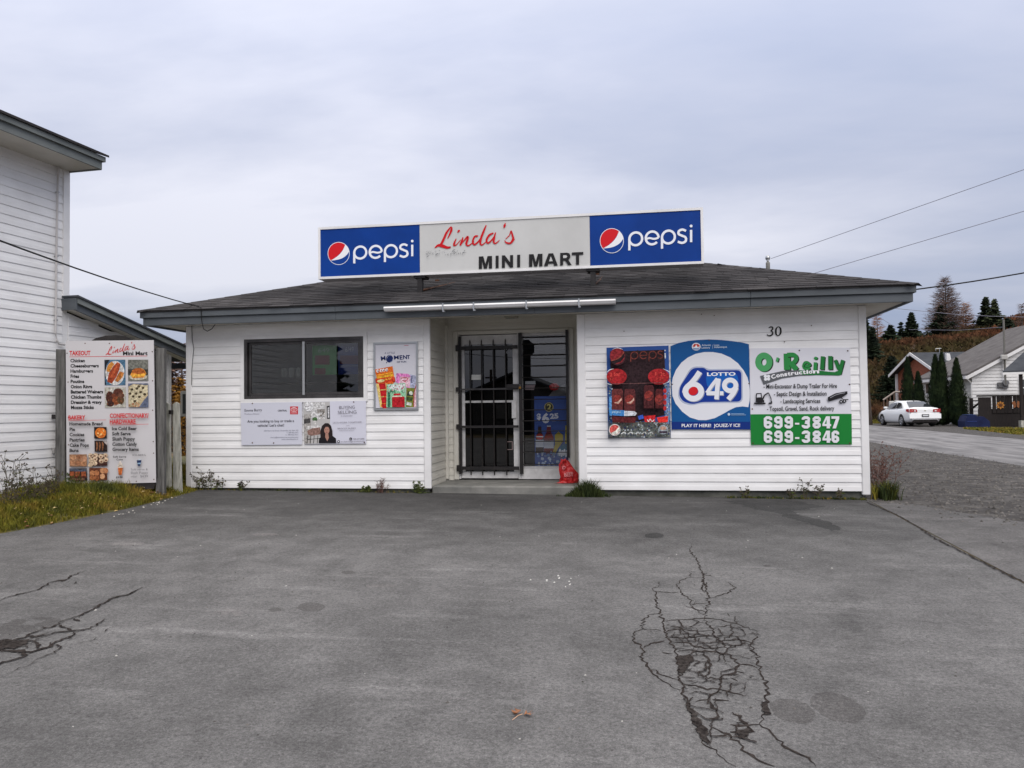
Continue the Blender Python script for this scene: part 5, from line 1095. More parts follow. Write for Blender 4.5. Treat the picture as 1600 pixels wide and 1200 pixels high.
for y0, y1, cc in ((442, 464, (190, 190, 190)), (470, 505, (170, 150, 150))):
    board('card', t, (0, YR+.030, 0), nF, [(95, y0), (168, y0-2), (158 if y0 > 460 else 170, y1), (95, y1)], .002, flat(cc, .6), o10)
t = thing('round_sticker', at(866, 604, YR+.03), 'round red sticker inside the side window above the price poster', 'sticker'); p = Painter((0, YR+.030, 0), nF, *o10); p.ell(305, 482, 36, 26, (190, 34, 34), n=24); p.text('2', 282, 494, 300, 494, 20, (220, 120, 110), .02); p.text('5', 305, 494, 322, 494, 20, (220, 120, 110), .02); p.build('print', t)
t = thing('display_stand', at(880, 640, YR+.4), 'pale spotted drink display standing inside behind the price poster', 'display'); board('panel', t, (0, YR+.12, 0), nF, [(262, 552), (300, 505), (350, 475), (412, 450), (412, 552)], .01, flat((128, 124, 120), .6), o10)
mb = MB(); q = at(876, 640, YR+.2); mb.box((q.x-.13, YR+.14, GY(-1.05)), (q.x+.16, YR+.3, at(876, 612, YR+.2).z), flat((110, 96, 90), .7)); mb.build('stand', t)

# ================================================================ RED BAG
bp_ = atg(890, 752); bz = GY(-1.072)
bag = thing('red_bag', (at(889, 740, 11.35).x, 11.35, bz), 'crumpled red plastic bag slumped on the step at the right of the shop entry', 'bag')
rn = random.Random(31); mb = MB(); cx_, cy_ = at(889, 740, 11.32).x, 11.32; vs = []; rings = [(.0, .135, .09), (.05, .140, .10), (.12, .125, .095), (.19, .105, .08), (.25, .085, .065), (.295, .055, .045), (.315, .02, .02)]
sg = 34
for i, (h, ra, rb) in enumerate(rings):
    for k in range(sg):
        a = 2*math.pi*k/sg; f = 1+.12*math.sin(3*a+i*1.1)+.07*math.sin(9*a+i*.6)+rn.uniform(-.06, .06); vs.append((cx_-.035*(h/.3)*1.2+ra*f*math.cos(a)+.02*math.sin(i), cy_+rb*f*math.sin(a), bz+h+.002+(rn.uniform(-.012, .012) if i else 0)))
fs = [(i*sg+k, i*sg+(k+1) % sg, (i+1)*sg+(k+1) % sg, (i+1)*sg+k) for i in range(len(rings)-1) for k in range(sg)]+[tuple((len(rings)-1)*sg+k for k in range(sg))]
mb.add(vs, fs, M['redbag']); mb.build('sack', bag)
mb = MB()
for s_ in (-1, 1):
    P = [Vector((cx_-.05+s_*.01, cy_-.05, bz+.30)), Vector((cx_-.07+s_*.03, cy_-.07, bz+.335)), Vector((cx_-.09, cy_-.08, bz+.31)), Vector((cx_-.10, cy_-.085, bz+.27))]; mb.tube(P, [.016, .012, .012, .018], M['redbag'], 5)
mb.build('handles', bag)
mb = MB(); mb.add([(cx_-.14, cy_-.07, bz+.004), (cx_-.21, cy_-.11, bz+.006), (cx_-.17, cy_-.13, bz+.006), (cx_-.02, cy_-.12, bz+.006), (cx_-.05, cy_-.09, bz+.05)], [(0, 1, 2, 4), (2, 3, 4)], M['redbag']); mb.build('loose_flap', bag)
p = Painter((cx_, cy_-.118, bz), (-.12, -1, .10), 860, 680, 12.0)
p.text('BEST', 262, 775, 430, 770, 60, (215, 150, 150), .01); p.rect(245, 790, 440, 797, (90, 10, 14)); p.poly([(215, 590), (262, 570), (300, 600), (262, 640), (222, 640)], (214, 120, 122)); p.poly([(240, 600), (280, 598), (272, 622), (244, 626)], (120, 14, 20)); p.rect(300, 690, 420, 700, (215, 150, 150))
p.build('printing', bag)

# ================================================================ MENU BOARD
bd = Vector((.966, .259, 0)).normalized(); bn = Vector((.259, -.966, 0)).normalized()
MP = Vector((-7.66, 9.56, 0)); 
def mw(x, y, d=0.0): return onplane(x, y, MP, bn)+bn*d
mgx = gz(-7, 9.3)
menu = thing('menu_sign', (mw(170, 700).x, mw(170, 700).y, mgx), 'white takeout and bakery menu board on grey wooden posts beside the shop', 'sign')
board('panel', menu, MP, bn, [(102.6, 532.8), (240, 531.4), (243.7, 754), (104.3, 757.5)], .012, flat((200, 197, 198), .4))
Pb = MP-bn*.013
arch = [(100, 534)]+[(176+76*math.cos(a)*-1, 548-24*math.sin(a)) for a in [math.pi*k/14 for k in range(15)] if True]
arch = [(101, 551), (120, 545), (140, 534), (150, 528), (165, 524.5), (180, 523.5), (195, 525), (208, 530), (220, 540), (242, 545), (245, 745), (240, 764), (104, 768)]
board('backing_board', menu, Pb, bn, arch, .03, M['wood_black'])
def mpost(px0, px1, ytop, nm='post'):
    a = onplane(px0, 700, Pb-bn*.035, bn); b_ = onplane(px1, 700, Pb-bn*.035, bn); zt_ = onplane(px0, ytop, Pb-bn*.035, bn).z
    mb = MB(); q = [Vector((a.x, a.y, mgx-.2)), Vector((b_.x, b_.y, mgx-.2)), Vector((b_.x, b_.y, zt_)), Vector((a.x, a.y, zt_+.004))]; mb.prism(q, -bn*.09, M['wood_old']); return mb.build(nm, menu)
mpost(86.5, 101.5, 546); mpost(243.5, 256.5, 544)
mb = MB(); a = onplane(101.6, 700, Pb, bn); b_ = onplane(104.5, 700, Pb, bn); z0_ = mgx-.1; z1_ = onplane(102, 548, Pb, bn).z; mb.prism([Vector((a.x, a.y, z0_)), Vector((b_.x, b_.y, z0_)), Vector((b_.x, b_.y, z1_)), Vector((a.x, a.y, z1_))], -bn*.05, M['wood_black']); mb.build('side_strip', menu)
p = Painter(MP, bn); RD = (198, 30, 36); K = (26, 24, 26)
p.at(100, 530, 10.0)
def mt(s_, x0, y0, x1, h=44, col=K, bold=.036, dy=-3): p.text(s_, x0, y0, x1, y0+dy*(x1-x0)/500, h*1.08, col, bold, 2)
mt('TAKEOUT', 85, 252, 415, 62, RD); mt('Mini Mart', 922, 250, 1308, 52)
p.stroke([(85, 276), (1300, 262)], 7, RD, False)
for i, (s_, x1) in enumerate((('Chicken', 328), ('Cheeseburgers', 545), ('Hamburgers', 455), ('Fries', 238), ('Poutine', 318), ('Onion Rings', 442), ('Battered Weiners', 612), ('Chicken Thumbs', 585), ('Dressing & gravy', 592), ('Mozza Sticks', 468))):
    mt(s_, 100+i*1.2, 360+i*81.2, x1, 46)
k_s = .685
linda(p, lambda x, y: (650+(x-168)*k_s*.96, 250+(y-330)*k_s*.98+ (-(x-168)*.10)), RD, .60)
p.build('lettering', menu)
# food photographs
p.mottle = True
def photo(x0, y0, x1, y1, bg_): p.build('food_photo', menu); p.poly([(x0, y0), (x1, y0-2), (x1+4, y1), (x0+4, y1+2)], bg_)
photo(634, 322, 960, 716, (70, 105, 130)); p.poly([(638, 322), (720, 322), (668, 400), (650, 640), (665, 714), (640, 716)], (20, 22, 34)); p.ell(800, 530, 150, 190, (204, 202, 198), n=30)
p.stroke([(770, 370, 60), (720, 430, 74), (690, 510, 50)], 60, (196, 128, 52)); p.stroke([(860, 370, 50), (820, 450, 110), (760, 570, 130), (715, 680, 70)], 80, (152, 62, 30)); p.stroke([(850, 380, 16), (800, 480, 34), (740, 600, 34)], 20, (184, 84, 44)); p.stroke([(900, 510, 50), (870, 580, 70), (820, 660, 50)], 50, (176, 104, 44)); p.stroke([(930, 520, 26), (905, 580, 34), (862, 640, 24)], 30, (190, 122, 56))
photo(1003, 322, 1316, 650, (112, 112, 104)); p.poly([(1003, 470), (1316, 470), (1316, 560), (1003, 560)], (50, 48, 46)); p.ell(1160, 590, 140, 46, (188, 180, 160), n=24); p.poly([(1040, 560), (1070, 490), (1120, 455), (1200, 450), (1260, 480), (1292, 540), (1250, 600), (1080, 610)], (206, 134, 48)); p.poly([(1055, 520), (1100, 462), (1180, 448), (1250, 480), (1275, 525), (1160, 545)], (166, 88, 34)); p.poly([(1050, 560), (1150, 548), (1290, 540), (1270, 570), (1160, 585), (1060, 590)], (226, 166, 60))
photo(640, 752, 966, 1066, (176, 172, 160)); p.ell(800, 910, 150, 140, (196, 192, 182), n=26)
for e_ in ((720, 910, 62, 95, (74, 36, 24)), (850, 840, 78, 72, (86, 44, 30)), (820, 960, 60, 66, (134, 68, 34)), (890, 950, 56, 66, (84, 60, 36)), (730, 1010, 60, 44, (60, 30, 22)), (900, 880, 50, 40, (96, 60, 44)), (780, 880, 30, 34, (112, 56, 34))): p.ell(*e_)
for k in range(26): p.ell(rn.uniform(680, 940), rn.uniform(800, 1040), rn.uniform(5, 14), rn.uniform(5, 12), rn.choice([(50, 24, 18), (120, 64, 36), (150, 96, 60), (70, 60, 34)]), n=8)
photo(1010, 692, 1322, 1064, (96, 104, 126)); p.poly([(1014, 740), (1090, 700), (1316, 720), (1318, 880), (1250, 960), (1180, 1060), (1016, 1062)], (186, 168, 132)); p.poly([(1060, 720), (1316, 716), (1318, 830), (1100, 1020), (1030, 1040), (1030, 800)], (196, 184, 152))
for (x, y) in ((1175, 740), (1242, 760), (1070, 785), (1148, 772), (1205, 825), (1040, 850), (1135, 850), (1268, 860), (1090, 895), (1185, 900), (1115, 968)): p.ell(x, y, 22, 19, (52, 38, 26), n=12); p.ell(x-4, y-4, 9, 7, (110, 96, 60), n=8)
for k in range(16): p.ell(rn.uniform(1030, 1180), rn.uniform(980, 1055), 10, 8, (166, 104, 70), n=8)
p.at(100, 640, 10.0)
photo(482, 272, 678, 450, (40, 22, 14)); p.ell(586, 362, 86, 82, (214, 116, 36), n=24)
for k in range(14): p.ell(rn.uniform(530, 640), rn.uniform(310, 420), rn.uniform(8, 18), rn.uniform(6, 12), rn.choice([(240, 196, 130), (190, 84, 24), (230, 140, 60)]), rn.uniform(0, 90), n=8)
photo(490, 484, 686, 656, (36, 22, 18)); 
for x in (525, 570, 615): p.stroke([(x, 500, 14), (x+8, 560, 28), (x-2, 640, 12)], 20, (134, 86, 54))
p.poly([(620, 484), (686, 484), (690, 560)], (170, 160, 156))
def cl4(x0, y0, x1, y1, bg_, items): photo(x0, y0, x1, y1, bg_); [p.ell(*it) for it in items]
cl4(100, 698, 372, 884, (150, 112, 84), [(x, y, 48, 40, c, 0, 0, 360, 14) for (x, y, c) in ((160, 740, (182, 134, 98)), (260, 735, (150, 100, 70)), (330, 770, (188, 138, 106)), (150, 830, (172, 122, 88)), (240, 830, (156, 106, 74)), (320, 845, (180, 128, 90)))])
cl4(404, 690, 688, 874, (64, 34, 26), [(x, y, 38, 36, (206, 180, 150), 0, 0, 360, 14) for (x, y) in ((430, 715), (510, 712), (590, 725), (665, 715), (440, 790), (505, 765), (600, 800), (670, 780), (500, 835), (430, 860))]); [p.ell(x, y, 14, 13, (110, 56, 34), n=10) for (x, y) in ((440, 722), (500, 722), (592, 735), (668, 722), (506, 775), (600, 812), (672, 790))]
cl4(102, 915, 376, 1106, (30, 22, 20), []); p.poly([(102, 915), (200, 912), (260, 935), (376, 920), (376, 960), (240, 970), (102, 950)], (70, 76, 90)); [p.poly([(110+k*88, 968), (180+k*88, 962), (186+k*88, 1040), (112+k*88, 1046)], (150, 78, 44)) for k in range(3)]; p.poly([(104, 1044), (376, 1030), (376, 1056), (104, 1066)], (90, 40, 24)); p.poly([(110, 1072), (350, 1062), (340, 1098), (120, 1100)], (110, 78, 60))
cl4(412, 908, 690, 1096, (96, 50, 28), [(x, y, 40, 44, c, 0, 0, 360, 12) for (x, y, c) in ((460, 990, (186, 124, 80)), (530, 985, (176, 112, 70)), (620, 950, (190, 134, 92)), (670, 950, (180, 120, 80)), (620, 1040, (196, 146, 106)), (460, 1060, (160, 98, 58)), (530, 1065, (150, 90, 54)))])
p.build('food_photo', menu); p.poly([(862, 905), (938, 905), (918, 1018), (872, 1018)], (196, 104, 44)); p.poly([(850, 905), (858, 870), (895, 795), (915, 825), (938, 870), (942, 905)], (216, 204, 190)); p.stroke([(862, 885), (900, 875), (936, 890)], 8, (130, 120, 104)); p.stroke([(905, 905), (900, 1010)], 12, (170, 84, 34), False)
p.build('ice_cream_picture', menu); p.poly([(1152, 790), (1230, 784), (1205, 878), (1172, 880)], (24, 44, 84)); p.poly([(1162, 830), (1218, 826), (1212, 848), (1166, 850)], (150, 180, 205)); p.poly([(1158, 790), (1190, 762), (1226, 786)], (190, 200, 210))
p.build('drink_picture', menu); p.mottle = False
mt('BAKERY', 92, 154, 355, 56, RD); p.stroke([(92, 172), (680, 160)], 6, RD, False); mt('CONFECTIONARY/', 735, 128, 1340, 60, RD); mt('HARDWARE', 735, 220, 1138, 60, RD); p.stroke([(735, 238), (1338, 226)], 6, RD, False)
mt('Homemade Bread', 108, 246, 622, 44)
for i, (s_, x1) in enumerate((('Pie', 195), ('Cookies', 340), ('Pastries', 346), ('Cake Pops', 410), ('Buns', 252))): mt(s_, 110, 332+i*82, x1, 46)
for i, (s_, x1) in enumerate((('Ice Cold Beer', 1158), ('Soft Serve', 1062), ('Slush Puppy', 1130), ('Cotton Candy', 1160), ('Grocery Items', 1188))): mt(s_, 770+i*2, 320+i*81, x1, 46)
mt('Soft Serve', 785, 748, 992, 26, K, .02); mt('Cone', 840, 790, 940, 26, K, .02); mt('$3.00', 832, 1066, 938, 24, K, .03); mt('ICE-BERG', 1092, 722, 1294, 26, (60, 58, 60), .0)
gy_ = (110, 108, 112); mt('Soft serve &', 1066, 946, 1328, 30, gy_, 0); mt('Slush Puppy', 1064, 1002, 1330, 34, gy_, 0); mt('mix!', 1068, 1056, 1160, 26, gy_, 0); mt('$4.99', 1212, 1054, 1332, 32, gy_, .0)
p.build('lettering', menu)
for (x, y) in ((133, 536.5), (171, 536.6), (104.8, 552), (238, 549.5), (238.5, 595), (106.5, 597), (238.5, 641), (107, 652), (239.5, 690), (107, 695), (240, 708), (176, 755 - 4), (213, 752), (240.5, 749)):
    c = mw(x, y); mb = MB(); a = bd; u2 = Vector((0, 0, 1)); V = [c+bn*.0005+(a*math.cos(q)+u2*math.sin(q))*.008 for q in [k*math.pi/3 for k in range(6)]]; mb.prism(V, bn*.003, M['rust_metal']); mb.build('screw', menu)
# pale fence boards beside it
for (x0, x1, xb0, xb1, yt, lab) in ((255.5, 263.5, 259, 267.5, 631, 'short pale fence board standing just right of the menu board post'), (269.5, 279, 271, 283.5, 630.5, 'wider pale fence board leaning between the menu board and the shop corner')):
    Y = 10.25; a = at(x0, yt, Y); b_ = at(x1, yt, Y); c = at(xb1, 762, Y); d = at(xb0, 762, Y); t = thing('fence_board', (d.x, Y, gz(-6.6, Y)), lab, 'fence board', 'pale boards between the menu sign and the shop')
    mb = MB(); mb.prism([d-Vector((0, 0, .12)), c-Vector((0, 0, .12)), b_, (a+b_)/2+Vector((0, 0, .02)), a-Vector((0, 0, .01))], Vector((0, .035, 0)), M['wood_pale']); mb.build('board', t)
t = thing('gate_latch', at(265.5, 644, 10.2), 'small black latch fixed between the two pale fence boards', 'latch'); mb = MB(); q = at(265.5, 644, 10.2); mb.bev((q.x-.025, 10.2, q.z-.03), (q.x+.025, 10.25, q.z+.03), M['black_metal'], .005); mb.build('latch_body', t)
# tyre against the shop's left side
ty = thing('old_tyre', (XL-.13, 12.2, gz(-6.8, 12.2)), 'black tyre leaning on the left side wall of the shop', 'tyre')
mb = MB(); prof = [(.17, -.09), (.26, -.105), (.31, -.08), (.33, -.03), (.33, .03), (.31, .08), (.26, .105), (.17, .09)]
sg = 28; vs = []; c = (XL-.13, 12.2, gz(-6.8, 12.2)+.32)
for (r_, h) in prof:
    for k in range(sg): q = 2*math.pi*k/sg; vs.append((c[0]+h, c[1]+r_*math.cos(q), c[2]+r_*math.sin(q)))
n = len(prof); mb.add(vs, [(i*sg+k, i*sg+(k+1) % sg, ((i+1) % n)*sg+(k+1) % sg, ((i+1) % n)*sg+k) for i in range(n) for k in range(sg)], M['rubber']); mb.build('tread', ty)

# ================================================================ LEFT HOUSE
hd = Vector((.06, 1, 0)).normalized(); hn_ = Vector((hd.y, -hd.x, 0))      # along the wall, outward (towards +X)
HC = Vector((-7.98, 9.93, 0)); hrz = math.atan2(hd.y, hd.x)
def hp_(px, py, off=0.0): return onplane(px, py, HC+hn_*off, hn_)
def hw3(s, off, z): q = HC+hd*s+hn_*off; return Vector((q.x, q.y, z))
house = thing('white_house', hw3(-3, 0, gz(-8, 7)), 'tall two storey white sided house at the left edge with a lean-to at its back', 'house')
hlap = .121; zb = gz(-7.7, 9)-.02; zeave = hp_(104, 266).z; s0_ = -5.5
i = 0
while zb+i*hlap < zeave:
    z = zb+i*hlap; plank(house, *hw3(s0_, 0, z), -s0_-.10, min(hlap, zeave-z), M['siding'], hrz); i += 1
pE = hp_(265, 600); sE = (pE-HC).dot(hd)
# lean-to rake line: from picture points on the fascia plane
off = .22; r0 = hp_(118, 484, off); r1 = hp_(291, 560, off); sr0 = (r0-HC).dot(hd); sr1 = (r1-HC).dot(hd); ks = (r1.z-r0.z)/(sr1-sr0)
rake = lambda s: r0.z+ks*(s-sr0)
i = 0
while zb+i*hlap < rake(0)+.1:
    z = zb+i*hlap; 
    # plank runs until the rake cuts it
    s_end = min(sE-.06, (z+hlap*.5-r0.z)/ks+sr0) if ks < 0 else sE
    if s_end > .12: plank(house, *hw3(.02, 0, z), s_end-.02, hlap, M['siding'], hrz)
    i += 1
def hbox(s0, s1, o0, o1, z0, z1, mat, nm, parent=house, slope=0.0):
    mb = MB(); V = [hw3(s0, o0, z0), hw3(s1, o0, z0+slope*(s1-s0)), hw3(s1, o0, z1+slope*(s1-s0)), hw3(s0, o0, z1)]; mb.prism(V, hn_*(o1-o0), mat); return mb.build(nm, parent)
hbox(-.10, .012, -.02, .026, rake(0)+.05, zeave, M['trim'], 'corner_trim'); hbox(sE-.06, sE+.01, -.05, .026, zb, rake(sE)+.04, M['trim'], 'corner_trim')
hbox(s0_-4, 0, -7, -.006, zb-.2, zeave+.05, M['siding'], 'wall'); 
mb = MB(); V = [hw3(.0, -.008, zb-.2), hw3(sE, -.008, zb-.2), hw3(sE, -.008, rake(sE)), hw3(0, -.008, rake(0))]; mb.prism(V, -hn_*5, M['siding']); mb.build('leanto_wall', house)
hbox(s0_-4, 0, -7, -.005, zb-.35, zb-.005, M['found'], 'foundation')
# upper roof
ox = (hp_(158, 257, .55)-HC).dot(hd); ztop = hp_(160, 250, .60).z; zbt = hp_(157, 264, .55).z
hbox(s0_-4.5, ox, -.02, .54, zbt+.012, zbt+.022, M['soffit'], 'soffit')
hbox(s0_-4.5, ox, .54, .565, zbt-.005, zbt+.10, M['fascia2'], 'fascia_board'); hbox(s0_-4.5, ox+.03, .54, .60, zbt+.101, zbt+.17, M['fascia2'], 'fascia_board'); hbox(ox, ox+.025, -7.4, .54, zbt-.005, zbt+.10, M['fascia2'], 'fascia_board')
mb = MB(); V = [hw3(s0_-4.5, .63, zbt+.172), hw3(ox+.06, .63, zbt+.172), hw3(ox+.06, -3.5, zbt+.172+1.55), hw3(s0_-4.5, -3.5, zbt+.172+1.55)]; mb.prism(V, (0, 0, .03), M['shingle']); V = [hw3(s0_-4.5, -7.6, zbt+.172), hw3(ox+.06, -7.6, zbt+.172), hw3(ox+.06, -3.5, zbt+.172+1.55), hw3(s0_-4.5, -3.5, zbt+.172+1.55)]; mb.prism(V, (0, 0, .03), M['shingle']); mb.build('roof', house)
mb = MB(); mb.prism([hw3(0, -.01, zbt), hw3(0, -7, zbt), hw3(0, -3.5, zbt+1.6)], -hd*.1, M['siding']); mb.build('gable', house)
# lean-to rake boards
hbox(sr0, sE+.8, off-.03, off, rake(sr0), rake(sr0)+.09, M['fascia'], 'rake_board', slope=ks); hbox(sr0-.0, sE+.85, off-.03, off+.04, rake(sr0)+.091, rake(sr0)+.17, M['fascia2'], 'rake_board', slope=ks)
hbox(sr0-.02, sr0-.001, -.02, off+.03, rake(sr0), rake(sr0)+.16, M['fascia'], 'rake_end')
hbox(sr0, sE+.8, -.01, off-.031, rake(sr0)+.02, rake(sr0)+.03, M['soffit'], 'soffit', slope=ks)
hbox(sr0-.02, sE+.9, -5, off+.06, rake(sr0)+.172, rake(sr0)+.20, M['shingle_dark'], 'leanto_roof', slope=ks)
hbox(sE+.75, sE+.78, -5, off, rake(sE+.75)+.0, rake(sE+.75)+.10, M['fascia'], 'fascia_board')
# conduit
cpts = [hp_(x, y, .045) for x, y in ((91.5, 250), (90, 300), (89, 350), (88.2, 400), (87.8, 450), (87.3, 500), (86.8, 520), (88.5, 532), (92.5, 537.5), (101, 538.5))]
mb = MB(); mb.tube(cpts, .014, flat((190, 186, 184), .5), 8); cd = mb.build('conduit', house)
for k in (1, 3, 5):
    mb = MB(); c = cpts[k]; mb.bev((c.x-.035, c.y-.008, c.z-.006), (c.x+.02, c.y+.022, c.z+.006), M['alu'], .002); mb.build('clip', cd)
mb = MB(); q = hp_(83.5, 651, .03); mb.bev((q.x-.01, q.y-.03, q.z-.03), (q.x+.06, q.y+.02, q.z+.03), M['black_metal'], .006); mb.build('outlet_cover', house)
mb = MB(); q = hp_(84, 704, .03); mb.bev((q.x-.01, q.y-.025, q.z-.04), (q.x+.03, q.y+.025, q.z+.04), flat((150, 148, 146), .6), .006); mb.build('vent_cover', house)

# ================================================================ GRASS, WEEDS
def tuft(mb, x, y, z, n, h, spread, mat, rn, wd=.006):
    for k in range(n):
        a = rn.random()*2*math.pi; r_ = rn.random()*spread; bx_, by_ = x+r_*math.cos(a), y+r_*math.sin(a); hh = h*rn.uniform(.5, 1.1); b2 = rn.random()*2*math.pi; ln = hh*rn.uniform(.15, .7)
        mx_, my_ = bx_+math.cos(b2)*ln*.35, by_+math.sin(b2)*ln*.35; tx_, ty_ = bx_+math.cos(b2)*ln, by_+math.sin(b2)*ln; wa = rn.random()*math.pi; wx_, wy_ = math.cos(wa)*wd, math.sin(wa)*wd
        mb.add([(bx_-wx_, by_-wy_, z), (bx_+wx_, by_+wy_, z), (mx_+wx_*.8, my_+wy_*.8, z+hh*.6), (mx_-wx_*.8, my_-wy_*.8, z+hh*.6), (tx_, ty_, z+hh)], [(0, 1, 2, 3), (3, 2, 4)], mat)
gpoly = [(-6.50, 12.5), (-6.44, 10.55), (-6.40, 9.9), (-6.38, 9.0), (-6.46, 8.2), (-6.62, 7.3), (-7.1, 6.72), (-9.0, 6.02), (-9.0, 12.5)]
def edist(x, y):
    pts = [(-6.50, 40)]+edge; best = 9
    for a, b_ in zip(pts, pts[1:]):
        dx_, dy_ = b_[0]-a[0], b_[1]-a[1]; t_ = max(0, min(1, ((x-a[0])*dx_+(y-a[1])*dy_)/(dx_*dx_+dy_*dy_))); best = min(best, math.hypot(x-a[0]-t_*dx_, y-a[1]-t_*dy_))
    return best
gin = [(-6.50, 40)]+edge+[(-24, 40)]
def gm(x, y):
    if not inpoly(x, y, gin): return gz(x, y)-.03
    d_ = min(1, edist(x, y)/.6); return gz(x, y)+.008+.12*d_*d_*(3-2*d_)
mb = MB(); vs = []; NX, NY = 62, 110
for j in range(NY+1):
    for i in range(NX+1):
        x = -6.30-(3.1*i/NX if i <= NX-2 else (8 if i == NX-1 else 16)); y = 5.3+11*(j/NY); vs.append((x, y, gm(x, y)))
mb.add(vs, [(j*(NX+1)+i+1, j*(NX+1)+i, (j+1)*(NX+1)+i, (j+1)*(NX+1)+i+1) for j in range(NY) for i in range(NX) if not (vs[j*(NX+1)+i][0] > -6.72 and vs[j*(NX+1)+i][1] > 10.75)], M['soil']); tag(mb.build('lawn_edge'), kind='structure')
rn = random.Random(17); mb = MB(); cnt = 0
while cnt < 8200:
    y = rn.uniform(6.3, 12.4); x = rn.uniform(-8.2, -6.35)
    if not inpoly(x, y, gpoly) or x < -8.02+.06*(y-9.9): continue
    if x > XL-.02 and y > 10.7: continue
    d_ = min(math.hypot(x-a[0], y-a[1]) for a in edge[:7]); near = min(1, d_/.45); hh = .03+.075*near*rn.uniform(.5, 1.2)+(.05 if y > 9 and x < -6.9 else 0)
    if rn.random() < .25*(1-near): continue
    tuft(mb, x, y, gm(x, y), 7, hh, .05, M['grass'], rn, .0045); cnt += 1
tag(mb.build('grass_strip'), 'yellowing short grass strip between the left house and the asphalt', 'grass', kind='stuff')
mb = MB()
for k in range(150):
    t_ = rn.random(); p_ = atg(20+t_*260+rn.gauss(0, 12), 832-t_*55-rn.random()*22); r_ = rn.uniform(.012, .03); a = rn.random()*6; z = gm(p_.x, p_.y)+rn.uniform(.03, .07)
    mb.add([(p_.x+r_*math.cos(a), p_.y+r_*math.sin(a), z), (p_.x+r_*.6*math.cos(a+1.7), p_.y+r_*.6*math.sin(a+1.7), z+.008), (p_.x-r_*math.cos(a), p_.y-r_*math.sin(a), z+.004), (p_.x-r_*.6*math.cos(a+1.7), p_.y-r_*.6*math.sin(a+1.7), z+.012)], [(0, 1, 2, 3)], M['leaf_yellow'] if rn.random() < .7 else M['leaf'])
tag(mb.build('fallen_leaves'), 'small fallen leaves strewn over the grass strip', 'leaves', kind='stuff')
def weed(name, base, n, h, spread, label, mat, leaf=True, heads=True, lean=.25, seed=0, cat='weed', group=None):
    if base.y > 10.7 and base.x < 2.7: base = Vector((base.x, 10.715, gz(base.x, 10.7)))
    rn = random.Random(seed); t = thing(name, base, label, cat, group); mb = MB(); ml = MB()
    for k in range(n):
        a = rn.random()*2*math.pi; r_ = rn.random()*spread; P = [Vector((base.x+r_*math.cos(a), base.y+r_*math.sin(a)*.4, base.z-.01))]; hh = h*rn.uniform(.5, 1.05); d = Vector((rn.gauss(0, lean), rn.gauss(0, lean*.4), 1))
        for j in range(4): d = d+Vector((rn.gauss(0, .12), rn.gauss(0, .06), 0)); P.append(P[-1]+d.normalized()*hh/4)
        mb.tube(P, [.0045, .004, .0035, .003, .0025], mat, 3, False)
        for j in range(2, 5):
            for q in range(rn.randint(1, 3)):
                d2 = Vector((rn.gauss(0, 1), rn.gauss(0, .5), rn.uniform(.2, 1.2))).normalized()*rn.uniform(.03, .09)*(h/.35); E_ = P[j]+d2; mb.tube([P[j], E_], [.003, .002], mat, 3, False)
                if heads:
                    for z_ in range(3):
                        c = E_+Vector((rn.gauss(0, .008), rn.gauss(0, .006), rn.gauss(0, .008))); s_ = rn.uniform(.007, .014); ml.add([c+Vector((-s_, 0, -s_*.5)), c+Vector((s_, .003, -s_*.4)), c+Vector((0, 0, s_))], [(0, 1, 2)], mat)
        if leaf:
            for q in range(4):
                j = rn.randint(0, 3); d2 = Vector((rn.gauss(0, 1), rn.gauss(0, .6), rn.uniform(-.2, .6))).normalized()*rn.uniform(.03, .07); sd_ = Vector((-d2.z, 0, d2.x)).normalized()*.010; ml.add([P[j], P[j]+d2*.5+sd_, P[j]+d2, P[j]+d2*.5-sd_], [(0, 1, 2, 3)], M['leafw'])
    mb.build('stems', t); 
    if ml.f: ml.build('leaves', t)
    return t
G_ = 'weeds growing along the foot of the shop wall'
weed('weed', atg(330, 764), 9, .30, .16, 'tallest dry grey weed clump near the left corner of the shop', M['weed'], seed=1, group=G_)
weed('weed', atg(352, 764), 4, .26, .06, 'sparse weed with dark seed heads right of the left corner clump', M['weed'], seed=2, group=G_)
weed('weed', atg(382, 766), 5, .16, .07, 'low dark weed below the vehicle sales board', M['weed'], seed=3, group=G_)
weed('weed', atg(614, 764), 13, .22, .12, 'pale thin weed clump below the framed poster', M['weed_red'], False, False, .35, 4, group=G_)
weed('weed', atg(586, 765), 6, .10, .07, 'small leafy weed just left of the pale clump under the framed poster', M['leafw'], seed=5, group=G_)
weed('weed', atg(668, 765), 8, .15, .10, 'leafy weed at the foot of the left entry corner post', M['leafw'], seed=6, group=G_)
weed('weed', at(1165, 774, 10.72)+Vector((0, 0, -.03)), 3, .17, .03, 'single stemmed weed below the right edge of the lottery sign', M['weed'], seed=7, group=G_)
weed('weed', at(1235, 774, 10.72)+Vector((0, 0, -.03)), 3, .20, .05, 'thin branching weed under the green band of the construction sign, left one', M['weed'], seed=8, group=G_)
weed('weed', at(1260, 774, 10.72)+Vector((0, 0, -.03)), 3, .24, .03, 'tallest thin weed under the construction sign', M['weed'], seed=9, group=G_)
weed('weed', at(1278, 774, 10.72)+Vector((0, 0, -.03)), 3, .22, .03, 'thin upright weed under the right half of the construction sign', M['weed'], seed=10, group=G_)
weed('weed', at(1317, 774, 10.72)+Vector((0, 0, -.03)), 3, .15, .04, 'small branching weed near the right corner post of the shop', M['weed'], seed=12, group=G_)
weed('dead_weed', Vector((2.98, 11.1, gz(3, 11.1))), 26, .60, .14, 'tall reddish dead weed clump outside the right corner of the shop', M['weed_red'], False, True, .16, 13)
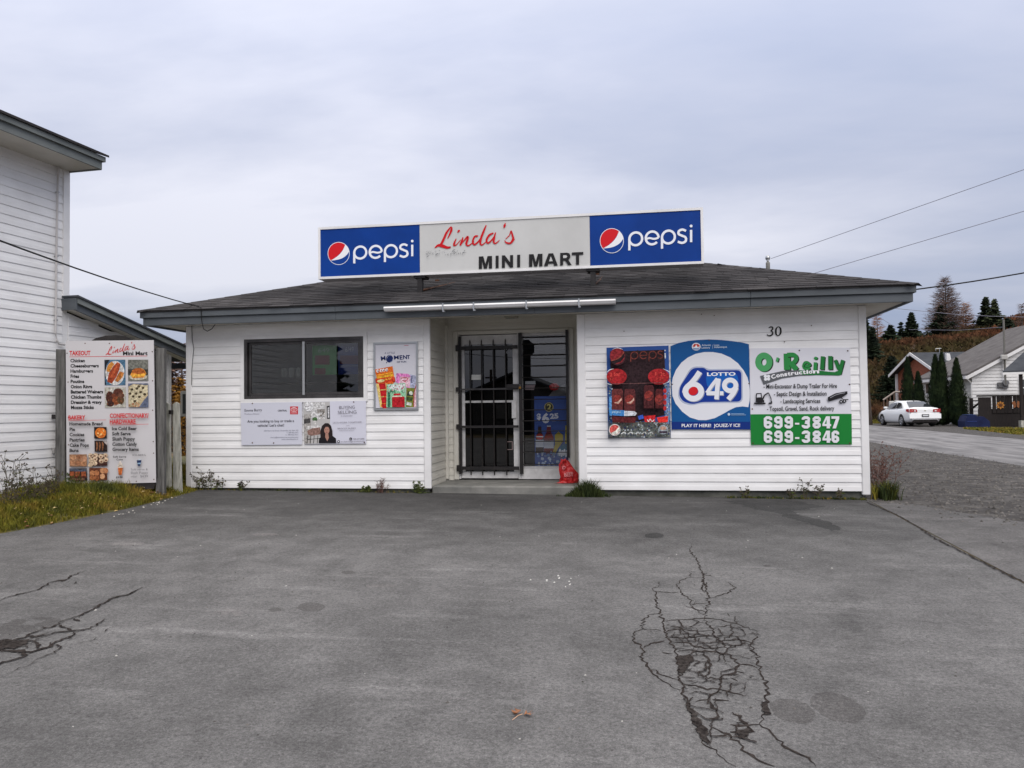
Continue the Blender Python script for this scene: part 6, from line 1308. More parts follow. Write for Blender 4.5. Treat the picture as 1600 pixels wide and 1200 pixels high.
bp2 = Vector((3.0, 10.85, gz(3, 10.9))); t = thing('grass_clump', bp2, 'green grass clump at the foot of the right corner post', 'grass clump'); rn = random.Random(4); mb = MB(); [tuft(mb, 2.97+rn.gauss(0, .07), 10.85+rn.gauss(0, .08), gz(3, 10.9), 10, .24, .05, M['grass'] if rn.random() < .3 else M['grass_dark'], rn, .006) for k in range(40)]; mb.build('blades', t)
t = thing('grass_clump', atg(912, 768), 'dark green grass clump in front of the red bag beside the entry', 'grass clump'); mb = MB()
for k in range(170):
    gx = -.84+rn.gauss(0, .13); gx = max(-1.2, min(-.5, gx)); gy = rn.uniform(10.60, 10.765); tuft(mb, gx, gy, gz(gx, gy), 8, .20*math.exp(-((gx+.80)/.17)**2)+.035, .035, M['grass_dark'], rn, .0045)
mb.build('blades', t)
mb = MB()      # moss and low growth along the foundation
for k in range(420):
    x = rn.choice([rn.uniform(-6.6, -3.0), rn.uniform(1.0, 2.7), rn.uniform(1.0, 2.7)]); y = 10.77-abs(rn.gauss(0, .025)); tuft(mb, x, y, gz(x, y), 4, rn.uniform(.015, .05), .03, M['grass_dark'] if rn.random() < .75 else M['grass'], rn, .004)
tag(mb.build('low_growth'), 'low moss and grass growing in the joint along the shop foundation', 'moss', kind='stuff')
lw = [(20, 800, .50, 9), (48, 797, .40, 8), (72, 790, .42, 7), (10, 806, .36, 6), (112, 776, .30, 8)]
for k, (px, py, h, n) in enumerate(lw):
    b_ = atg(px, py+8 if px < 100 else py+10); labs = ['tallest dark weed against the left house wall, second from the picture edge', 'bushy dark weed in the middle of the row at the left house wall', 'dark weed nearest to the menu board post at the left house wall', 'dark weed at the left picture edge against the house wall', 'leafy green weed at the foot of the menu board']
    if px < 100: b_.z += .08; b_.x = max(b_.x, -8.02+.06*(b_.y-9.9)+.12)
    weed('weed', b_, int(n*1.3), h*1.15, .18, labs[k], M['weed'] if px < 100 else M['leafw'], True, True, .28, 40+k, group='weeds by the left house and menu board')
# leaf on the asphalt
lp = atg(816, 1121); t = thing('fallen_leaf', lp, 'curled brown maple leaf lying alone on the asphalt in the foreground', 'leaf')
mb = MB(); rr = [(0, .010), (.010, .045), (.022, .022), (.05, .052), (.034, .018), (.066, .012), (.04, -.002), (.052, -.022), (.018, -.012)]
V = [Vector((lp.x+.006+x*.75, lp.y+y*.7, lp.z+.008+.016*abs(math.sin(k*1.7)))) for k, (x, y) in enumerate(rr)]; V2 = [Vector((lp.x-.006-x*.75, lp.y+y*.8+.006, lp.z+.008+.020*abs(math.cos(k*1.3)))) for k, (x, y) in enumerate(rr)]
mb.add(V, tessellate_polygon([V]), M['leaf']); mb.add(V2, tessellate_polygon([V2]), M['leaf']); mb.build('blade', t)
mb = MB(); mb.tube([lp+Vector((0, .004, .014)), lp+Vector((-.015, -.02, .016)), lp+Vector((-.036, -.055, .008))], .0016, flat((200, 160, 130), .6), 5); mb.build('stalk', t)

# ================================================================ CABLES
def cable(name, pts, r_, label, mat=M['wire'], sag=.0):
    P = []; n = 16
    for a, b_ in zip(pts, pts[1:]):
        for i in range(n): t_ = i/n; q = a.lerp(b_, t_); q.z -= sag*4*t_*(1-t_); P.append(q)
    P.append(pts[-1]); mb = MB(); mb.tube(P, r_, mat, 5); return tag(mb.build(name), label, 'cable')
a0 = at(304, 477.5, 10.7); a1 = at(0, 333, 5.6); a2 = a1+(a1-a0)*2
cable('overhead_cable', [a0, a2], .008, 'black service cable rising from the left roof corner to the left picture edge', sag=.25)
c0 = at(317, 482, 10.32); cable('hanging_cable', [at(302, 476, 10.6), at(314, 480, 10.33), at(315, 500, 10.31), at(318, 514, 10.31), at(324, 517.5, 10.31), at(331, 514, 10.33), at(336, 507, 10.40)], .006, 'black cable loop hanging over the left end of the grey fascia')
cable('wall_cable', [at(299.5, 508, YW-.03), at(300.5, 530, YW-.032), at(302.8, 545, YW-.032), at(301, 562, YW-.032), at(299.6, 580, YW-.03), at(299.5, 602, YW-.03)], .004, 'thin black cable running down the left corner post of the shop')
b0 = at(1432, 448, 13.0); b1 = at(1600, 412.5, 13.6); cable('overhead_cable', [at(1400, 456, 12.9), b0+(b1-b0)*3.5], .011, 'thick black cable from the right roof corner to the right picture edge', sag=.15)
cable('overhead_cable', [at(1205, 404, 15.3), at(1600, 265, 12), at(1760, 205, 11)], .005, 'topmost thin grey cable running from the vent pipe up to the right', M['wire_far'])
cable('overhead_cable', [at(1262, 430, 17), at(1600, 330, 15), at(1760, 280, 14)], .006, 'middle thin grey cable running up to the right over the roof', M['wire_far'])
cable('overhead_cable', [at(1380, 480, 75), at(1490, 491, 75), at(1545, 494, 75), at(1700, 498, 75)], .022, 'distant grey cable crossing in front of the tall larch', M['wire_far'])
cable('overhead_cable', [at(1368, 492, 60), at(1400, 512, 60)], .016, 'short distant cable sloping down behind the roof corner', M['wire_far'])
cable('overhead_cable', [at(1420, 515, 66), at(1500, 516, 60), at(1568, 511, 52)], .014, 'distant cable reaching the mast of the far white house', M['wire_far'])

# ================================================================ HILL
def hillz(x, y):
    s = y*.97-x*.0; 
    d_ = max(0, min(1, (y-60-max(0, 14-x)*.2)/58)); base = d_*d_*(3-2*d_)
    side = 1/(1+math.exp(-(x-18)/9.0)); amp = 4.5+8.2*side+max(0, x-40)*.11
    nz = math.sin(x*.11+1)*.5+math.sin(y*.13+x*.05)*.5+math.sin(x*.37+y*.21)*.22
    return gz(x, 60)-.6+base*(amp+nz*1.0)+ (0 if y < 118 else (y-118)*-.01)
mb = MB(); nx, ny = 90, 46; x0, x1, y0, y1 = -120, 160, 56, 240; vs = []
for j in range(ny+1):
    for i in range(nx+1):
        x = x0+(x1-x0)*i/nx; y = y0+(y1-y0)*(j/ny)**1.3; vs.append((x, y, hillz(x, y)))
mb.add(vs, [(j*(nx+1)+i, j*(nx+1)+i+1, (j+1)*(nx+1)+i+1, (j+1)*(nx+1)+i) for j in range(ny) for i in range(nx)], M['hill']); tag(mb.build('hill', smooth=True), kind='structure')
rn = random.Random(2); mb = MB()
for k in range(15000):
    y = 64+rn.random()*62; x = y*rn.uniform(.22, .50) if rn.random() < .85 else rn.uniform(-60, 10); z = hillz(x, y); s_ = rn.uniform(.18, .55)
    for q in range(3):
        a = rn.random()*6.28; c = Vector((x+rn.gauss(0, s_*.5), y+rn.gauss(0, s_*.5), z+rn.uniform(-.05, s_*.5))); d2 = Vector((math.cos(a), math.sin(a), 0))*s_*.5; mb.add([c-d2, c+d2, c+Vector((rn.gauss(0, .1), 0, s_*rn.uniform(.5, 1)))], [(0, 1, 2)], M['scrub'])
tag(mb.build('hillside_scrub'), 'russet and olive moor scrub covering the hillside behind the houses', 'scrub', kind='stuff')

# ================================================================ TREES
def spruce(name, base, h, r_, label, mat, seed=0, tiers=26, dens=9, clump=.30, droop=.30, group=None, sparse=0.0, cat='tree', shape=1.0, bare=False):
    rn = random.Random(seed); t = thing(name, base, label, cat, group); mb = MB(); mb.tube([base-Vector((0, 0, .4)), base+Vector((0, 0, h*.5)), base+Vector((rn.gauss(0, .05), 0, h))], [h*.016+.03, h*.009+.02, .01], M['bark'], 6); mb.build('trunk', t)
    mb = MB()
    for i in range(tiers):
        f = i/(tiers-1); z = h*(.04+.95*f); rad = r_*((1-f)**shape)*(.88+.24*rn.random())+.05; nb = max(4, int(dens*(1-f*.55)))
        for k in range(nb):
            if rn.random() < sparse: continue
            z = h*min(.99, (.04+.95*f)+rn.uniform(-.5, .5)/tiers)
            a = 2*math.pi*(k+rn.random()*.9)/nb+i; L = rad*rn.uniform(.55, 1.12); d = Vector((math.cos(a), math.sin(a), 0)); n = max(2, int(L/(clump*.55)))
            if bare: mb.tube([base+Vector((0, 0, z)), base+d*L+Vector((0, 0, z+L*.12))], [.02, .006], mat, 3, False)
            for j in range(n):
                g = (j+.4+rn.random()*.6)/n; c = base+d*(L*g)+Vector((rn.gauss(0, .05), rn.gauss(0, .05), z-droop*L*g*g+ (.10*L*g if bare else .22*L*g**3)))
                s_ = clump*(1.25-.5*g)*rn.uniform(.7, 1.4); e1 = d*s_*.8; e2 = Vector((-d.y, d.x, 0))*s_*rn.uniform(.35, .8); u_ = Vector((0, 0, s_*rn.uniform(.1, .35)))
                if bare:
                    for q in range(2): e3 = (d*rn.uniform(.3, 1)+Vector((-d.y, d.x, 0))*rn.uniform(-1, 1)+Vector((0, 0, rn.uniform(-.2, .6)))).normalized()*s_*1.5; mb.add([c, c+Vector((.0, .0, .045)), c+e3], [(0, 1, 2)], mat)
                else:
                    mb.add([c-e2-u_, c+e1, c+e2-u_*.5, c-e1*.5+u_], [(0, 1, 3), (1, 2, 3)], mat); mb.add([c-e2*.4-Vector((0, 0, s_*.45)), c+e1*.9, c+e2*.5+u_], [(0, 1, 2)], mat)
    mb.build('crown', t); return t
def hb(px, py_, Y):   # ground point on the hill below a picture column
    v = at(px, 600, Y); return Vector((v.x, Y, max(hillz(v.x, Y), gz(v.x, Y))-.3))
def tree_px(name, px, ytop, hwpx, Y, label, mat, **kw):
    kw['tiers'] = int(kw.get('tiers', 26)*1.35); kw['dens'] = int(kw.get('dens', 9)*(1.05 if kw.get('bare') else 1.6)); kw['sparse'] = kw.get('sparse', 0)*.7+(0 if kw.get('bare') else .18); hwpx *= 1.1
    b_ = hb(px, 0, Y); top = at(px, ytop, Y); h = top.z-b_.z; r_ = hwpx/F*Y*1.02; return spruce(name, b_, h, r_, label, mat, **kw)
SG = 'dark spruces on the hillside'
tree_px('larch_tree', 1481, 434, 29, 114, 'tallest tree on the hill, a bare brownish larch with layered branches', M['larch'], seed=1, tiers=40, dens=13, clump=.55, droop=-.05, bare=True, shape=.75)
tree_px('spruce_tree', 1474, 478, 22, 113, 'dark conifer mixed into the left side of the tallest bare larch', M['spruce'], seed=21, tiers=20, dens=8, clump=.5, sparse=.45, droop=-.02, group=SG)
tree_px('larch_tree', 1512, 474, 17, 114, 'reddish bare larch leaning against the right side of the tallest larch', M['larch_orange'], seed=2, tiers=26, dens=9, clump=.5, droop=-.08, bare=True, sparse=.35)
tree_px('spruce_tree', 1544, 464, 17, 112, 'tall open dark spruce left of the mast on the hill', M['spruce'], seed=3, tiers=22, dens=8, clump=.45, sparse=.2, group=SG)
tree_px('spruce_tree', 1557, 468, 15, 110, 'pale green needled tree directly left of the mast', M['spruce_pale'], seed=4, tiers=22, dens=8, clump=.45, sparse=.25, droop=.1, group=SG)
tree_px('spruce_tree', 1577, 498, 17, 106, 'broad dark spruce right of the mast', M['spruce'], seed=5, tiers=18, dens=9, clump=.5, group=SG)
tree_px('spruce_tree', 1354, 498, 22, 102, 'dark spruce half hidden behind the right corner of the shop', M['spruce'], seed=6, tiers=20, dens=10, clump=.45, group=SG)
tree_px('spruce_tree', 1366, 512, 13, 96, 'low dark spruce in front of the orange larch by the shop corner', M['spruce'], seed=16, tiers=16, dens=10, clump=.4, group=SG)
tree_px('larch_tree', 1373, 491, 15, 112, 'orange larch with thin branches between the dark spruces by the shop corner', M['larch_orange'], seed=7, tiers=20, dens=8, clump=.45, droop=-.05, bare=True, sparse=.2)
tree_px('spruce_tree', 1394, 509, 15, 106, 'rounded dark spruce right of the orange larch', M['spruce'], seed=8, tiers=16, dens=10, clump=.42, group=SG, shape=.8)
tree_px('spruce_tree', 1410, 503, 9, 110, 'narrow sparse spruce between two fuller dark ones', M['spruce'], seed=9, tiers=18, dens=6, clump=.35, sparse=.3, group=SG)
tree_px('spruce_tree', 1427, 489, 17, 108, 'pointed dark spruce with a thin leader left of the tallest larch', M['spruce'], seed=10, tiers=24, dens=10, clump=.42, group=SG)
tree_px('spruce_tree', 1394, 557, 24, 78, 'big dark spruce low on the slope left of the brick house', M['spruce'], seed=11, tiers=22, dens=13, clump=.36, group=SG, shape=.62)
tree_px('bare_shrub', 1600, 476, 8, 105, 'bare twiggy shrub on the hill at the right picture edge', M['larch'], seed=12, tiers=12, dens=6, clump=.35, droop=-.4, bare=True, cat='shrub')
# left gap
for (px, yt, hwp, Y, lab, mt_, sd_) in ((281, 590, 16, 24, 'orange brown autumn bush seen in the gap left of the shop', M['bush_orange'], 50), (270, 566, 12, 30, 'bare brownish larch behind the autumn bush in the gap', M['larch'], 51), (285, 538, 13, 36, 'reddish bare larch above the lean-to eave beside the shop corner', M['larch'], 53)):
    b_ = at(px, 640, Y); b_.z = gz(b_.x, Y)-.1; top = at(px, yt, Y)
    spruce('autumn_bush' if 'bush' in lab else 'bare_tree', b_, top.z-b_.z, hwp/F*Y*1.3, lab, mt_, seed=sd_, tiers=22, dens=10, clump=.16 if Y < 30 else .22, droop=-.25, bare=('bush' not in lab), shape=.5, cat='bush' if 'bush' in lab else 'tree')
def bush(px, yt, hwp, Y, lab, mt_, sd_):
    rn = random.Random(sd_); b_ = at(px, 640, Y); b_.z = gz(b_.x, Y); h = at(px, yt, Y).z-b_.z; r_ = hwp/F*Y; t = thing('autumn_bush', b_, lab, 'bush'); mb = MB(); tr = MB()
    for k in range(9): a = rn.random()*6.28; tr.tube([b_, b_+Vector((math.cos(a)*r_*.5, math.sin(a)*r_*.5, h*rn.uniform(.6, .95)))], [.02, .006], M['bark'], 4)
    for k in range(2600):
        a = rn.random()*6.28; q = rn.random()**.4; f = rn.random(); rr_ = r_*math.sin(math.pi*(.15+.75*f))**.6*q; c = b_+Vector((rr_*math.cos(a), rr_*math.sin(a), h*f)); s_ = rn.uniform(.02, .05); e1 = Vector((rn.gauss(0, 1), rn.gauss(0, 1), rn.gauss(0, 1))).normalized()*s_; e2 = Vector((rn.gauss(0, 1), rn.gauss(0, 1), rn.gauss(0, 1))).normalized()*s_; mb.add([c-e1, c+e2, c+e1], [(0, 1, 2)], mt_)
    tr.build('branches', t); mb.build('leaves', t)
bush(284, 612, 14, 17, 'dense rust coloured bush low in the gap left of the shop', M['bush_orange'], 60); bush(272, 630, 12, 20, 'dark reddish bush behind the pale fence boards', M['scrub'], 61)
# cedars
def cedar(px, ytop, ybase, hwp, Y, lab, sd_):
    rn = random.Random(sd_); b_ = at(px, ybase, Y); b_.z = gz(b_.x, Y); top = at(px, ytop, Y).z; h = top-b_.z; r_ = hwp/F*Y; t = thing('cedar_tree', b_, lab, 'cedar', 'columnar cedars in front of the white house'); mb = MB(); mb.tube([b_, b_+Vector((0, 0, h*.9))], [.08, .02], M['bark'], 6); mb.build('trunk', t)
    prof = lambda f: r_*min(1, (f/.10)**.5)*(1-max(0, f-.18)/.82)**.72
    mb = MB(); mb.lathe((b_.x, b_.y, b_.z), [(max(.01, prof(f)*.80), h*f*.97) for f in [.02, .1, .2, .35, .5, .65, .8, .9, .97]], M['cedar'], 14)
    for k in range(4200):
        f = rn.random()**1.15*.99+.01; a = rn.random()*6.28; lump = 1+.13*math.sin(a*3+f*9+sd_)+.10*math.sin(a*5-f*17); rr_ = prof(f)*lump*(rn.uniform(.78, 1.06) if rn.random() < .88 else rn.uniform(1.05, 1.25)); c = b_+Vector((rr_*math.cos(a), rr_*math.sin(a), h*f)); s_ = rn.uniform(.05, .14); tz = Vector((math.cos(a)*.35+rn.gauss(0, .2), math.sin(a)*.35+rn.gauss(0, .2), 1)).normalized()*s_*1.5; sd2 = Vector((-math.sin(a), math.cos(a), 0))*s_*.4; mb.add([c-sd2, c+sd2, c+tz], [(0, 1, 2)], M['cedar'])
    mb.build('crown', t)
cedar(1420, 560, 655, 12.5, 54, 'leftmost and tall cedar in front of the brick house gable', 1); cedar(1436, 583, 655, 11.5, 52.5, 'shortest cedar, just right of the leftmost one', 2); cedar(1464, 556, 662, 13, 50.5, 'left half of the twin topped cedar behind the white car', 3); cedar(1474, 553, 662, 12, 50.2, 'right half of the twin topped cedar behind the white car', 4); cedar(1497, 562, 662, 14, 49.6, 'rightmost cedar beside the blue bin', 5)

# ================================================================ FAR HOUSES
# white house
Yh = 52.0; q = at(1518, 585, Yh); HX = q.x; zE = q.z; zG = gz(HX, Yh)-.05; q2 = at(1441, 588, 1); YF = HX/ray(1441, 588).x
wh = thing('white_bungalow', (HX+5, Yh, zG), 'white sided bungalow with grey shingled roof beyond the side road', 'house')
HWD = 11.5; rk = at(1600, 541, Yh); ksl = (rk.z-zE)/(rk.x-HX); zpk = zE+ksl*HWD/2; x1_ = HX+HWD
mb = MB()
def lapwall(mb, P0, P1, z0, ztopf, mat, lap=.2):
    d = (P1-P0); L = d.length; d.normalize(); nn = Vector((d.y, -d.x, 0)); k = 0
    z = z0
    while True:
        # clip course horizontally under ztopf (function of s giving top height)
        ss = [i*L/24 for i in range(25)]; ok = [s for s in ss if ztopf(s) >= z+.02]
        if not ok: break
        a, b_ = P0+d*ok[0], P0+d*ok[-1]; za, zb_ = min(z+lap, ztopf(ok[0])), min(z+lap, ztopf(ok[-1]))
        V = lambda p, o, zz: (p.x+nn.x*o, p.y+nn.y*o, zz)
        mb.add([V(a, .035, z), V(b_, .035, z), V(b_, .0, z+lap), V(a, 0, z+lap), V(a, 0, z), V(b_, 0, z)], [(0, 1, 2, 3), (0, 4, 5, 1)], mat); z += lap; k += 1
        if k > 60: break
gab = lambda s: zE+ksl*min(s, HWD-s)
lapwall(mb, Vector((HX, Yh, 0)), Vector((x1_, Yh, 0)), zG+.3, gab, M['siding']); lapwall(mb, Vector((HX, YF, 0)), Vector((HX, Yh, 0)), zG+.3, lambda s: zE, M['siding_old'])
mb.prism([Vector((HX+.02, Yh+.02, zG)), Vector((x1_-.02, Yh+.02, zG)), Vector((x1_-.02, Yh+.02, zE)), Vector((HX+HWD/2, Yh+.02, zpk-.02)), Vector((HX+.02, Yh+.02, zE))], (0, YF-Yh-.04, 0), M['siding']); mb.build('wall', wh)
mb = MB(); ov = .35; zo = zE-ksl*ov
for s_ in (0, 1):
    xa = HX-ov if s_ == 0 else x1_+ov; mb.prism([Vector((xa, Yh-.35, zo+.10)), Vector((HX+HWD/2, Yh-.35, zpk+.12)), Vector((HX+HWD/2, Yh-.35, zpk+.26)), Vector((xa, Yh-.35, zo+.24))], (0, YF-Yh+.7, 0), M['shingle_far'])
rf = mb.build('roof', wh)
mb = MB(); mb.prism([Vector((HX-ov-.03, Yh-.38, zo-.12)), Vector((HX+HWD/2, Yh-.38, zpk-.08)), Vector((HX+HWD/2, Yh-.38, zpk+.10)), Vector((HX-ov-.03, Yh-.38, zo+.10))], (0, .03, 0), M['trim']); mb.build('rake_board', wh)
mb = MB(); mb.prism([Vector((x1_+ov+.03, Yh-.38, zo-.12)), Vector((HX+HWD/2+.001, Yh-.38, zpk-.08)), Vector((HX+HWD/2+.001, Yh-.38, zpk+.10)), Vector((x1_+ov+.03, Yh-.38, zo+.10))], (0, .03, 0), M['trim']); mb.build('rake_board', wh)
mb = MB(); mb.box((HX-ov-.12, Yh-.35, zo-.08), (HX-ov+.02, YF+.35, zo+.10), M['trim']); mb.build('gutter', wh)
mb = MB(); mb.tube([(HX-ov-.05, Yh-.3, zo-.05), (HX-.06, Yh-.10, zo-.35), (HX-.06, Yh-.08, zG+.2)], .05, M['trim'], 6); mb.build('downpipe', wh)
def farwin(par, x0, z0, x1, z1, y, bars=1, lateral=False, nm='window'):
    mb = MB()
    if lateral: mb.box((x0-.03, y[0], z0), (x0+.02, y[1], z1), M['trim']); f = mb.build(nm, par); mb = MB(); w_ = (y[1]-y[0]); [mb.box((x0-.05, y[0]+w_*(.12+.42*k), z0+.1), (x0-.031, y[0]+w_*(.46+.42*k), z1-.1), M['carglass']) for k in range(2)]; mb.build('pane', f)
    else: mb.box((x0, y-.06, z0), (x1, y+.02, z1), M['trim']); f = mb.build(nm, par); mb = MB(); [mb.box((x0+.08, y-.075, z0+.08+(z1-z0-.1)*k/bars), (x1-.08, y-.061, z0-.02+(z1-z0-.06)*(k+1)/bars), M['carglass']) for k in range(bars)]; mb.build('pane', f)
    return f
w0 = at(1590.5, 591, Yh); w1 = at(1597.5, 620, Yh); farwin(wh, w0.x, w1.z, w1.x+.35, w0.z, Yh, 2)
ya = HX/ray(1452.5, 600).x; yb_ = HX/ray(1447, 600).x; farwin(wh, HX, at(1450, 617, ya).z, 0, at(1450, 597, ya).z, (ya, yb_), lateral=True)
m0 = at(1563, 536, 51); mast = MB(); q = at(1570, 585, Yh-.15); mast.tube([(q.x, Yh-.2, at(1570, 600, Yh).z), (q.x, Yh-.2, at(1569, 500, Yh).z)], .06, flat((120, 118, 112), .5, .3), 8); mm = mast.build('service_mast', wh)
mb = MB(); a = at(1561, 555, Yh-.3); b_ = at(1571.5, 562, Yh-.3); mb.bev((a.x, Yh-.60, b_.z), (b_.x, Yh-.45, a.z), flat((176, 174, 170), .5), .03); mb.build('junction_box', mm)
mb = MB(); a = at(1573, 598, Yh-.3); mb.lathe((a.x, Yh-.12, a.z), [(.17, -.12), (.17, .02)], flat((120, 120, 122), .4), 14, 'Y'); mb.box((a.x-.16, Yh-.14, a.z-.33), (a.x+.16, Yh-.04, a.z), flat((110, 110, 112), .5)); mb.build('meter', mm)
mb = MB(); a = at(1565, 601, Yh-.3); mb.bev((a.x-.14, Yh-.14, a.z-.18), (a.x+.14, Yh-.04, a.z+.14), flat((104, 104, 106), .5), .02); mb.build('meter_box', wh)
# brick house
Yb_ = 64; pk = at(1422, 551, Yb_); rl = at(1522, 549, Yb_); ea = at(1452, 578, Yb_-3.2); 
bh = thing('brick_house', (pk.x+4, Yb_, gz(20, 64)), 'small red brick house with dark roof and white gable trim behind the cedars', 'house')
aB = R(6); ud = Vector((math.cos(aB), math.sin(aB), 0)); vd = Vector((math.sin(aB), -math.cos(aB), 0))       # ridge direction, towards the viewer
hwB = 4.0; zeB = at(1452, 580, Yb_-hwB).z; P0 = Vector((pk.x, pk.y, 0)); zgB = gz(20, 64)-.3
def bP(u, v, z): q = P0+ud*u+vd*v; return Vector((q.x, q.y, z))
mb = MB(); mb.prism([bP(.5, hwB-.5, zgB), bP(.5, hwB-.5, zeB+.25), bP(.5, 0, pk.z-.35), bP(.5, -hwB+.5, zeB+.25), bP(.5, -hwB+.5, zgB)], ud*11, M['brick']); mb.build('wall', bh)
mb = MB(); 
for s_ in (1, -1): mb.prism([bP(0, 0, pk.z-.12), bP(0, s_*hwB, zeB-.05), bP(0, s_*hwB, zeB+.10), bP(0, 0, pk.z)], ud*12, M['shingle_dark'])
mb.build('roof', bh)
for s_ in (1, -1): mb = MB(); mb.prism([bP(-.05, .01*s_, pk.z-.20), bP(-.05, s_*(hwB+.02), zeB-.16), bP(-.05, s_*(hwB+.02), zeB+.06), bP(-.05, .01*s_, pk.z+.02)], ud*.045, M['trim']); mb.build('gable_trim', bh)
for s_ in (1, -1): mb = MB(); q = bP(.42, s_*(hwB-.42), 0); mb.box((q.x-.08, q.y-.08, zgB), (q.x+.08, q.y+.08, zeB+.1), M['trim']); mb.build('corner_post', bh)
mb = MB(); q = at(1483, 560, Yb_-1.8); mb.prism([Vector((q.x-.18, q.y, q.z-.5)), Vector((q.x+.2, q.y, q.z-.5)), Vector((q.x+.06, q.y, q.z+.35)), Vector((q.x-.15, q.y, q.z+.4))], (0, .3, 0), M['trim']); mb.build('chimney_vent', bh)
an = thing('antenna', at(1466, 546, Yb_), 'small grey rooftop antenna on the brick house ridge', 'antenna'); mb = MB(); q = at(1468, 549, Yb_); mb.tube([q-Vector((0, 0, .3)), q+Vector((0, 0, .22))], .025, M['alu'], 5); mb.tube([q+Vector((-.28, 0, .2)), q+Vector((.12, 0, .22))], .025, M['alu'], 5); mb.tube([q+Vector((-.26, 0, .05)), q+Vector((-.26, 0, .22))], .02, M['alu'], 5); mb.build('mast', an)
# steps with railing
st = thing('entrance_steps', at(1388, 650, 60), 'wooden entrance steps with sloping handrail left of the brick house', 'steps')
Ys_ = 59
def sp_(px, py): return at(px, py, Ys_)
wood = flat((96, 78, 68), .8, name='stained_step_wood'); pale = flat((150, 138, 130), .8, name='pale_handrail')
mb = MB(); mb.tube([sp_(1380, 625), sp_(1398, 612.5)], .06, pale, 4); mb.tube([sp_(1398, 612.5), sp_(1416, 612)], .06, pale, 4); mb.build('handrail', st)
for px, yt in ((1381, 624), (1386, 621), (1391, 617.5), (1397, 613)): mb = MB(); mb.tube([sp_(px, yt), sp_(px, 645)], .045, wood, 4); mb.build('baluster', st)
mb = MB(); a = sp_(1398, 629); b_ = sp_(1418, 645); mb.box((a.x, Ys_, b_.z), (b_.x, Ys_+2, a.z), wood); mb.build('landing', st)
for k in range(4): a = sp_(1382+k*4, 644-k*4); mb = MB(); mb.box((a.x, Ys_+.1, a.z-.2), (a.x+.35, Ys_+1.4, a.z), wood); mb.build('step', st)
# deck, decorations, bin
Yd = 47.5; dk0 = at(1529, 620, Yd); dk1 = at(1599, 620, Yd); zdk = gz(18, Yd)
dk_ = thing('deck_screen', (dk0.x+1.5, Yd, zdk), 'dark brown wooden deck screen with slots in front of the white bungalow', 'screen')
xd = [at(px, 640, Yd).x for px in (1529, 1549, 1551)]
mb = MB(); mb.box((xd[0], Yd, zdk), (xd[1], Yd+.05, at(1540, 620.5, Yd).z), M['deck']); mb.build('solid_panel', dk_)
x = xd[2]; xe = dk1.x+.6; zt0 = at(1570, 619.5, Yd).z; nb_ = 0; slots = 0
while x < xe:
    w_ = .185; gap = .014 if nb_ % 3 else .006; mb = MB(); mb.box((x, Yd, zdk+.75), (x+w_, Yd+.03, zt0), M['deck']); mb.build('board', dk_); x += w_+gap+(.03 if nb_ in (0, 4) else 0); nb_ += 1
mb = MB(); mb.box((xd[0]-.05, Yd-.05, zt0+.001), (xe, Yd+.12, zt0+.09), M['deck']); mb.build('top_rail', dk_)
mb = MB(); mb.box((xd[0], Yd+.05, zdk), (xe, Yd+.10, zdk+.98), M['deck']); mb.build('base_panel', dk_)
mb = MB(); mb.box((xd[0]+.1, Yd+.12, zdk+.5), (xe, Yh-.1, zdk+.6), M['deck']); mb.build('deck_floor', dk_)
q0, q1 = at(1516, 622, Yd+1.2), at(1521.5, 660, Yd+1.2); mb = MB(); mb.box((q0.x, Yd+1.2, zdk), (q1.x, Yd+1.35, q0.z), M['deck']); mb.build('gate_post', dk_)
mb = MB(); mb.tube([at(1519, 638, Yd+1.1), at(1531, 629, Yd+.1)], .06, M['deck'], 5); mb.tube([at(1519, 626, Yd+1.1), at(1531, 626, Yd+.1)], .03, M['deck'], 5); mb.build('stair_rail', dk_)
fl = thing('flower_decoration', at(1563, 633, Yd-.05), 'yellow sunflower ornament on the dark deck screen', 'ornament'); mb = MB(); c = at(1563.3, 633, Yd-.06)
yl = flat((190, 128, 60), .6)
for k in range(8): a = k*math.pi/4; d = Vector((math.cos(a), 0, math.sin(a))); s2 = Vector((-d.z, 0, d.x)); mb.prism([c+d*.06, c+d*.15+s2*.055, c+d*.23, c+d*.15-s2*.055], (0, .02, 0), yl)
mb.build('petals', fl); mb = MB(); mb.lathe((c.x, c.y-.03, c.z), [(.075, 0), (.075, .02)], flat((100, 60, 40), .6), 12, 'Y'); mb.build('centre', fl)
bf = thing('butterfly_decoration', at(1588, 632, Yd-.05), 'orange butterfly ornament on the dark deck screen right of the sunflower', 'ornament'); mb = MB(); c = at(1588, 632.5, Yd-.06); og = flat((150, 96, 62), .6)
for s_ in (-1, 1): mb.prism([c, c+Vector((s_*.07, 0, .22)), c+Vector((s_*.22, 0, .14)), c+Vector((s_*.17, 0, -.01))], (0, .02, 0), og); mb.prism([c, c+Vector((s_*.15, 0, -.03)), c+Vector((s_*.13, 0, -.17)), c+Vector((s_*.03, 0, -.12))], (0, .02, 0), og)
mb.build('wings', bf); mb = MB(); mb.tube([c+Vector((0, -.02, .12)), c+Vector((0, -.02, -.12))], .018, M['deck'], 5); mb.build('body', bf)
bn2 = thing('garbage_box', at(1517, 664, 46.3), 'dark blue garbage box with a sloped lid beside the rightmost cedar', 'garbage box'); Yn = 46.3
a = at(1508, 665, Yn); b_ = at(1547, 665, Yn); zt_ = at(1520, 649.5, Yn).z; zg_ = gz(a.x, Yn); W2 = at(1526, 650, Yn).x
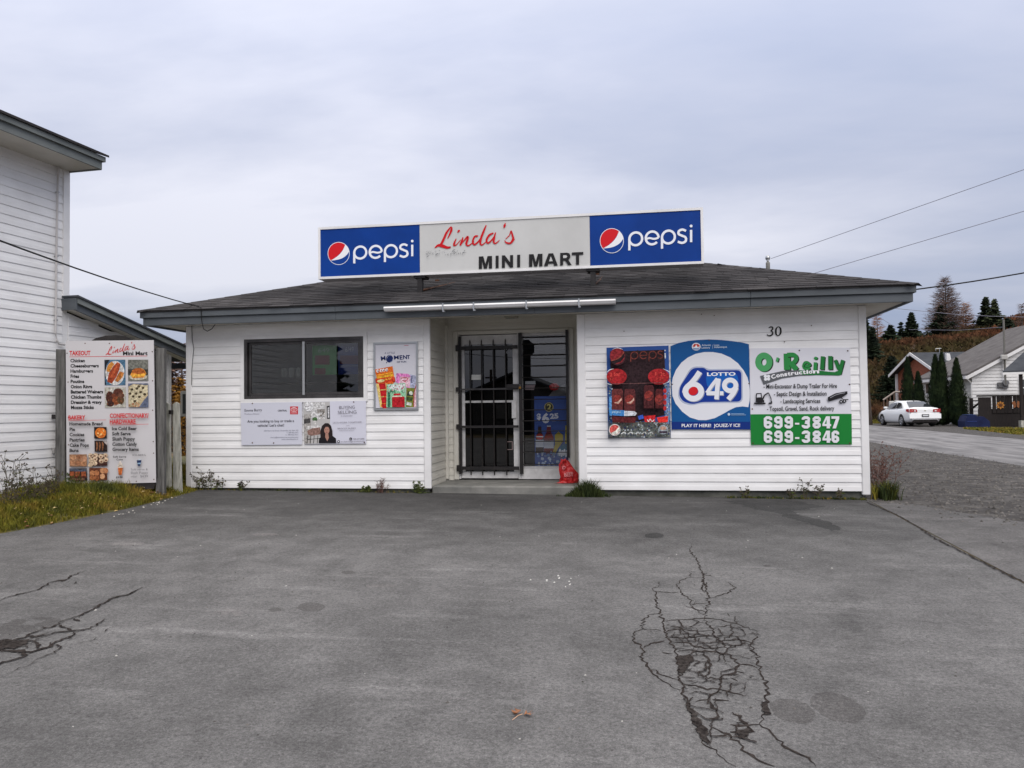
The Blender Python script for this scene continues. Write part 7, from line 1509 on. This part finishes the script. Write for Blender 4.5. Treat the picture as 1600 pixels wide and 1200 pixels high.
mb = MB(); pr = [(a.x, zg_), (a.x, zg_+.32), (a.x+.14, zt_), (W2-.02, zt_+.03), (W2+.04, zt_-.05), (b_.x-.3, zt_-.05), (b_.x, zg_+.3), (b_.x, zg_)]; mb.prism([Vector((x, Yn, z)) for x, z in pr], (0, 1.0, 0), M['bin']); mb.build('body', bn2)
mb = MB(); mb.box((a.x+.10, Yn-.02, zg_+.30), (W2, Yn-.001, zg_+.34), flat((40, 54, 105), .6)); mb.box((a.x+.18, Yn+.02, zt_+.031), (W2-.05, Yn+.9, zt_+.06), flat((46, 66, 112), .6)); mb.build('lid', bn2)
# porch at the right edge
Yp = 46.5; po = thing('porch', at(1600, 660, Yp), 'dark shingled porch roof on a dark post at the right picture edge', 'porch')
e0 = at(1567, 582, Yp); e1 = at(1600, 577, Yp); p2 = at(1600, 557, Yp+1.4)
mb = MB(); mb.prism([Vector((e0.x, Yp, e0.z)), Vector((e0.x+4.5, Yp, e0.z+.05)), Vector((e0.x+4.5, Yp+2.5, e0.z+1.4)), Vector((e0.x+2.4, Yp+2.5, e0.z+1.4))], (0, 0, .08), M['shingle_dark']); mb.build('roof', po)
mb = MB(); mb.prism([Vector((e0.x-.03, Yp-.05, e0.z-.12)), Vector((e0.x+4.5, Yp-.05, e0.z-.07)), Vector((e0.x+4.5, Yp-.05, e0.z+.05)), Vector((e0.x-.03, Yp-.05, e0.z+.0))], (0, .06, 0), M['trim']); mb.build('fascia_board', po)
mb = MB(); q = at(1597.5, 600, Yp); mb.box((q.x-.07, Yp+.1, zdk), (q.x+.07, Yp+.24, e0.z-.02), M['deck']); mb.build('post', po)
mb = MB(); mb.box((q.x-.12, Yp-.02, zdk-.02), (q.x+.12, Yp+.3, zdk+.35), M['wood_pale']); mb.build('post_base', po)
# grass strip by the deck
rn = random.Random(77); mb = MB(); gp = [atg(1505, 669), atg(1600, 669), atg(1600, 681), atg(1560, 676)]; sheet(mb, [(p_.x, p_.y) for p_ in gp]+[], .010, M['soil'])
for k in range(900):
    a, b_ = rn.random(), rn.random(); q = atg(1508+92*a, 669.5+(1+10*a)*b_); tuft(mb, q.x, q.y, q.z, 3, .10, .12, M['grass'], rn, .03)
tag(mb.build('far_grass_verge'), 'yellow green grass verge in front of the dark deck screen', 'grass', kind='stuff')
mb = MB(); lp_ = [atg(1359, 652), atg(1384, 652), atg(1383, 661), atg(1359, 663)]; sheet(mb, [(p_.x, p_.y) for p_ in lp_], .010, M['soil'])
for k in range(500): q = atg(rn.uniform(1359, 1384), rn.uniform(652, 662)); tuft(mb, q.x, q.y, q.z, 3, .12, .2, M['grass'], rn, .04)
tag(mb.build('far_grass_patch'), 'yellowing grass patch left of the white car at the foot of the hill', 'grass', kind='stuff')
# utility pole behind the shop corner
up_ = atg(1358.5, 653); t = thing('utility_pole', Vector((at(1358, 640, 52).x, 52, gz(15, 52))), 'brown wooden pole rising close behind the right edge of the shop', 'pole'); mb = MB(); q = at(1358.3, 640, 52); mb.tube([Vector((q.x, 52, gz(15, 52)-.3)), Vector((q.x-.12, 52, gz(15, 52)+2.6)), Vector((q.x-.55, 52, gz(15, 52)+8.5))], [.19, .155, .10], M['pole_wood'], 10); mb.build('shaft', t)

# ================================================================ CAR
car = thing('parked_car', (0, 0, 0), 'white four door sedan parked with its rear to the road in front of the cedars', 'car')
cm = MB(); S = [(-2.43, .40, .93, .76), (-2.36, .30, 1.02, .84), (-2.1, .26, 1.06, .88), (-1.6, .22, 1.04, .893), (-.6, .2, .99, .895), (.5, .2, .96, .895), (1.25, .2, .93, .89), (1.7, .22, .88, .87), (2.2, .26, .76, .80), (2.38, .32, .66, .70), (2.45, .40, .58, .6)]
def sect(x, zs, zb_, hw): return [(x, -hw*.90, zs), (x, -hw*.985, zs+.14), (x, -hw, zs+(zb_-zs)*.55), (x, -hw*.975, zb_-.10), (x, -hw*.90, zb_-.02), (x, -hw*.5, zb_+.03), (x, hw*.5, zb_+.03), (x, hw*.90, zb_-.02), (x, hw*.975, zb_-.10), (x, hw, zs+(zb_-zs)*.55), (x, hw*.985, zs+.14), (x, hw*.90, zs)]
vs = []; [vs.extend(sect(*s)) for s in S]; n = 12
cm.add(vs, [(i*n+k, i*n+(k+1) % n, (i+1)*n+(k+1) % n, (i+1)*n+k) for i in range(len(S)-1) for k in range(n)]+[tuple(range(n)), tuple(len(S)*n-n+k for k in range(n-1, -1, -1))], M['carpaint'])
Gs = [(-1.98, 1.03, .80, 1.045, .72), (-1.55, 1.03, .80, 1.22, .64), (-1.05, 1.02, .80, 1.40, .58), (-.4, 1.0, .80, 1.455, .57), (.2, .98, .80, 1.44, .57), (.65, .96, .79, 1.35, .585), (1.05, .95, .78, 1.15, .65), (1.38, .94, .76, .95, .72)]
vs = []
for (x, zb_, wb, zt_, wt_) in Gs: vs += [(x, -wb, zb_-.03), (x, -(wt_*.85+wb*.15), zt_-.05), (x, -wt_*.8, zt_), (x, 0, zt_+.015), (x, wt_*.8, zt_), (x, wt_*.85+wb*.15, zt_-.05), (x, wb, zb_-.03)]
n = 7; cm.add(vs, [(i*n+k, i*n+k+1, (i+1)*n+k+1, (i+1)*n+k) for i in range(len(Gs)-1) for k in range(n-1)], M['carpaint']); body = cm.build('body', car, smooth=True)
body.data.polygons.foreach_set('use_smooth', [len(p_.vertices) == 4 for p_ in body.data.polygons])
mb = MB(); mb.add([(-1.99, -.66, 1.075), (-1.99, .66, 1.075), (-1.14, .47, 1.408), (-1.14, -.47, 1.408), (-1.56, -.56, 1.262), (-1.56, .56, 1.262), (-1.56, 0, 1.275), (-1.14, 0, 1.42), (-1.99, 0, 1.095)], [(0, 8, 6, 4), (8, 1, 5, 6), (4, 6, 7, 3), (6, 5, 2, 7)], M['carglass']); mb.build('rear_window', car)
mb = MB(); mb.add([(1.36, -.66, .985), (1.36, .66, .985), (.66, .5, 1.39), (.66, -.5, 1.39)], [(0, 1, 2, 3)], M['carglass']); mb.build('windscreen', car)
for s_ in (-1, 1):
    for P in ([(-1.42, .80, 1.05), (-.52, .81, 1.03), (-.50, .655, 1.37), (-.98, .665, 1.33)], [(-.44, .81, 1.03), (.92, .80, .99), (.55, .67, 1.31), (-.42, .655, 1.37)]):
        mb = MB(); mb.add([(x, s_*(y+.012), z) for x, y, z in P], [(0, 1, 2, 3)], M['carglass']); mb.build('side_window', car)
    mb = MB(); mb.bev((.85, s_*.86-.10, 1.0), (1.0, s_*.86+.10, 1.12), M['carpaint'], .03); mb.build('mirror', car)
    for P in ((-1.40, -1.36), (.94, .96), (-.47, -.465)): pass
    mb = MB(); mb.prism([Vector((-2.40, s_*.80, .80)), Vector((-2.415, s_*.42, .82)), Vector((-2.40, s_*.44, .97)), Vector((-2.36, s_*.80, 1.0))], (-.045, 0, 0), M['tail']); mb.prism([Vector((-2.40, s_*.845, .80)), Vector((-2.10, s_*.905, .86)), Vector((-2.12, s_*.895, .98)), Vector((-2.37, s_*.84, 1.0))], (-.03, s_*.012, 0), M['tail']); tl = mb.build('tail_light', car)
    mb = MB(); mb.box((-2.475, min(s_*.50, s_*.60), .84), (-2.462, max(s_*.50, s_*.60), .93), flat((220, 200, 200), .2)); mb.build('reverse_light', tl)
    for x in (-1.42, 1.43):
        w_ = MB(); w_.lathe((x, s_*.80, .33), [(.20, -.10), (.31, -.105), (.33, -.08), (.33, .08), (.31, .105), (.20, .10)], M['rubber'], 24, 'Y'); wo = w_.build('wheel', car, smooth=False)
        w_ = MB(); w_.lathe((x, s_*.80, .33), [(.215, s_*.095), (.205, s_*.112), (.17, s_*.100), (.05, s_*.108)], flat((176, 178, 182), .3, .6), 20, 'Y'); rim = w_.build('rim', wo)
        w_ = MB(); 
        for k in range(5): a = k*2*math.pi/5+.63; w_.prism([Vector((x+.17*math.cos(a-.25), s_*.905, .33+.17*math.sin(a-.25))), Vector((x+.18*math.cos(a+.25), s_*.905, .33+.18*math.sin(a+.25))), Vector((x+.07*math.cos(a), s_*.905, .33+.07*math.sin(a)))], (0, s_*.010, 0), M['rubber'])
        w_.build('rim_opening', wo)
        w_ = MB(); P = [Vector((x+.375*math.cos(a), s_*.888, .33+.375*math.sin(a))) for a in [math.pi*k/14 for k in range(15)]]; w_.prism(P+[Vector((x-.36, s_*.888, .20)), Vector((x+.36, s_*.888, .20))][::1], (0, s_*.010, 0), M['black_metal']); w_.build('wheel_arch', car)
mb = MB(); mb.prism([Vector((-2.40, -.72, .24)), Vector((-2.40, .72, .24)), Vector((-2.42, .60, .40)), Vector((-2.42, -.60, .40))], (-.05, 0, 0), M['black_metal']); mb.build('bumper_valance', car)
mb = MB(); mb.prism([Vector((-2.41, -.84, .46)), Vector((-2.41, .84, .46)), Vector((-2.38, .85, .72)), Vector((-2.38, -.85, .72))], (-.07, 0, 0), M['carpaint']); mb.build('bumper', car)
mb = MB(); mb.box((-2.497, -.19, .55), (-2.482, .19, .70), flat((60, 60, 62), .5)); pt = mb.build('plate_holder', car); mb = MB(); mb.box((-2.505, -.15, .585), (-2.498, .15, .665), flat((206, 208, 210), .4)); mb.build('number_plate', pt)
mb = MB(); mb.box((-2.445, -.05, .87), (-2.43, .05, .90), flat((150, 140, 90), .3, .7)); mb.build('badge', car)
mb = MB(); mb.prism([Vector((-1.0, -.01, 1.42)), Vector((-.85, -.01, 1.42)), Vector((-.98, -.01, 1.52))], (0, .02, 0), M['black_metal']); mb.build('aerial', car)
mb = MB(); mb.box((-2.0, -.80, .17), (2.2, .80, .24), M['black_metal']); mb.build('underbody', car)
rw = atg(1411, 666.2); yw_ = R(90+5)
cx_, cy_ = rw.x, rw.y
# the near rear wheel stands at the traced point
loc = Vector((rw.x, rw.y, 0))-Matrix.Rotation(yw_, 3, 'Z') @ Vector((-1.42, .80, 0)); loc.z = gz(loc.x, loc.y)+.004
car.matrix_world = Matrix.Translation(loc) @ Matrix.Rotation(yw_, 4, 'Z')
# dark vehicle behind it
dc = thing('dark_vehicle', at(1392, 655, 57), 'dark vehicle mostly hidden behind the front of the white car', 'vehicle'); Y_ = 57.5
mb = MB(); V = [at(x, y, Y_) for x, y in ((1383, 660), (1382, 652), (1386, 645), (1392, 641), (1400, 637), (1412, 636), (1412, 660))]; mb.prism(V, (0, 1.7, 0), M['rubber']); mb.build('body', dc)
mb = MB(); q = at(1394.8, 629, 58.5); mb.bev((q.x-.2, 58.5, q.z-.25), (q.x+.12, 58.7, q.z+.1), flat((200, 200, 196), .6), .03); mb.build('cover', dc)
mb = MB(); q = at(1403.5, 628, 58.5); mb.bev((q.x-.2, 58.5, q.z-.3), (q.x+.2, 58.7, q.z+.1), flat((200, 200, 196), .6), .03); mb.build('cover', dc)

# ================================================================ ACROSS THE STREET (seen in the glass)
oh = thing('opposite_house', (-7, -20, 0), 'dark gabled house across the street, seen reflected in the door glass', 'house')
mb = MB(); mb.prism([Vector((-10.6, -20, -.1)), Vector((-3.8, -20, -.1)), Vector((-3.8, -20, 1.95)), Vector((-7.2, -20, 3.35)), Vector((-10.6, -20, 1.95))], (0, -9, 0), flat((88, 86, 84), .8)); mb.build('wall', oh)
mb = MB(); 
for s_ in (-1, 1): mb.prism([Vector((-7.2, -19.6, 3.37)), Vector((-7.2+s_*3.9, -19.6, 1.78)), Vector((-7.2+s_*3.9, -19.6, 1.9)), Vector((-7.2, -19.6, 3.5))], (0, -9.8, 0), M['shingle_dark'])
mb.build('roof', oh); mb = MB(); mb.box((-8.3, -19.99, .9), (-7.5, -19.93, 1.7), flat((120, 118, 114), .8)); mb.build('window', oh)
t = thing('street_pole', (-15.6, -56, 0), 'utility pole across the street, seen reflected in the door glass', 'pole'); mb = MB(); mb.tube([(-15.6, -56, 0), (-15.6, -56, 5.4)], .14, M['pole_wood'], 8); mb.build('shaft', t); mb = MB(); mb.box((-16.2, -56.06, 4.5), (-15.0, -55.94, 4.65), M['pole_wood']); mb.build('crossarm', t)
v_s = ray(820, 545)*(2*YR+18); sgn = thing('street_sign', (v_s.x, -18, 0), 'dark octagonal sign on a pole across the street, seen reflected in the side window', 'sign'); mb = MB(); c = Vector((v_s.x, -18, v_s.z+CAMZ)); mb.prism([c+Vector((.52*math.cos(R(22.5+45*k)), 0, .52*math.sin(R(22.5+45*k)))) for k in range(8)], (0, -.12, 0), flat((26, 26, 30), .8)); mb.build('plate', sgn); mb = MB(); mb.box((c.x-.10, -18.3, 0), (c.x+.26, -18.13, c.z-.2), flat((26, 26, 30), .8)); mb.build('post', sgn)
ps = None
for k, (x, y, h) in enumerate(((-17, -17, 7.2), (-20.5, -18.5, 8.0), (-24, -17, 7.6), (-28, -19, 8.4), (-15.2, -13.5, 6.4))):
    if ps is None: ps = spruce('spruce_tree', Vector((x, y, -.1)), h, 2.4, 'dark spruce across the street, seen reflected in the shop window', M['spruce'], seed=90, tiers=22, dens=14, clump=.5, shape=.6, group='spruces across the street'); p0_ = Vector((x, y, -.1)); h0_ = h
    else:
        r2 = ps.copy(); COL.objects.link(r2)
        for ch in list(ps.children): c2 = ch.copy(); COL.objects.link(c2); c2.parent = r2; c2.matrix_parent_inverse = ch.matrix_parent_inverse
        f = h/h0_; r2.matrix_world = Matrix.Translation((x, y, -.1)) @ Matrix.Rotation(k*1.3, 4, 'Z') @ Matrix.Scale(f, 4)
bpy.data.objects.remove(TXTO)
print('objects', len(bpy.data.objects), 'tris', sum(len(o.data.polygons) for o in bpy.data.objects if o.type == 'MESH'))
